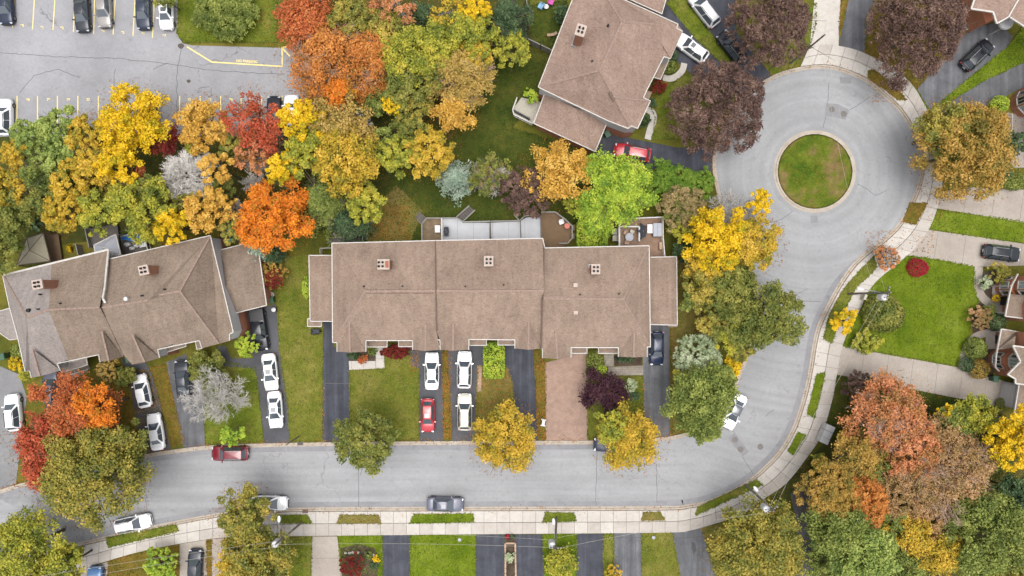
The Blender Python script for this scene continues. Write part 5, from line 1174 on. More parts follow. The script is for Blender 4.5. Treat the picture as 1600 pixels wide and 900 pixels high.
# ------------------------------------------------------------------ vehicles (x forward, z up)
def car_meshes(L, W, Hh, zb, hood, wsb, rf, rr, rgb, zh, zt, bed=False, panel=False, rails=False, roofw=.36):
    """wsb windscreen base x, rf roof front x, rr roof rear x, rgb rear glass base x, zh hood height, zt tail height"""
    hl = L/2; m = {}
    # body: stations along x, cross sections of 13 points
    st = []
    def zt_at(x):
        if x > wsb: return zh-(x-wsb)/(hl-wsb)*.17*(1+(x-wsb)/(hl-wsb))*.8
        if x > rgb: return zb
        return zt
    xs = [hl, hl-.06, hl-.22, hl-.5, hl-.85, wsb+.35, wsb, rf, 0.5*(rf+rr), rr, rgb, rgb-.12 if rgb-.12 > -hl+.3 else -hl+.3, -hl+.2, -hl+.06, -hl]
    xs = sorted(set(xs), reverse=True)
    def wid(x):
        a = abs(x)/hl; w = W/2*(1-.045*a*a)
        d = hl-abs(x)
        if d < .5: w *= 1-.24*((.5-d)/.5)**2.2
        return w
    rows = []
    for x in xs:
        w = wid(x); z = zt_at(x); endf = max(0, 1-(hl-abs(x))/.22)
        if hl-abs(x) < .25: z = z-.16*endf**1.5
        zl = .22+.10*endf
        half = [(w*.90, zl), (w*.985, zl+.15), (w, .55), (w*.985, z-.14), (w*.93, z-.04), (w*.84, z), (w*.4, z+.025)]
        if endf > .9: half = [(p[0]*.97, p[1]) for p in half]
        rows.append([(x, y, zz) for y, zz in half]+[(x, 0, z+.032)]+[(x, -y, zz) for y, zz in reversed(half)])
    mb = MB(); n = len(rows[0])
    mb.v = [p for r_ in rows for p in r_]
    for i in range(len(rows)-1):
        for j in range(n-1): mb.f.append((i*n+j, i*n+j+1, (i+1)*n+j+1, (i+1)*n+j))
    mb.f.append(tuple(range(n))); mb.f.append(tuple((len(rows)-1)*n+j for j in reversed(range(n))))
    for i in range(len(rows)-1): mb.f.append((i*n+n-1, i*n, (i+1)*n, (i+1)*n+n-1))
    mb.m = [0]*len(mb.f); m['body'] = mb
    # cabin frame and glass
    wb, wr = W/2*.90, W/2*roofw/.5*.82
    zg = zb-.03
    B = [(wsb, wb*.86, zg), (wsb-.28, wb*.97, zg), (0.5*(wsb+rgb), wb, zg), (rgb+.2, wb*.96, zg), (rgb, wb*.82, zg)]
    R = [(rf, wr*.84, Hh-.05), (rf-.14, wr*.93, Hh-.02), (0.5*(rf+rr), wr, Hh), (rr+.12, wr*.93, Hh-.02), (rr, wr*.84, Hh-.06)]
    def loop(A): return [(x, y, z) for x, y, z in A]+[(x, -y, z) for x, y, z in reversed(A)]
    b_, r_ = loop(B), loop(R); k = len(b_)
    cab = MB(); cab.add(b_+r_, [(i, (i+1) % k, k+(i+1) % k, k+i) for i in range(k)]); m['cabin'] = cab
    ro = MB(); c0 = (0.5*(rf+rr), 0, Hh+.035)
    inner = [(c0[0]+(x-c0[0])*.72, y*.72, Hh+.028) for x, y, z in r_]
    ro.add([(x, y, z+.002) for x, y, z in r_]+inner+[c0], [(i, (i+1) % k, k+(i+1) % k, k+i) for i in range(k)]+[(k+i, k+(i+1) % k, 2*k) for i in range(k)])
    m['roof'] = ro
    def pane(pts, out, shrink=.9):
        c = Vector((0, 0, 0))
        for p in pts: c += Vector(p)/len(pts)
        q = [c+(Vector(p)-c)*shrink+Vector(out)*.018 for p in pts]
        g_ = MB(); g_.add(q, [tuple(range(len(q)))]); return g_
    m['windscreen'] = pane([(wsb, wb*.86, zg), (wsb, -wb*.86, zg), (rf, -wr*.84, Hh-.05), (rf, wr*.84, Hh-.05)], (.5, 0, .8), .97)
    m['rear_window'] = pane([(rgb, wb*.82, zg), (rgb, -wb*.82, zg), (rr, -wr*.84, Hh-.06), (rr, wr*.84, Hh-.06)], (-.5, 0, .8), .93)
    for s, nm in ((1, 'side_l'), (-1, 'side_r')):
        g_ = MB()
        for (a, b) in ((1, 2), (2, 3)):
            p = [Vector((B[a][0], s*B[a][1], B[a][2])), Vector((B[b][0], s*B[b][1], B[b][2])), Vector((R[b][0], s*R[b][1], R[b][2])), Vector((R[a][0], s*R[a][1], R[a][2]))]
            c = sum(p, Vector())/4
            q = [c+(v-c)*.95+Vector((0, s*.02, .015)) for v in p]; g_.add(q, [(0, 1, 2, 3)])
        m[nm] = g_
    # dark trim under sills, bumpers, lights
    for s in (1, -1):
        m['head%d' % s] = MB().box((hl-.19, s*W*.345, zh-.25), (.2, .3, .12), s*-.5)
        m['tail%d' % s] = MB().box((-hl+.10, s*W*.40, zt-.22 if not bed else .8), (.14, .24, .2), s*.3)
        m['mirror%d' % s] = MB().box((wsb-.32, s*(W/2+.06), zb+.02), (.14, .24, .14))
        m['rail%d' % s] = MB().beam((rf-.25, s*wr*.86, Hh+.06), (rr+.2, s*wr*.86, Hh+.06), .05, .05)
    m['grille'] = MB().box((hl-.02, 0, .55), (.05, W*.5, .2))
    m['plate'] = MB().box((-hl-.01, 0, .62), (.03, .4, .13))
    m['sunroof'] = MB().box((rf-.45, 0, Hh+.03), (.55, wr*1.15, .03))
    m['handle'] = MB().box((.5*(wsb+rgb)-.05, 0, zb-.2), (.12, W-.02, .03))
    wx = (hl-.85, -hl+.83); m['wheels'] = [(x, s*(W/2-.12)) for x in wx for s in (1, -1)]
    ty = MB(); ty.tube((0, -.11, 0), (0, .11, 0), .33, n=18); m['tyre'] = ty
    ri = MB(); ri.tube((0, -.118, 0), (0, .118, 0), .2, n=12); m['rim'] = ri
    m['rails'] = rails; m['bed'] = None
    if bed:
        f = MB(); f.box((-1.85, 0, zb+.0), (1.5, W-.34, .02)); m['bed'] = f
        e_ = MB()
        for s in (1, -1): e_.box((-1.85, s*(W/2-.12), zb+.06), (1.6, .1, .1))
        e_.box((-2.62, 0, zb+.06), (.08, W-.3, .1)); m['bedrail'] = e_
    m['dims'] = (L, W, Hh)
    for k2 in list(m):
        if isinstance(m[k2], MB): m[k2] = m[k2].mesh(k2, M['white'], smooth=k2 in ('body', 'roof', 'cabin', 'tyre'))
    for k2 in ('body',):
        me = m[k2]
    return m
TYPES = {
 'sedan': car_meshes(4.75, 1.84, 1.44, .92, 0, 1.15, .30, -1.0, -1.68, .92, .98),
 'hatch': car_meshes(4.35, 1.80, 1.50, .94, 0, 1.05, .32, -1.38, -1.88, .94, .95),
 'suv':   car_meshes(4.70, 1.90, 1.68, 1.04, 0, 1.15, .45, -1.78, -2.14, 1.04, 1.0, rails=True),
 'van':   car_meshes(4.95, 1.95, 1.72, 1.02, 0, 1.45, .6, -2.05, -2.34, 1.0, 1.0, rails=True),
 'pickup': car_meshes(5.50, 1.95, 1.80, 1.12, 0, 1.25, .72, -.72, -.95, 1.12, 1.08, bed=True),
}
PAINT = {}
def getpaint(rgb):
    if rgb not in PAINT:
        dark = sum(rgb) < 260
        PAINT[rgb] = paint('car_paint', C(*rgb, k=.75 if not dark else .6), .1, .25)
    return PAINT[rgb]
def car(px, py, vec, typ, rgb, label, sunroof=False, glassroof=False, cat='car', name='parked_car', h=.9, scale=1.0):
    m = TYPES[typ]; c = P(px, py, h); rz = math.atan2(-vec[1], vec[0])
    t = thing(name, label, cat, (c[0], c[1], 0.02), rz, 'parked vehicles'); pt = getpaint(rgb); t.scale = (.93, .94, .95)
    def part(nm, me, mat, par=t, loc=(0, 0, 0)):
        o = bpy.data.objects.new(nm, me); COL.objects.link(o); o.parent = par; o.location = loc
        o.material_slots[0].link = 'OBJECT'; o.material_slots[0].material = mat; return o
    body = part('body', m['body'], pt)
    cab = part('cabin_frame', m['cabin'], pt); part('roof', m['roof'], M['carglass'] if glassroof else pt)
    part('windscreen', m['windscreen'], M['carglass']); part('rear_window', m['rear_window'], M['carglass'])
    part('side_window', m['side_l'], M['carglass']); part('side_window', m['side_r'], M['carglass'])
    for s in (1, -1):
        part('headlight', m['head%d' % s], M['head']); part('taillight', m['tail%d' % s], M['tail']); part('mirror', m['mirror%d' % s], pt)
        if m['rails']: part('roof_rail', m['rail%d' % s], M['black'] if sum(rgb) > 300 else M['metal'])
    part('grille', m['grille'], M['black'], body); part('number_plate', m['plate'], M['white'], body)
    for x, y in m['wheels']:
        w = part('wheel', m['tyre'], M['tyre'], t, (x, y, .33)); part('rim', m['rim'], M['rim'], w)
    if sunroof: part('sunroof', m['sunroof'], M['carglass'])
    if m['bed']: part('cargo_bed', m['bed'], M['black']); part('bed_rail', m['bedrail'], pt)
    return t
WH = (248, 248, 250); SV = (205, 205, 208); BK = (34, 36, 44); GY = (130, 132, 142); NV = (44, 52, 74); RD = (178, 44, 54)
CARS = [
 (6,8,(.05,1),'sedan',NV,'dark sedan cut off by the top left corner'),
 (126,20,(.06,1),'sedan',(52,56,64),'black sedan parked third from the left of the lot top row',),
 (160,13,(.06,1),'sedan',(140,136,132),'grey sedan beside the black one in the lot top row'),
 (222,16,(.03,1),'sedan',(50,58,76),'dark navy sedan alone between empty bays of the lot'),
 (258,19,(.03,1),'hatch',WH,'white car with sunroof in the corner bay under a shrub',True),
 (5,182,(0,-1),'suv',WH,'white SUV in the lot at the left edge'),
 (232,176,(0,-1),'sedan',(60,64,72),'dark car almost hidden under the yellow tree'),
 (427,178,(0,-1),'sedan',BK,'black car half covered by the red tree'),
 (455,176,(0,-1),'suv',WH,'white car nose showing above the yellow tree'),
 (305,190,(0,-1),'sedan',BK,'dark car hidden under the pale orange tree'),
 (1081,74,(-.82,-.6),'suv',WH,'white SUV with black sunroof outside the turned house',True),
 (1101,14,(-.62,-.8),'van',SV,'silver van at the top of the double driveway'),
 (1144,73,(-.62,-.8),'suv',BK,'black car under the edge of the burgundy tree'),
 (988,238,(-1,-.17),'suv',RD,'red SUV on the driveway behind the lime tree'),
 (1529,85,(.66,-.64),'suv',BK,'black SUV with pale reflecting roof on the diagonal driveway'),
 (1567,395,(1,.13),'suv',(40,44,50),'black wagon on the concrete driveway at the right edge'),
 (404,515,(.14,1),'pickup',BK,'black pickup truck beside the tilted house'),
 (421,582,(.1,1),'sedan',WH,'white sedan with sunroof directly below the pickup',True),
 (429,641,(.06,1),'sedan',WH,'white sedan with sunroof nearest the street in the left driveway',True),
 (221,611,(-.22,-1),'hatch',WH,'white hatchback close to the tilted house'),
 (242,675,(-.16,-1),'sedan',WH,'white sedan below the hatchback near the kerb'),
 (284,592,(-.1,-1),'sedan',(66,70,78),'dark grey car beside the bare pale tree'),
 (79,606,(-.05,-1),'suv',(84,86,98),'dark car peeking out above the orange tree'),
 (19,645,(-.1,-1),'suv',WH,'white car beside the red leaves at the left edge'),
 (92,690,(-.1,-1),'hatch',WH,'white car almost hidden under the orange and red tree'),
 (358,709,(-1,.0),'suv',(128,34,48),'dark red SUV parked on the street below the lime sapling'),
 (206,819,(1,-.21),'suv',WH,'white wagon on the street by the lower left verge'),
 (420,787,(1,.03),'sedan',WH,'white sedan half under the olive street tree'),
 (695.5,789,(1,.02),'sedan',(100,102,116),'blue grey sedan parked at the lower kerb',True),
 (303,886,(.04,-1),'hatch',(52,56,66),'dark hatchback on the lower left concrete driveway'),
 (147,915,(0,-1),'suv',(86,120,165),'blue car cut off by the bottom edge'),
 (674.5,580,(.0,-1),'sedan',WH,'white sedan left of the leafy strip under the eaves'),
 (725.5,578,(.02,-1),'suv',WH,'white SUV right of the leafy strip under the eaves'),
 (668,650,(0,1),'hatch',RD,'bright red hatchback in the shared driveway',True),
 (726,644,(0,-1),'suv',(204,200,186),'silver beige SUV with sunroof in the shared driveway',True),
 (1027,545,(-.02,1),'hatch',(40,50,76),'navy hatchback beside the right townhouse'),
 (1148,644,(-.42,.9),'sedan',WH,'white sedan with black roof half under the green street tree',False,True),
 (957,695,(-1,0),'sedan',(60,66,82),'dark sedan hidden under the golden street tree'),
]
for a in CARS: car(*a)

# ------------------------------------------------------------------ poles and wires
POLES = {}
def pole(key, base, top, label, h=9.4, cross=True, transformer=None, lamp=None, r=.14):
    b = Vector(P(*base)); tp = Vector(P(top[0], top[1], h)); t = thing('utility_pole', label, 'utility pole', tuple(b), group='wooden utility poles')
    MB().tube(b, tp, r, r*.65, 10).build('pole', M['pole'], t)
    d = (tp-b).normalized(); POLES[key] = tp
    if cross:
        c = b+(tp-b)*.94; o_ = Vector(cross) if isinstance(cross, tuple) else Vector((0, 1, 0)); o_.normalize()
        arm = MB().beam(c-o_*.7, c+o_*.7, .1, .1).build('crossarm', M['poledk'], t)
        for s in (-.6, -.3, .3, .6):
            q = c+o_*s; MB().lathe((q.x, q.y, q.z+.05), [(.05, 0), (.06, .08), (.03, .16)], 8).build('insulator', M['white'], arm)
    if transformer:
        c = Vector(P(transformer[0], transformer[1], 8.0)); q = b+(tp-b)*.84
        tr = MB().lathe((c.x, c.y, 7.3), [(.34, 0), (.38, .08), (.38, .95), (.30, 1.1), (.08, 1.15)], 18).build('transformer', M['white'], t)
        MB().beam(q, (c.x, c.y, q.z), .08, .12).build('bracket', M['metal'], tr)
        for s in (-.15, .15): MB().lathe((c.x+s, c.y, 8.4), [(.05, 0), (.06, .15), (.03, .28)], 8).build('bushing', M['metal'], tr)
    if lamp:
        hd = Vector(P(lamp[0], lamp[1], 8.3)); q = b+(tp-b)*.82; mid = (hd+q)/2+Vector((0, 0, .25))
        a_ = MB(); a_.tube(q, mid, .04, n=6); a_.tube(mid, hd, .04, n=6); la = a_.build('lamp_arm', M['metal'], t)
        dv = (hd-mid).normalized(); ang = math.atan2(dv.y, dv.x); k = MB(); k.lathe((0, 0, 0), [(.08, -.08), (.17, -.03), (.17, .04), (.05, .1)], 12, sx=2.2)
        k.v = [(x*math.cos(ang)-y*math.sin(ang)+hd.x, x*math.sin(ang)+y*math.cos(ang)+hd.y, z+hd.z) for x, y, z in k.v]; k.build('lamp_head', M['white'], la)
    return t
pole('a', (1235,99), (1289,54), 'wooden pole leaning across the pavement above the turning circle', cross=False)
pole('b', (1325,459), (1392,457), 'wooden pole over the right pavement with transformer and lamp', cross=(.2,1,0), transformer=(1380,464.5), lamp=(1345,451.5))
pole('c', (1165,757), (1209,799), 'wooden pole on the bend verge with lamp and transformer', cross=(1,.6,0), transformer=(1196,794), lamp=(1181,764))
pole('d', (869.5,808), (867.5,859), 'wooden pole in the straight street verge with white transformer', cross=(1,0,0), transformer=(862.5,850.5), lamp=(865,815))
pole('e', (472,816), (430,851), 'wooden pole near the storm drain with curved lamp arm', cross=False, transformer=(431,849), lamp=(436,811))
pole('f', (105,866), (20,917), 'wooden pole crossing the bottom left tree', cross=(0,1,0), r=.17)
pole('g', (467,682), (447,695), 'short grey service pole at the upper kerb', 5.0, cross=False, r=.09)
def wire(a, b, off_a, off_b, sag, label, r=.016):
    r *= .8
    a = a+Vector(off_a); b = b+Vector(off_b); n = 16; pts = []
    for i in range(n+1):
        t = i/n; p = a.lerp(b, t); p.z -= sag*4*t*(1-t); pts.append(p)
    mb = MB()
    for p, q in zip(pts, pts[1:]): mb.tube(p, q, r, n=5, caps=False)
    tag(mb.build('power_line', M['wire'], loc=tuple(a)), label, 'wire', 'overhead power lines')
pa, pb, pc, pd, pe, pf, pg = [POLES[k] for k in 'abcdefg']
wire(pa, pb, (0,0,-.1), (-.4,.3,-.5), .7, 'upper wire crossing the round island towards the right pole', .013); wire(pa, pb, (0,0,-1.2), (-1.2,.0,-1.0), 1.0, 'lower wire crossing the round island', .013)
wire(pb, pc, (-.9,-.4,-.5), (-.5,-.3,-.5), .8, 'left wire between the two right-hand poles', .014); wire(pb, pc, (-.3,-.5,-.5), (.4,.3,-.5), .8, 'right wire between the two right-hand poles', .014)
wire(pc, pd, (-.5,-.3,-.5), (.6,.0,-.5), .6, 'upper wire from the bend pole to the straight street pole'); wire(pc, pd, (.3,.3,-.6), (.3,.7,-1.6), .7, 'lower wire from the bend pole to the straight street pole', .013)
wire(pd, pe, (-.5,.1,-.4), (.0,-.2,-.6), .6, 'lower long wire above the black driveways'); wire(pd, pe, (-.3,.6,-1.2), (.3,.9,-1.6), .6, 'upper long wire above the black driveways', .013)
wire(pe, pf, (0,.2,-.4), (0,.5,-.5), .4, 'upper wire above the lower left lawns', .018); wire(pe, pf, (0,-.5,-.8), (0,-.4,-.5), .4, 'lower wire above the lower left lawns', .018)
wire(pe, pg, (0,.4,-1.2), (0,0,-.2), .5, 'service wire crossing the street left of centre', .008); wire(pa, Vector(P(1310, -60, 8)), (0,0,-.2), (0,0,0), .3, 'wire leaving the top pole upwards', .010)
# ------------------------------------------------------------------ trees, shrubs
PAL = {
 'Y': [(165,160,34),(222,186,24),(244,202,22),(252,218,62)], 'YG': [(96,112,36),(140,146,40),(176,172,44),(206,186,52)],
 'LIME': [(92,130,32),(134,164,38),(168,188,44),(194,202,62)], 'G': [(70,88,34),(100,114,42),(126,136,54),(156,162,72)],
 'DG': [(36,58,34),(56,80,46),(76,100,60),(102,124,76)], 'OL': [(76,92,36),(106,116,42),(132,134,50),(158,152,62)],
 'OG': [(86,100,40),(128,130,46),(166,150,52),(196,170,66)], 'GO': [(176,140,44),(220,164,52),(236,184,66),(246,206,98)],
 'O': [(190,146,40),(222,124,42),(244,146,36),(250,172,52)], 'RO': [(124,112,48),(196,98,50),(222,114,54),(232,150,80)],
 'R': [(124,92,46),(196,80,46),(216,94,56),(228,130,86)], 'BZ': [(138,116,40),(190,112,40),(214,130,50),(222,160,74)],
 'SAL': [(136,120,54),(182,118,62),(206,128,78),(218,154,104)], 'TAN': [(118,112,64),(156,136,82),(184,158,98),(204,178,118)],
 'BU': [(66,48,44),(90,66,58),(112,84,72),(136,108,92)], 'PU': [(56,30,42),(72,40,52),(88,52,62),(108,70,78)],
 'BS': [(112,136,112),(148,170,148),(174,192,168),(204,214,194)], 'W': [(112,128,90),(150,164,122),(184,194,156),(208,212,184)],
 'GR': [(84,126,26),(112,152,36),(146,174,52)], 'LG': [(86,108,44),(120,140,58),(150,166,70),(176,184,92)], 'CR': [(116,14,36),(160,20,50),(186,34,66)], 'PK': [(112,110,56),(150,120,66),(180,136,86),(200,160,112)],
 'TG': [(136,130,56),(186,154,66),(212,172,80),(186,168,96)], 'DR': [(110,30,28),(140,40,30),(150,70,36)],
 'OY': [(126,130,38),(188,162,38),(224,180,36),(236,196,72)], 'OBZ': [(108,106,40),(150,126,44),(184,140,54),(208,168,76)],
}
LM = {}
def LMAT(k):
    if k not in LM:
        out = []
        for c in PAL[k]:
            g = .3*c[0]+.59*c[1]+.11*c[2]; s_ = .16 if k not in ('Y', 'CR', 'PU', 'BS', 'W') else .06
            if k in ('RO', 'R'): s_ = .16
            if k == 'O': s_ = .04
            out.append(tuple(v*(1-s_)+g*s_ for v in c))
        LM[k] = leafmat('leaves_'+k.lower(), out, {'G': 1.15, 'DG': 1.1, 'LIME': 1.05, 'OL': 1.0, 'OG': .95, 'YG': .95, 'OBZ': .95, 'BZ': .95, 'SAL': 1.0, 'PK': 1.0, 'W': .95, 'BU': 1.15, 'CR': 1.1, 'LG': 1.05}.get(k, .82))
    return LM[k]
def quads_from(cen, nrm, size, rng, asp=1.5):
    n = len(cen); nrm = nrm/np.linalg.norm(nrm, axis=1, keepdims=True)
    a = rng.normal(size=(n, 3)); u = np.cross(nrm, a); u /= np.linalg.norm(u, axis=1, keepdims=True); v = np.cross(nrm, u)
    s = (size*rng.uniform(.65, 1.35, n))[:, None]
    su, sv = u*s*asp*.5, v*s*.5
    V = np.empty((n, 4, 3)); V[:, 0] = cen-su; V[:, 1] = cen-sv*1.0+su*.1; V[:, 2] = cen+su; V[:, 3] = cen+sv+su*.1
    return V.reshape(-1, 3)
def crown_pts(rng, r, hz, dens, style):
    """returns centres, normals for leaves around origin (z up)"""
    ph = rng.uniform(0, 6.28, 6); am = rng.uniform(.3, 1, 6)
    def rad(t): return 1+.10*(am[0]*np.sin(2*t+ph[0])+am[1]*np.sin(3*t+ph[1])+am[2]*np.sin(5*t+ph[2])+.6*am[3]*np.sin(8*t+ph[3]))
    area_ = math.pi*r*r; n = int(area_*dens)
    if style in ('ball', 'block', 'column'):
        u = rng.normal(size=(n, 3)); u[:, 2] = np.abs(u[:, 2])*1.0-.15; u /= np.linalg.norm(u, axis=1, keepdims=True)
        if style == 'block':
            u = rng.uniform(-1, 1, (n, 3)); u[:, 2] = np.abs(u[:, 2]); f = rng.random(n); ax = np.where(f < .55, 2, np.where(f < .78, 0, 1))
            sg = np.where(rng.random(n) < .5, -1., 1.); sg[ax == 2] = 1.; u[np.arange(n), ax] = sg
            q_ = np.maximum(1, (np.abs(u[:, 0])**6+np.abs(u[:, 1])**6)**(1/6)); u[:, 0] /= q_; u[:, 1] /= q_; rr = rng.uniform(.94, 1.04, n)
            return u*rr[:, None]*np.array([r, r, hz]), u*.7+rng.normal(size=(n, 3))*.5+np.array([0, 0, .3])
        t = np.arctan2(u[:, 1], u[:, 0]); rr = (1+.35*(rad(t)-1))*rng.uniform(.86, 1.03, n)
        c = u*rr[:, None]*np.array([r, r, hz]); nn = u+rng.normal(size=(n, 3))*.55; nn[:, 2] += .2
        return c, nn
    if style == 'feather':        # long narrow sprays running outwards from the stem (maples, plum)
        K = int(14+area_*1.5); t = rng.uniform(0, 2*math.pi, K); q = np.sqrt(rng.uniform(.02, 1, K)); el = 1-q**2*.85
        R_ = rad(t)*r; tip = np.stack([np.cos(t)*q*R_, np.sin(t)*q*R_, hz*el*rng.uniform(.8, 1.08, K)], 1)
        dr = np.stack([np.cos(t)*(q+.25), np.sin(t)*(q+.25), .25+.9*(1-q)], 1); dr /= np.linalg.norm(dr, axis=1, keepdims=True)
        m = max(8, n//K); k = np.repeat(np.arange(K), m); s = rng.uniform(0, 1, len(k))
        ln = r*.34; w = (.10+.24*np.sin(np.pi*np.clip(s*.85+.1, 0, 1)))*min(1.3, .6+r*.12)
        c = tip[k]-dr[k]*(s*ln)[:, None]+rng.normal(size=(len(k), 3))*w[:, None]*np.array([1, 1, .6])
        nn = dr[k]*.25+np.array([0, 0, .8])+rng.normal(size=(len(k), 3))*.55
        return c, nn
    if style == 'conifer':        # whorls of drooping branches, star seen from above
        K = int(30+area_*2.2); lv = rng.uniform(0, 1, K)**.8; t = rng.uniform(0, 2*math.pi, K)
        reach = (1-lv)**.85*r*rad(t); m = max(8, n//K); k = np.repeat(np.arange(K), m); s = rng.uniform(.12, 1, len(k))**.7
        w = .08+.20*(1-s)*1.0+.03
        base = lv[k]*hz*1.5; c = np.stack([np.cos(t[k])*reach[k]*s, np.sin(t[k])*reach[k]*s, base-.25*reach[k]*s*s], 1)
        side = rng.normal(size=len(k))*(w+.10)*(1.1-s*.4)*1.5; c[:, 0] += -np.sin(t[k])*side; c[:, 1] += np.cos(t[k])*side; c[:, 2] += rng.normal(size=len(k))*.08-np.abs(side)*.2
        nn = np.stack([np.cos(t[k])*.35, np.sin(t[k])*.35, np.ones(len(k))], 1)+rng.normal(size=(len(k), 3))*.45
        return c, nn
    # broad: rounded leaf clumps over an uneven dome
    K = int(13+area_*{'broad': 1.05, 'lumpy': .8, 'fine': 6.0, 'sparse': .8}[style]); ii = np.arange(K); t = ii*2.39996+rng.normal(size=K)*.25+ph[0]; q = np.clip(np.sqrt((ii+.5)/K)+rng.normal(size=K)*.05, 0.02, 1.0)
    R_ = rad(t)*r*.92; cr = {'broad': .58, 'lumpy': .72, 'fine': .34, 'sparse': .55}[style]*rng.uniform(.7, 1.35, K)*min(1.25, max(.45, r/3.6))
    z = hz*np.sqrt(np.clip(1-(q*.94)**2, 0, 1))*rng.uniform(.72, 1.08, K)
    cc = np.stack([np.cos(t)*q*R_, np.sin(t)*q*R_, z], 1)
    if style != 'fine':
        K2 = K//2; t2 = rng.uniform(0, 2*math.pi, K2); q2 = rng.uniform(.2, .85, K2)
        cc = np.concatenate([cc, np.stack([np.cos(t2)*q2*R_[:K2], np.sin(t2)*q2*R_[:K2], hz*rng.uniform(.1, .5, K2)], 1)]); cr = np.concatenate([cr, cr[:K2]*1.1])
        KK = K+K2
    else: KK = K
    wgt = cr**2/np.sum(cr**2); k = rng.choice(KK, n, p=wgt)
    u = rng.normal(size=(n, 3)); u /= np.linalg.norm(u, axis=1, keepdims=True); u[:, 2] = np.where(u[:, 2] < -.3, -u[:, 2], u[:, 2])
    out = cc[k]/np.maximum(1e-6, np.linalg.norm(cc[k], axis=1, keepdims=True))
    rr = cr[k]*rng.uniform(.45, 1.1, n)
    c = cc[k]+u*rr[:, None]*np.array([1, 1, .75])+out*(rng.uniform(0, .35, n)*cr[k])[:, None]
    nn = u*.7+np.array([0, 0, .45])+rng.normal(size=(n, 3))*.5
    return c, nn
def crown_mesh(seed, r, hz, style, pal, dens, leaf, sx=1.0, sy=1.0):
    rng = np.random.default_rng(seed); c, nn = crown_pts(rng, r, hz, dens, style)
    c = c*np.array([sx, sy, 1]); V = quads_from(c, nn, leaf, rng, {'feather': 2.0, 'conifer': 2.2, 'fine': 2.4}.get(style, 1.35))
    return mesh_np('crown', V, len(c), 4, LMAT(pal))
def tubes_mesh(name, segs, mat, n=4):
    A = np.array([s[0] for s in segs], float); B = np.array([s[1] for s in segs], float); ra = np.array([s[2] for s in segs]); rb = np.array([s[3] for s in segs])
    d = B-A; d /= np.maximum(1e-9, np.linalg.norm(d, axis=1, keepdims=True)); h = np.where(np.abs(d[:, 2:3]) > .9, np.array([[1., 0, 0]]), np.array([[0, 0, 1.]]))
    u = np.cross(d, h); u /= np.linalg.norm(u, axis=1, keepdims=True); v = np.cross(d, u); N_ = len(segs); Vv = np.empty((N_, n, 4, 3))
    for i in range(n):
        t0, t1 = 2*math.pi*i/n, 2*math.pi*(i+1)/n
        e0 = u*math.cos(t0)+v*math.sin(t0); e1 = u*math.cos(t1)+v*math.sin(t1)
        Vv[:, i, 0] = A+e0*ra[:, None]; Vv[:, i, 1] = A+e1*ra[:, None]; Vv[:, i, 2] = B+e1*rb[:, None]; Vv[:, i, 3] = B+e0*rb[:, None]
    return mesh_np(name, Vv.reshape(-1, 3), N_*n, 4, mat)
def branch_segs(seed, r, hbase, htop, levels=5, kids=3, tw=.012, r0=.14, spread=.75, twn=3):
    rng = np.random.default_rng(seed); segs = []
    ftot = sum(.78**i for i in range(levels)); reach = r
    cur = []
    for i in range(5+kids):
        t = 2*math.pi*i/(5+kids)+rng.uniform(-.3, .3); el = rng.uniform(.25, 1.1)
        cur.append((np.array([0, 0, hbase*rng.uniform(.75, 1)]), np.array([math.cos(t)*math.cos(el), math.sin(t)*math.cos(el), math.sin(el)*.9]), r0*.6))
    L0 = reach/ftot*1.12
    for lv in range(levels):
        nxt = []; L = L0*.78**lv
        for (p, d, rad_) in cur:
            ll = L*rng.uniform(.8, 1.25); mid = p+d*ll*.5+rng.normal(size=3)*ll*.05; q = mid+d*ll*.5+rng.normal(size=3)*ll*.06
            r2 = max(tw, rad_*.62); segs.append((p, mid, rad_, (rad_+r2)/2)); segs.append((mid, q, (rad_+r2)/2, r2))
            for j in range(kids if lv < levels-1 else 0):
                dd = d+rng.normal(size=3)*spread*np.array([1, 1, .55]); dd[2] += .12; dd /= np.linalg.norm(dd); st_ = q if j < 2 else mid
                nxt.append((st_, dd, r2))
            if lv == levels-1:
                for j in range(twn):
                    dd = d+rng.normal(size=3)*.6; dd /= np.linalg.norm(dd); s_ = p+d*ll*rng.uniform(.2, 1); segs.append((s_, s_+dd*ll*.7, tw, tw*.4))
        cur = nxt
    return segs
def trunk_segs(seed, r, H_, hz):
    rng = np.random.default_rng(seed+7); segs = []; rt = .05+.035*r; top = np.array([rng.uniform(-.2, .2), rng.uniform(-.2, .2), H_-hz*.6]); z0 = np.array([0, 0, -.05])
    segs.append((z0, top*np.array([.5, .5, .5]), rt, rt*.85)); segs.append((top*np.array([.5, .5, .5]), top, rt*.85, rt*.6))
    for i in range(8):
        t = i*2.4+rng.uniform(-.3, .3); s = top*rng.uniform(.6, 1); e = np.array([math.cos(t)*r*.7, math.sin(t)*r*.7, H_-hz*(.55-.35*rng.random())]); m_ = (s+e)/2+np.array([0, 0, -.25])
        segs.append((s, m_, rt*.45, rt*.3)); segs.append((m_, e, rt*.3, .015))
        for j in range(2):
            e2 = e+rng.normal(size=3)*np.array([.25, .25, .12])*r; segs.append((m_, e2, rt*.22, .012))
    return segs
SEED = [100]; DENS = 1.0; NLEAF = [0]
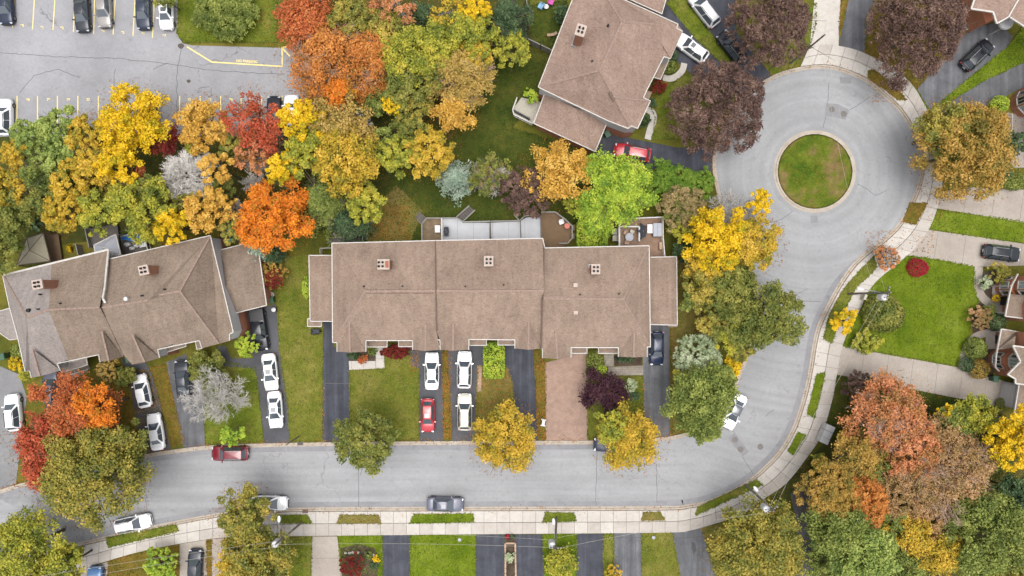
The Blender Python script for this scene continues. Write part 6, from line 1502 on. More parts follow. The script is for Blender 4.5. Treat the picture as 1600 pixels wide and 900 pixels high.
def plant(px, py, rpx, style, pal, H_, name, label, cat='tree', group=None, hz=None, leaf=None, dens=None, sx=1.0, sy=1.0, bark='bark', zbase=0.0):
    if style == 'bare': bark = 'frost' if name == 'frosted_tree' else 'barkpale'
    SEED[0] += 1; seed = SEED[0]
    hz = hz or min(H_*.62, rpx/13.5*1.05); hm = max(.2, H_-hz*.45); c = P(px, py, hm); r = rpx*(CAM_H-hm)/F*(1.13 if rpx > 12 and style not in ('bare', 'ball', 'block', 'column') else 1.0)
    t = thing(name, label, cat, (c[0], c[1], zbase), 0, group)
    if style == 'bare':
        o = bpy.data.objects.new('trunk', MB().tube((0, 0, -.05), (0, 0, H_*.35), .16, .12, 10).mesh('trunk', M[bark])); COL.objects.link(o); o.parent = t
        o = bpy.data.objects.new('branches', tubes_mesh('branches', branch_segs(seed, r, H_*.35, H_, 5, 4, .018, twn=5, spread=.5) if name == 'frosted_tree' else branch_segs(seed, r, H_*.35, H_, 6 if r > 2.5 else 5, 3, .013, spread=.5, twn=2), M[bark], 3)); COL.objects.link(o); o.parent = t; return t
    leaf = leaf or {'fine': .12, 'feather': .15, 'conifer': .14, 'ball': .13, 'block': .14, 'column': .13}.get(style, .19)
    dens = (dens or {'fine': 230, 'feather': 230, 'conifer': 230, 'ball': 260, 'block': 260, 'column': 260, 'sparse': 80}.get(style, 215))*DENS
    me = crown_mesh(seed, r, hz, style, pal, dens, leaf, sx, sy); NLEAF[0] += len(me.polygons)
    o = bpy.data.objects.new('crown', me); COL.objects.link(o); o.parent = t
    o.location = (0, 0, H_-hz if style != 'conifer' else max(.3, H_-hz*1.5))
    if style in ('ball', 'block', 'column') or H_ < 2.2: tm = tubes_mesh('stem', [(np.array([0, 0, -.03]), np.array([0, 0, H_*.7]), .05, .02)]+[(np.array([0, 0, .1]), np.array([math.cos(a)*r*.6*sx, math.sin(a)*r*.6*sy, H_*.65]), .03, .01) for a in (0, 1.3, 2.6, 3.9, 5.2)], M['bark'])
    else: tm = tubes_mesh('trunk', trunk_segs(seed, r, H_, hz), M[bark], 5)
    o = bpy.data.objects.new('trunk' if H_ >= 2.2 else 'stem', tm); COL.objects.link(o); o.parent = t
    if style == 'feather' and rpx > 25 and pal in ('SAL', 'PK', 'TG', 'R', 'BZ'):
        o = bpy.data.objects.new('branches', tubes_mesh('branches', branch_segs(seed, r*.92, H_*.55, H_, 5, 3, .014), M['barkpink'], 3)); COL.objects.link(o); o.parent = t; o.location = (0, 0, .35)
    if style == 'sparse':
        o = bpy.data.objects.new('branches', tubes_mesh('branches', branch_segs(seed, r, H_*.5, H_, 5, 3, .012), M['barkpale'], 3)); COL.objects.link(o); o.parent = t; o.location = (0, 0, .0)
    return t
gW = 'autumn trees of the upper left woodland'; gT = 'autumn trees of the top centre woodland'; gR = 'trees of the lower right woodland'; gS = 'street and garden trees'; gH = 'garden shrubs'
T = 'tree'; Sx = 'shrub'
TREES = [
 # upper left woodland
 (205,190,50,'broad','Y',9,'maple_tree','large bright yellow tree overhanging the parking lot',T,gW),
 (182,258,31,'broad','Y',9,'maple_tree','narrow bright yellow tree just left of the frosted grey tree',T,gW),
 (132,210,28,'broad','OY',8,'maple_tree','yellow orange tree left of the large bright yellow one',T,gW),
 (92,205,34,'broad','LG',8,'maple_tree','lime green tree at the lot edge among yellow ones',T,gW),
 (48,215,30,'broad','LG',8,'maple_tree','green yellow tree below the white SUV of the lot',T,gW),
 (20,240,20,'broad','OY',8.5,'maple_tree','small orange yellow tree near the left edge',T,gW),
 (4,285,34,'broad','OY',8,'maple_tree','golden yellow tree on the left edge',T,gW),
 (46,274,30,'conifer','G',9,'pine_tree','bluish green rounded tree left in the woodland',T,gW),
 (88,255,30,'broad','LG',7.5,'maple_tree','light green tree above the bluish green one',T,gW),
 (112,280,32,'broad','OY',8,'maple_tree','golden tree in the middle of the left woodland',T,gW),
 (142,262,30,'broad','OY',8.5,'maple_tree','golden tree just left of the narrow yellow tree',T,gW),
 (66,312,26,'lumpy','OL',7,'oak_tree','olive tree below the bluish green one',T,gW),
 (98,330,30,'broad','OY',8,'maple_tree','golden yellow tree above the tan gazebo yard',T,gW),
 (24,328,34,'lumpy','OL',7,'oak_tree','olive green tree at the left edge above the gazebo',T,gW),
 (-2,386,34,'lumpy','OL',7.5,'oak_tree','dense olive tree left of the tan gazebo',T,gW),
 (52,346,16,'broad','DG',5,'bush','dark green bush above the gazebo',T,gW),
 (152,332,32,'broad','YG',8.5,'maple_tree','yellow green tree above the pointed canopy',T,gW),
 (215,325,44,'broad','YG',9,'maple_tree','large yellow green tree above the blue tarp deck',T,gW),
 (178,300,24,'sparse','OG',6.5,'maple_tree','thin gold tree with visible grey twigs',T,gW),
 (266,352,28,'broad','Y',8,'maple_tree','yellow tree touching the tilted roof',T,gW),
 (232,300,24,'broad','OL',7.5,'maple_tree','olive tree below the frosted grey tree',T,gW),
 (252,218,22,'feather','DR',7,'plum_tree','dark red tree between yellow and pale orange ones',T,gW),
 (213,278,15,'feather','RO',7,'maple_tree','small rusty red tree beside the frosted grey tree',T,gW),
 (314,196,38,'broad','GO',8.5,'maple_tree','pale orange tree at the lot edge',T,gW),
 (266,267,50,'bare','BS',10.2,'frosted_tree','dense leafless pale grey tree in the left woodland',T,gW),
 (334,262,24,'broad','GO',8.5,'maple_tree','pale orange tree right of the leafless grey tree',T,gW),
 (322,326,32,'broad','GO',8.5,'maple_tree','tall pale orange tree above the tilted roof',T,gW),
 (355,330,24,'sparse','GO',7,'maple_tree','thin orange tree left of the vivid orange one',T,gW),
 (393,190,42,'sparse','R',9,'maple_tree','bright red tree with grey branches at the lot edge',T,gW),
 (412,212,26,'feather','R',8,'maple_tree','red tree under the black car of the lot',T,gW),
 (390,240,28,'sparse','SAL',7.5,'maple_tree','salmon twiggy tree below the bright red one',T,gW),
 (384,280,26,'bare','BS',6,'bare_tree','small leafless tree left above the vivid orange tree',T,gW),
 (427,338,51,'broad','O',8.5,'maple_tree','vivid orange tree between the two house rows',T,gW),
 (365,358,22,'broad','OG',6.5,'maple_tree','yellow green small tree by the house end patio',T,gW),
 (470,190,34,'broad','Y',9,'maple_tree','yellow tree below the white car nose',T,gW),
 (478,235,38,'broad','YG',8.5,'maple_tree','yellow green tree right of the red trees',T,gW),
 (438,262,24,'broad','Y',8,'maple_tree','small bright yellow tree above the vivid orange one',T,gW),
 (530,192,50,'sparse','TG',9,'birch_tree','tan gold tree with fine grey twigs',T,gW),
 (530,200,44,'feather','TG',8.2,'birch_tree','golden feathery tree beneath the twiggy tan gold tree',T,gW),
 (540,250,50,'broad','OY',9.5,'maple_tree','big golden yellow tree above the dark pine',T,gW),
 (570,318,30,'broad','YG',7.5,'maple_tree','yellow lower tree right of the dark pine',T,gW),
 (505,310,64,'conifer','G',8.5,'pine_tree','large dark green pine above the left townhouse',T,gW),
 (540,345,38,'conifer','DG',6.5,'pine_tree','dark green pine boughs over the dark grey deck',T,gW),
 (360,230,22,'broad','OG',7,'maple_tree','olive gold tree between pale orange and red ones',T,gW),
 (300,232,9,'broad','YG',5.5,'maple_tree','yellow green tree above the leafless grey one',T,gW),
 (15,300,26,'broad','G',6.5,'maple_tree','green tree low at the left edge',T,gW),
 (345,300,22,'broad','OL',5.5,'maple_tree','olive tree between two pale orange ones',T,gW),
 (130,300,22,'broad','OL',6,'maple_tree','low olive tree between golden neighbours',T,gW),
 (290,320,18,'broad','OG',6,'maple_tree','low yellow green tree beside the pale orange one',T,gW),
 # top centre woodland
 (478,26,52,'feather','RO',9,'maple_tree','salmon red tree at the corner of the parking lot',T,gT),
 (520,95,72,'feather','BZ',10,'maple_tree','biggest bronze orange tree above the yellow trees',T,gT),
 (575,88,50,'feather','BZ',9.5,'maple_tree','bronze tree overlapping the biggest one on its right',T,gT),
 (548,30,36,'broad','OG',8.5,'maple_tree','olive orange tree at the top beside the salmon one',T,gT),
 (610,10,34,'sparse','SAL',8.5,'maple_tree','pinkish twiggy tree at the top edge',T,gT),
 (600,45,32,'broad','OG',8,'maple_tree','olive orange tree below the pinkish twiggy one',T,gT),
 (528,142,22,'feather','O',9,'maple_tree','small vivid orange tree at the foot of the bronze ones',T,gT),
 (638,85,44,'lumpy','YG',9,'oak_tree','yellow green tree in the middle of the top woodland',T,gT),
 (682,68,36,'lumpy','YG',8.5,'oak_tree','yellow green tree right of the middle one',T,gT),
 (632,130,30,'lumpy','OL',8,'oak_tree','olive tree below the yellow green ones',T,gT),
 (705,30,32,'sparse','OY',8.5,'maple_tree','yellow tree with grey twigs near the top edge',T,gT),
 (740,18,26,'broad','Y',8.5,'maple_tree','bright yellow tree at the top edge',T,gT),
 (735,62,42,'broad','YG',8.5,'maple_tree','yellow green tree above the shaded back lawn',T,gT),
 (740,85,26,'broad','OY',8,'maple_tree','gold topped tree inside the yellow green mass',T,gT),
 (722,118,48,'feather','TG',9,'maple_tree','wide tan gold tree above the shaded back lawn',T,gT),
 (710,168,30,'feather','GO',7.5,'maple_tree','small tan orange tree below the tan gold one',T,gT),
 (675,110,30,'broad','OG',7.5,'maple_tree','olive gold tree left of the wide tan gold one',T,gT),
 (590,150,26,'lumpy','G',6,'bush','dark green undergrowth beside the bronze trees','bush',gT),
 (640,172,30,'broad','OG',6.5,'maple_tree','low olive gold tree above the golden one',T,gT),
 (612,162,14,'broad','Y',7,'maple_tree','small yellow sprig left of the low olive gold tree',T,gT),
 (672,236,36,'broad','OY',8.5,'maple_tree','golden yellow tree left of the silvery spruce',T,gT),
 (618,240,30,'broad','YG',8,'birch_tree','yellow green birch left of the golden yellow tree',T,gT),
 (590,225,26,'lumpy','G',6.5,'oak_tree','dull green tree right of the big golden one',T,gT),
 (640,200,26,'lumpy','OL',6,'oak_tree','low olive tree in the centre gap',T,gT),
 (790,22,44,'conifer','DG',9,'pine_tree','dark green conifer left of the small back lawn',T,gT),
 (800,75,28,'broad','YG',6,'bush','yellow green bush by the thin wooden fence','bush',gT),
 (822,24,6,'ball','YG',1.2,'garden_shrub','tiny yellow green shrub by the bare earth bed',Sx,gH),
 (830,150,12,'fine','LIME',2.5,'garden_shrub','light green wispy shrub at the small rug deck',Sx,gH),
 (880,18,14,'conifer','DG',3,'pine_tree','dark small conifer against the turned roof',T,gT),
 (655,20,30,'conifer','DG',6,'pine_tree','dark conifer in the top gap between autumn trees',T,gT),
 (565,170,20,'lumpy','OL',6,'bush','low olive undergrowth above the tan gold tree','bush',gT),
 (352,8,48,'fine','G',1.8,'willow_shrub','wide dull green shrub mass beside the parking lot','bush',gT),
 (258,-4,14,'lumpy','OL',4,'willow_shrub','small leafy shrub hanging over the white lot car','bush',gT),
 # middle
 (711,276,35,'conifer','BS',6.5,'blue_spruce','silvery blue spruce above the pale membrane deck',T,gS),
 (765,272,32,'sparse','OL',5,'apple_tree','twiggy olive brown tree right of the silvery spruce',T,gS),
 (768,274,26,'fine','TAN',4.2,'apple_tree','brownish thin tree beneath the twiggy olive one',T,gS),
 (821,300,36,'fine','BU',5.5,'plum_tree','dark burgundy tree above the pale membrane deck',T,gS),
 (875,270,46,'broad','GO',7.5,'maple_tree','light orange speckled tree beside the lime green one',T,gS,None,.17,150),
 (900,318,16,'lumpy','YG',4,'garden_shrub','green yellow shrub below the light orange tree',Sx,gH),
 (962,292,58,'feather','LIME',8.5,'locust_tree','large lime green tree behind the right townhouse',T,gS),
 (935,335,30,'feather','LIME',6,'locust_tree','lower lime green boughs above the clipped hedge',T,gS),
 (925,366,23,'block','LIME',2.4,'clipped_hedge','square clipped lime hedge against the right townhouse','hedge',gH),
 (1030,287,34,'fine','GR',2.2,'ornamental_grass','left clump of bright green tall grass along the driveway','grass clump','tall grass clumps by the driveway'),
 (1062,288,30,'fine','GR',2.2,'ornamental_grass','middle clump of bright green tall grass along the driveway','grass clump','tall grass clumps by the driveway'),
 (1093,289,24,'fine','GR',2.2,'ornamental_grass','right clump of bright green tall grass beside the kerb','grass clump','tall grass clumps by the driveway'),
 (1068,325,34,'fine','TAN',4.5,'lilac_bush','brown olive twiggy bush above the yellow trees','bush',gS),
 (1068,330,30,'lumpy','OL',4.0,'lilac_bush','olive bush beneath the brown twiggy one','bush',gS),
 (1122,372,46,'broad','Y',8,'ash_tree','large yellow tree left of the street narrows',T,gS),
 (1178,378,38,'broad','OY',7.5,'ash_tree','golden yellow tree overhanging the turning circle',T,gS),
 (1188,316,18,'broad','Y',7,'ash_tree','small isolated yellow crown over the asphalt',T,gS),
 (1150,335,48,'bare','BS',7.2,'bare_tree','leafless grey branches between the yellow crowns',T,gS),
 (1105,415,30,'broad','OY',6.5,'ash_tree','yellow lower crown above the olive trees',T,gS),
 (1068,365,14,'broad','YG',4,'garden_shrub','small yellow green crown beside the hot tub deck',Sx,gH),
 (1072,395,18,'broad','DG',3,'garden_shrub','dark green shrub right of the reddish deck',Sx,gH),
 (1103,440,36,'lumpy','OG',6,'oak_tree','olive gold tree right of the side roof',T,gS),
 (1145,445,34,'lumpy','OL',6.5,'oak_tree','olive tree under the yellow crowns',T,gS),
 (1083,468,20,'lumpy','G',4.5,'oak_tree','green bush like tree beside the lawn strip',T,gS),
 (1206,494,47,'broad','OL',8,'maple_tree','round olive green tree hanging over the street bend',T,gS),
 (1160,505,38,'lumpy','OL',6.5,'oak_tree','olive green tree left of the round street tree',T,gS),
 (1115,500,26,'broad','OG',5.5,'maple_tree','golden brown small tree in the side garden',T,gS),
 (1140,525,26,'lumpy','YG',5.5,'oak_tree','yellow green tree above the kerb of the bend',T,gS),
 (1158,545,18,'broad','OG',5,'maple_tree','small gold olive tree at the kerb',T,gS),
 (1145,574,13,'broad','Y',4,'garden_shrub','small yellow shrub by the bend kerb',Sx,gH),
 (1092,560,36,'fine','W',5,'variegated_tree','pale silvery green tree in the side garden',T,gS),
 (1093,622,47,'lumpy','G',8,'maple_tree','large mid green tree over the street corner',T,gS),
 (1100,655,34,'broad','G',7,'maple_tree','lower green crown beside the white parked sedan',T,gS),
 (1068,590,18,'broad','YG',4.5,'maple_tree','yellow green crown left above the large green tree',T,gS),
 (1125,600,26,'broad','G',6.5,'maple_tree','green crown right above the large green tree',T,gS),
 # right
 (1125,168,69,'fine','BU',8.5,'beech_tree','round burgundy tree left of the turning circle',T,gS),
 (1204,36,60,'fine','BU',8.5,'beech_tree','round burgundy tree above the double driveway',T,gS),
 (1437,46,71,'fine','BU',8.5,'beech_tree','biggest burgundy tree at the top right',T,gS),
 (1508,236,68,'lumpy','OBZ',9,'maple_tree','large golden brown tree overhanging the right pavement',T,gS),
 (1480,205,40,'lumpy','OG',8,'maple_tree','golden crown part beside the top right driveway',T,gS),
 (1540,200,34,'lumpy','OBZ',8,'maple_tree','golden brown crown near the brick bay',T,gS),
 (1437,418,16,'ball','CR',1.3,'garden_shrub','round crimson shrub on the vivid lawn',Sx,gH,1.2,.10,320,1.05,.9),
 (1387,402,19,'sparse','SAL',3,'garden_tree','thin rusty sapling over the pavement','sapling',gH),
 (1387,402,15,'fine','RO',2.4,'garden_tree','rusty foliage under the thin sapling','sapling',gH,None,None,90),
 (1387,490,31,'ball','OL',3.2,'crab_tree','round mottled green tree on the vivid lawn',T,gS,2.2,.2,200),
 (1356,533,19,'lumpy','YG',1.8,'garden_shrub','pale green shrub at the driveway corner',Sx,gH),
 (1320,500,19,'broad','Y',3.6,'ginkgo_sapling','bright yellow sapling over the right pavement','sapling',gH),
 (1394,657,59,'feather','SAL',9,'maple_tree','big salmon red tree below the concrete driveway',T,gR),
 (1350,712,36,'feather','OBZ',8,'maple_tree','orange olive tree beside the mailbox cabinet',T,gR),
 (1300,768,46,'fine','OBZ',8,'maple_tree','bronze olive tree next to the bend pavement',T,gR),
 (1345,785,44,'fine','BZ',7.5,'maple_tree','bronze orange tree in the lower right woodland',T,gR),
 (1430,705,46,'fine','SAL',8,'maple_tree','salmon tree overlapping the big one at right',T,gR),
 (1485,735,74,'feather','PK',9,'maple_tree','wide pinkish brown tree in the right woodland',T,gR),
 (1420,760,54,'fine','PK',7.5,'maple_tree','tan brown twiggy tree in the right woodland',T,gR),
 (1365,730,36,'sparse','OL',6.5,'maple_tree','thin olive tree with pale twigs',T,gR),
 (1460,810,40,'fine','PK',7,'maple_tree','brown tree above the yellow trees',T,gR),
 (1186,858,67,'lumpy','OG',9,'oak_tree','big olive gold tree below the bend pole',T,gR),
 (1318,830,50,'lumpy','G',8,'oak_tree','mid green tree at the bottom right',T,gR),
 (1352,866,46,'lumpy','LG',8.5,'oak_tree','light green tree at the bottom edge',T,gR),
 (1395,820,30,'lumpy','G',6.5,'oak_tree','green tree between light green and yellow ones',T,gR),
 (1430,840,34,'feather','OY',8,'maple_tree','golden yellow tree at the bottom right',T,gR),
 (1475,865,38,'feather','OY',8,'maple_tree','yellow orange tree at the bottom right',T,gR),
 (1405,885,36,'lumpy','G',6.5,'oak_tree','shaded green tree at the bottom edge',T,gR),
 (1545,838,66,'lumpy','G',9,'oak_tree','largest green tree in the lower right corner',T,gR),
 (1595,880,40,'broad','OG',7,'maple_tree','olive orange tree in the bottom right corner',T,gR),
 (1592,692,42,'broad','Y',8.5,'maple_tree','bright yellow tree at the right edge',T,gR),
 (1592,770,30,'lumpy','DG',7,'pine_tree','dark green tree on the right edge',T,gR),
 (1530,652,30,'feather','YG',6,'maple_tree','yellow green tree beside the fence near the garage',T,gR),
 (1480,648,14,'broad','Y',4.5,'garden_shrub','small yellow crown right of the big salmon tree',Sx,gR),
 (1490,670,30,'lumpy','G',5,'bush','dark green bushes behind the fence','bush',gR),
 (1345,604,24,'fine','BU',3,'bush','dark brown twiggy bush at the grass strip','bush',gR),
 (1514,790,14,'fine','W',4.5,'garden_shrub','pale grey tuft between green and brown trees',Sx,gR),
 (1288,880,26,'lumpy','G',4,'bush','green bush by the dark path','bush',gR),
 (1560,715,26,'lumpy','OL',5,'bush','olive bush left of the yellow edge tree','bush',gR),
 (1280,722,12,'lumpy','YG',2,'bush','yellow green bush under the mailbox cabinet','bush',gR),
 # shrubs by the right houses
 (1532,497,18,'fine','PK',1.6,'hydrangea_bush','pinkish flowering bush beside the vivid lawn',Sx,gH),
 (1560,503,15,'ball','DG',1.6,'garden_shrub','dark green shrub under the brick wall',Sx,gH),
 (1545,487,12,'fine','G',1.3,'garden_shrub','green and white speckled shrub above the pink one',Sx,gH),
 (1529,545,17,'ball','G',1.8,'garden_shrub','glossy green shrub beside the curved path',Sx,gH,None,.18),
 (1514,570,12,'ball','DG',1.5,'garden_shrub','dark green shrub at the driveway corner by the garage',Sx,gH),
 (1534,577,16,'ball','OBZ',1.8,'garden_shrub','round bronze shrub before the green bin',Sx,gH),
 (1562,427,17,'fine','OG',1.8,'garden_shrub','olive shrub below the black wagon',Sx,gH),
 (1540,441,11,'fine','W',1.2,'garden_shrub','pale grey green shrub inside the curved path',Sx,gH),
 (1571,633,11,'ball','OL',1.3,'garden_shrub','small olive shrub at the garage corner',Sx,gH),
 (1558,466,6,'ball','Y',.8,'flower_pot_plant','tiny yellow plant at the porch',Sx,gH),
 (1566,162,14,'ball','LIME',1.8,'garden_shrub','light green shrub by the brick bay',Sx,gH),
 (1588,283,16,'ball','G',1.7,'garden_shrub','round green shrub at the right edge',Sx,gH,None,None,None,1.3,.9),
 (1590,222,16,'lumpy','DG',2.2,'garden_shrub','dark green shrub behind the bronze tree',Sx,gH),
 (1568,262,14,'lumpy','DG',1.8,'garden_shrub','dark green shrub under the bronze tree',Sx,gH),
 # lower left
 (120,654,58,'feather','RO',8.5,'maple_tree','large orange red tree in front of the tilted house',T,gS),
 (140,640,36,'feather','O',9,'maple_tree','vivid orange upper crown right in the orange red tree',T,gS),
 (58,690,40,'feather','R',8.5,'maple_tree','bright red tree beside the white car at the left edge',T,gS),
 (66,735,34,'feather','R',8,'maple_tree','red lower crown hanging over the street',T,gS),
 (58,616,15,'feather','RO',7.5,'maple_tree','orange crown tip beside the dark car',T,gS),
 (142,744,71,'lumpy','OG',10,'maple_tree','huge olive gold tree over the left street',T,gS),
 (195,700,34,'broad','OL',6.5,'maple_tree','olive crown right above the huge olive gold tree',T,gS),
 (36,862,58,'lumpy','YG',9,'maple_tree','green yellow tree in the bottom left corner',T,gS),
 (95,890,34,'broad','YG',7,'maple_tree','smaller yellow green tree beside the leftmost pole',T,gS),
 (382,805,40,'broad','OG',8,'maple_tree','olive street tree over the white sedan',T,gS),
 (402,876,52,'broad','OG',8.5,'maple_tree','golden olive tree at the bottom left centre',T,gS),
 (372,885,36,'broad','OY',7,'maple_tree','yellow crown at the bottom beside the hatchback driveway',T,gS),
 (250,884,25,'fine','LIME',3,'garden_shrub','bright lime shrub on the leafy lawn',Sx,gH),
 (362,682,16,'broad','LIME',3.5,'garden_tree','lime sapling above the dark red SUV','sapling',gH),
 (568,690,44,'broad','OL',8,'maple_tree','round olive green street tree left of centre',T,gS),
 (789,684,45,'broad','OY',7.5,'maple_tree','golden yellow street tree below the centre townhouse',T,gS),
 (985,688,44,'feather','OY',7.5,'maple_tree','yellow gold street tree right of the brick driveway',T,gS),
 (958,668,26,'broad','YG',7.0,'maple_tree','yellow green crown up and left of the yellow gold street tree',T,gS),
 (330,620,55,'bare','BS',6.5,'bare_tree','leafless pale tree on the front lawn of the tilted house',T,gS),
 (322,572,26,'lumpy','OL',3,'garden_shrub','green shrub below the tilted house porch',Sx,gH),
 (345,595,16,'fine','OL',2,'garden_shrub','low green shrub behind the pale leafless tree',Sx,gH),
 (385,540,18,'fine','LIME',2.6,'garden_shrub','lime green shrub left of the pickup',Sx,gH),
 (168,576,19,'fine','TG',2.6,'garden_shrub','golden tan shrub between the tilted houses',Sx,gH),
 (195,588,14,'lumpy','OL',2,'garden_shrub','small dark olive shrub beside the tilted driveway',Sx,gH),
 (24,568,12,'fine','Y',2.2,'garden_shrub','yellow shrub beside the left driveway',Sx,gH),
 (34,548,14,'lumpy','G',2.0,'garden_shrub','green shrub above the yellow shrub',Sx,gH),
 (40,585,12,'fine','YG',2,'garden_shrub','yellow green shrub at the house corner',Sx,gH),
 (424,428,22,'fine','OBZ',2.6,'garden_shrub','reddish brown shrub beside the wing roof',Sx,gH),
 (427,436,14,'fine','DR',2.9,'garden_shrub','dark red top of the shrub beside the wing roof',Sx,gH),
 (478,450,13,'ball','LIME',1.8,'garden_shrub','lime shrub left of the small side roof',Sx,gH,None,None,None,.6,1.4),
 (400,389,20,'conifer','BS',4.2,'blue_spruce','small blue spruce at the tilted house corner',T,gS),
 (425,398,16,'conifer','DG',3.4,'blue_spruce','dark spruce right of the small blue spruce',T,gS),
 (772,563,20,'block','LIME',2.4,'clipped_hedge','lime clipped hedge column between driveways','hedge',gH,None,None,None,.8,1.35),
 (616,550,22,'fine','DR',1.4,'barberry_shrub','curved dark red shrub at the left entrance',Sx,gH,None,None,300,1.0,.42),
 (628,543,13,'fine','DR',1.3,'barberry_shrub','small dark red shrub right of the curved one',Sx,gH,None,None,300,1.0,.5),
 (567,562,8,'fine','RO',.8,'chrysanthemum','rusty flowering plant in the mulched bed','plant',gH),
 (552,556,7,'ball','DG',.8,'garden_shrub','low dark green shrub under the left garage gable',Sx,gH,None,None,None,1.6,.8),
 (582,550,6,'fine','G',.6,'garden_plant','small pale plant in the mulched bed','plant',gH),
 (930,566,15,'ball','G',1.8,'garden_shrub','green shrub beside the stone paved path',Sx,gH,None,None,None,.9,1.3),
 (939,580,10,'ball','LIME',1.9,'garden_shrub','bright round shrub beside the stone paved path',Sx,gH),
 (925,582,10,'fine','G',1.1,'garden_shrub','dull green shrub behind the bright round one',Sx,gH),
 (945,615,33,'feather','PU',4.5,'smoke_bush','purple tree in the right front garden',T,gS),
 (986,602,11,'fine','W',1.6,'garden_shrub','pale yellow green shrub right of the purple tree',Sx,gH),
 (990,618,9,'fine','DG',1.1,'garden_shrub','dark green shrub below the pale one',Sx,gH),
 (978,561,8,'fine','DG',.7,'garden_plant','low plants in the right entrance bed','plant',gH,None,None,None,1.8,.7),
 (880,884,22,'feather','YG',3.2,'garden_tree','leafy green tree below the white transformer',T,gS),
 (958,897,13,'fine','OY',1.8,'garden_shrub','golden shrub cut off by the bottom edge',Sx,gH),
 (550,884,18,'fine','DR',2,'garden_shrub','reddish brown shrub in the stone-edged bed',Sx,gH),
 (575,868,7,'ball','G',.7,'garden_plant','small round green plant in the stone-edged bed','plant',gH),
 (584,884,7,'ball','DG',.7,'garden_plant','dark round plant in the stone-edged bed','plant',gH),
 (588,873,5,'fine','Y',.6,'garden_plant','yellow plant in the stone-edged bed','plant',gH),
 (796,871,8,'fine','W',.9,'garden_plant','pale plant in the brick edged bed','plant',gH),
 (793,839,4,'ball','CR',.5,'flower_clump','red flowers at the end bed by the pavement','plant',gH),
 (800,839,4,'ball','DG',.5,'flower_clump','dark green clump beside the red flowers','plant',gH),
 (1008,100,9,'fine','DG',1.2,'garden_shrub','dark shrub in the corner of the turned house',Sx,gH),
 (1047,103,11,'ball','G',1.4,'garden_shrub','round green shrub beside the curved pale path',Sx,gH),
 (1052,86,9,'ball','DG',1.2,'garden_shrub','dark green shrub against the turned house',Sx,gH),
 (1030,135,12,'fine','DR',1.6,'barberry_shrub','dark red shrub by the porch of the turned house',Sx,gH),
 (1007,188,10,'fine','DG',1.2,'garden_shrub','green shrub inside the lower curved path',Sx,gH),
 (1019,160,7,'fine','DG',1,'garden_shrub','small dark shrub below the dark red one',Sx,gH),
 (112,866,16,'broad','OL',3,'garden_shrub','olive shrub at the end of the leafy verge',Sx,gH),
]
for a in TREES: plant(*a)
print('LEAVES', NLEAF[0])
# ------------------------------------------------------------------ grass blades and fallen leaves (uncountable)
rng = np.random.default_rng(5)
def scatter(poly, dens):
    xs = [p[0] for p in poly]; ys = [p[1] for p in poly]; A = (max(xs)-min(xs))*(max(ys)-min(ys)); n = int(A*dens)
    x = rng.uniform(min(xs), max(xs), n); y = rng.uniform(min(ys), max(ys), n); ok = np.zeros(n, bool); j = len(poly)-1
    for i in range(len(poly)):
        x1, y1 = poly[i]; x2, y2 = poly[j]; c = ((y1 > y) != (y2 > y)) & (x < (x2-x1)*(y-y1)/((y2-y1) if y2 != y1 else 1e-9)+x1); ok ^= c; j = i
    return x[ok], y[ok]
GV = {}
for poly, mat, z in LAWNS:
    poly = [(min(75, max(-75, x)), min(42, max(-42, y))) for x, y in poly]
    if mat == 'grass_shade': d = 25
    else: d = 45
    x, y = scatter(poly, d); ex = []
    for (xa, ya), (xb, yb) in zip(poly, poly[1:]+poly[:1]):
        m_ = int(math.dist((xa, ya), (xb, yb))*16); tt = rng.uniform(0, 1, m_); ex.append(np.stack([xa+(xb-xa)*tt+rng.normal(size=m_)*.06, ya+(yb-ya)*tt+rng.normal(size=m_)*.06, np.full(m_, max(z, .05)+.04)], 1))
    GV.setdefault(mat, []).extend(ex); GV.setdefault(mat, []).append(np.stack([x, y, np.full(len(x), z+.03)], 1))
GPAL = {'grass_pale': [(108,122,36),(136,140,54),(164,154,84)], 'grass_vivid': [(94,118,16),(122,142,28),(148,162,58)], 'grass_mid': [(94,110,28),(122,132,42),(150,150,66)], 'grass_dry': [(120,120,46),(150,140,70),(172,150,96)],
        'grass_leafy': [(104,98,36),(134,114,40),(168,124,52),(188,140,60)], 'grass_shade': [(56,74,22),(80,92,28),(104,104,42)]}
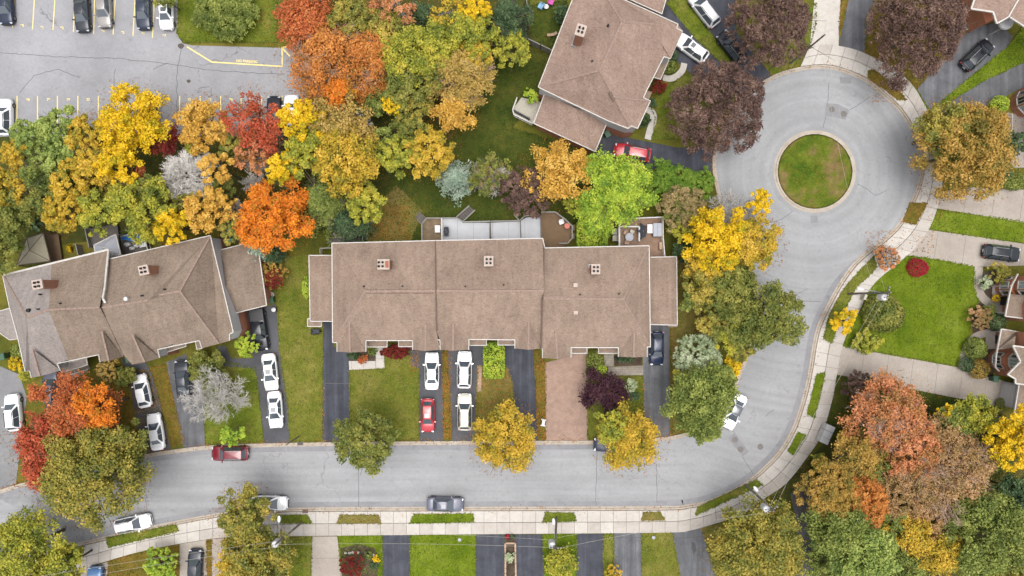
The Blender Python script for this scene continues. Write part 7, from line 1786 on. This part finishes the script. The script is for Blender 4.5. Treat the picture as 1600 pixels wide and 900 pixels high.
for mat, L_ in GV.items():
    c = np.concatenate(L_); n = len(c); nn = rng.normal(size=(n, 3))*.6; nn[:, 2] = np.abs(nn[:, 2])+.5
    V = quads_from(c, nn, .11, rng, 1.6); o = bpy.data.objects.new('grass', mesh_np('grass', V, n, 4, leafmat('blades_'+mat, GPAL[mat], .52, .15))); COL.objects.link(o)
    o['kind'] = 'stuff'; o['label'] = {'grass_vivid': 'vivid green grass blades', 'grass_pale': 'pale yellowing green grass blades', 'grass_mid': 'mid green grass blades', 'grass_dry': 'dry yellowing grass blades', 'grass_leafy': 'grass blades mixed with fallen leaves', 'grass_shade': 'shaded dark grass blades'}[mat]; o['category'] = 'grass'
# fallen leaves, thickest at kerbs and under crowns
pts = []
for (x, y, r_, st, pal, *_) in TREES:
    if pal in ('Y', 'OY', 'O', 'RO', 'R', 'GO', 'OG', 'OBZ', 'SAL', 'BZ') and r_ > 25:
        n = int(r_*18); a = rng.uniform(0, 6.28, n); q = rng.uniform(.3, 1.45, n)*r_; pts.append(np.stack([(x+np.cos(a)*q-800)/13.02, (450-y-np.sin(a)*q)/13.02], 1))
for line_, dens_ in ((KN2, 9), (KS2, 5)):
    q = resample(line_, 3)
    for x, y in q:
        n = rng.poisson(dens_*.35); pts.append(np.stack([(x+rng.normal(size=n)*3.5-800)/13.02, (450-y+rng.normal(size=n)*3.5)/13.02], 1))
for (x0, y0, x1, y1, n) in ((1350,395,1460,360,350), (1430,240,1480,345,300), (691,547,706,685,500), (838,560,853,686,300), (744,575,800,680,700), (1355,105,1400,160,250), (1002,600,1008,686,60), (641,548,655,580,120), (580,320,640,375,900), (503,600,508,690,60), (1046,510,1054,680,250)):
    pts.append(np.stack([(rng.uniform(x0, x1, n)-800)/13.02, (450-rng.uniform(min(y0, y1), max(y0, y1), n))/13.02], 1))
c = np.concatenate(pts); c = np.concatenate([c, np.full((len(c), 1), .15)], 1); n = len(c); nn = rng.normal(size=(n, 3))*.25; nn[:, 2] = 1
zz = np.where(rng.random(n) < .5, .15, .05); c[:, 2] = zz
V = quads_from(c, nn, .10, rng, 1.3)
o = bpy.data.objects.new('fallen_leaves', mesh_np('fallen_leaves', V, n, 4, leafmat('fallen', [(130,84,36),(176,112,40),(206,150,50),(190,96,44)], .45, 0))); COL.objects.link(o); o['kind'] = 'stuff'; o['label'] = 'brown and yellow fallen leaves along kerbs and lawns'; o['category'] = 'fallen leaves'
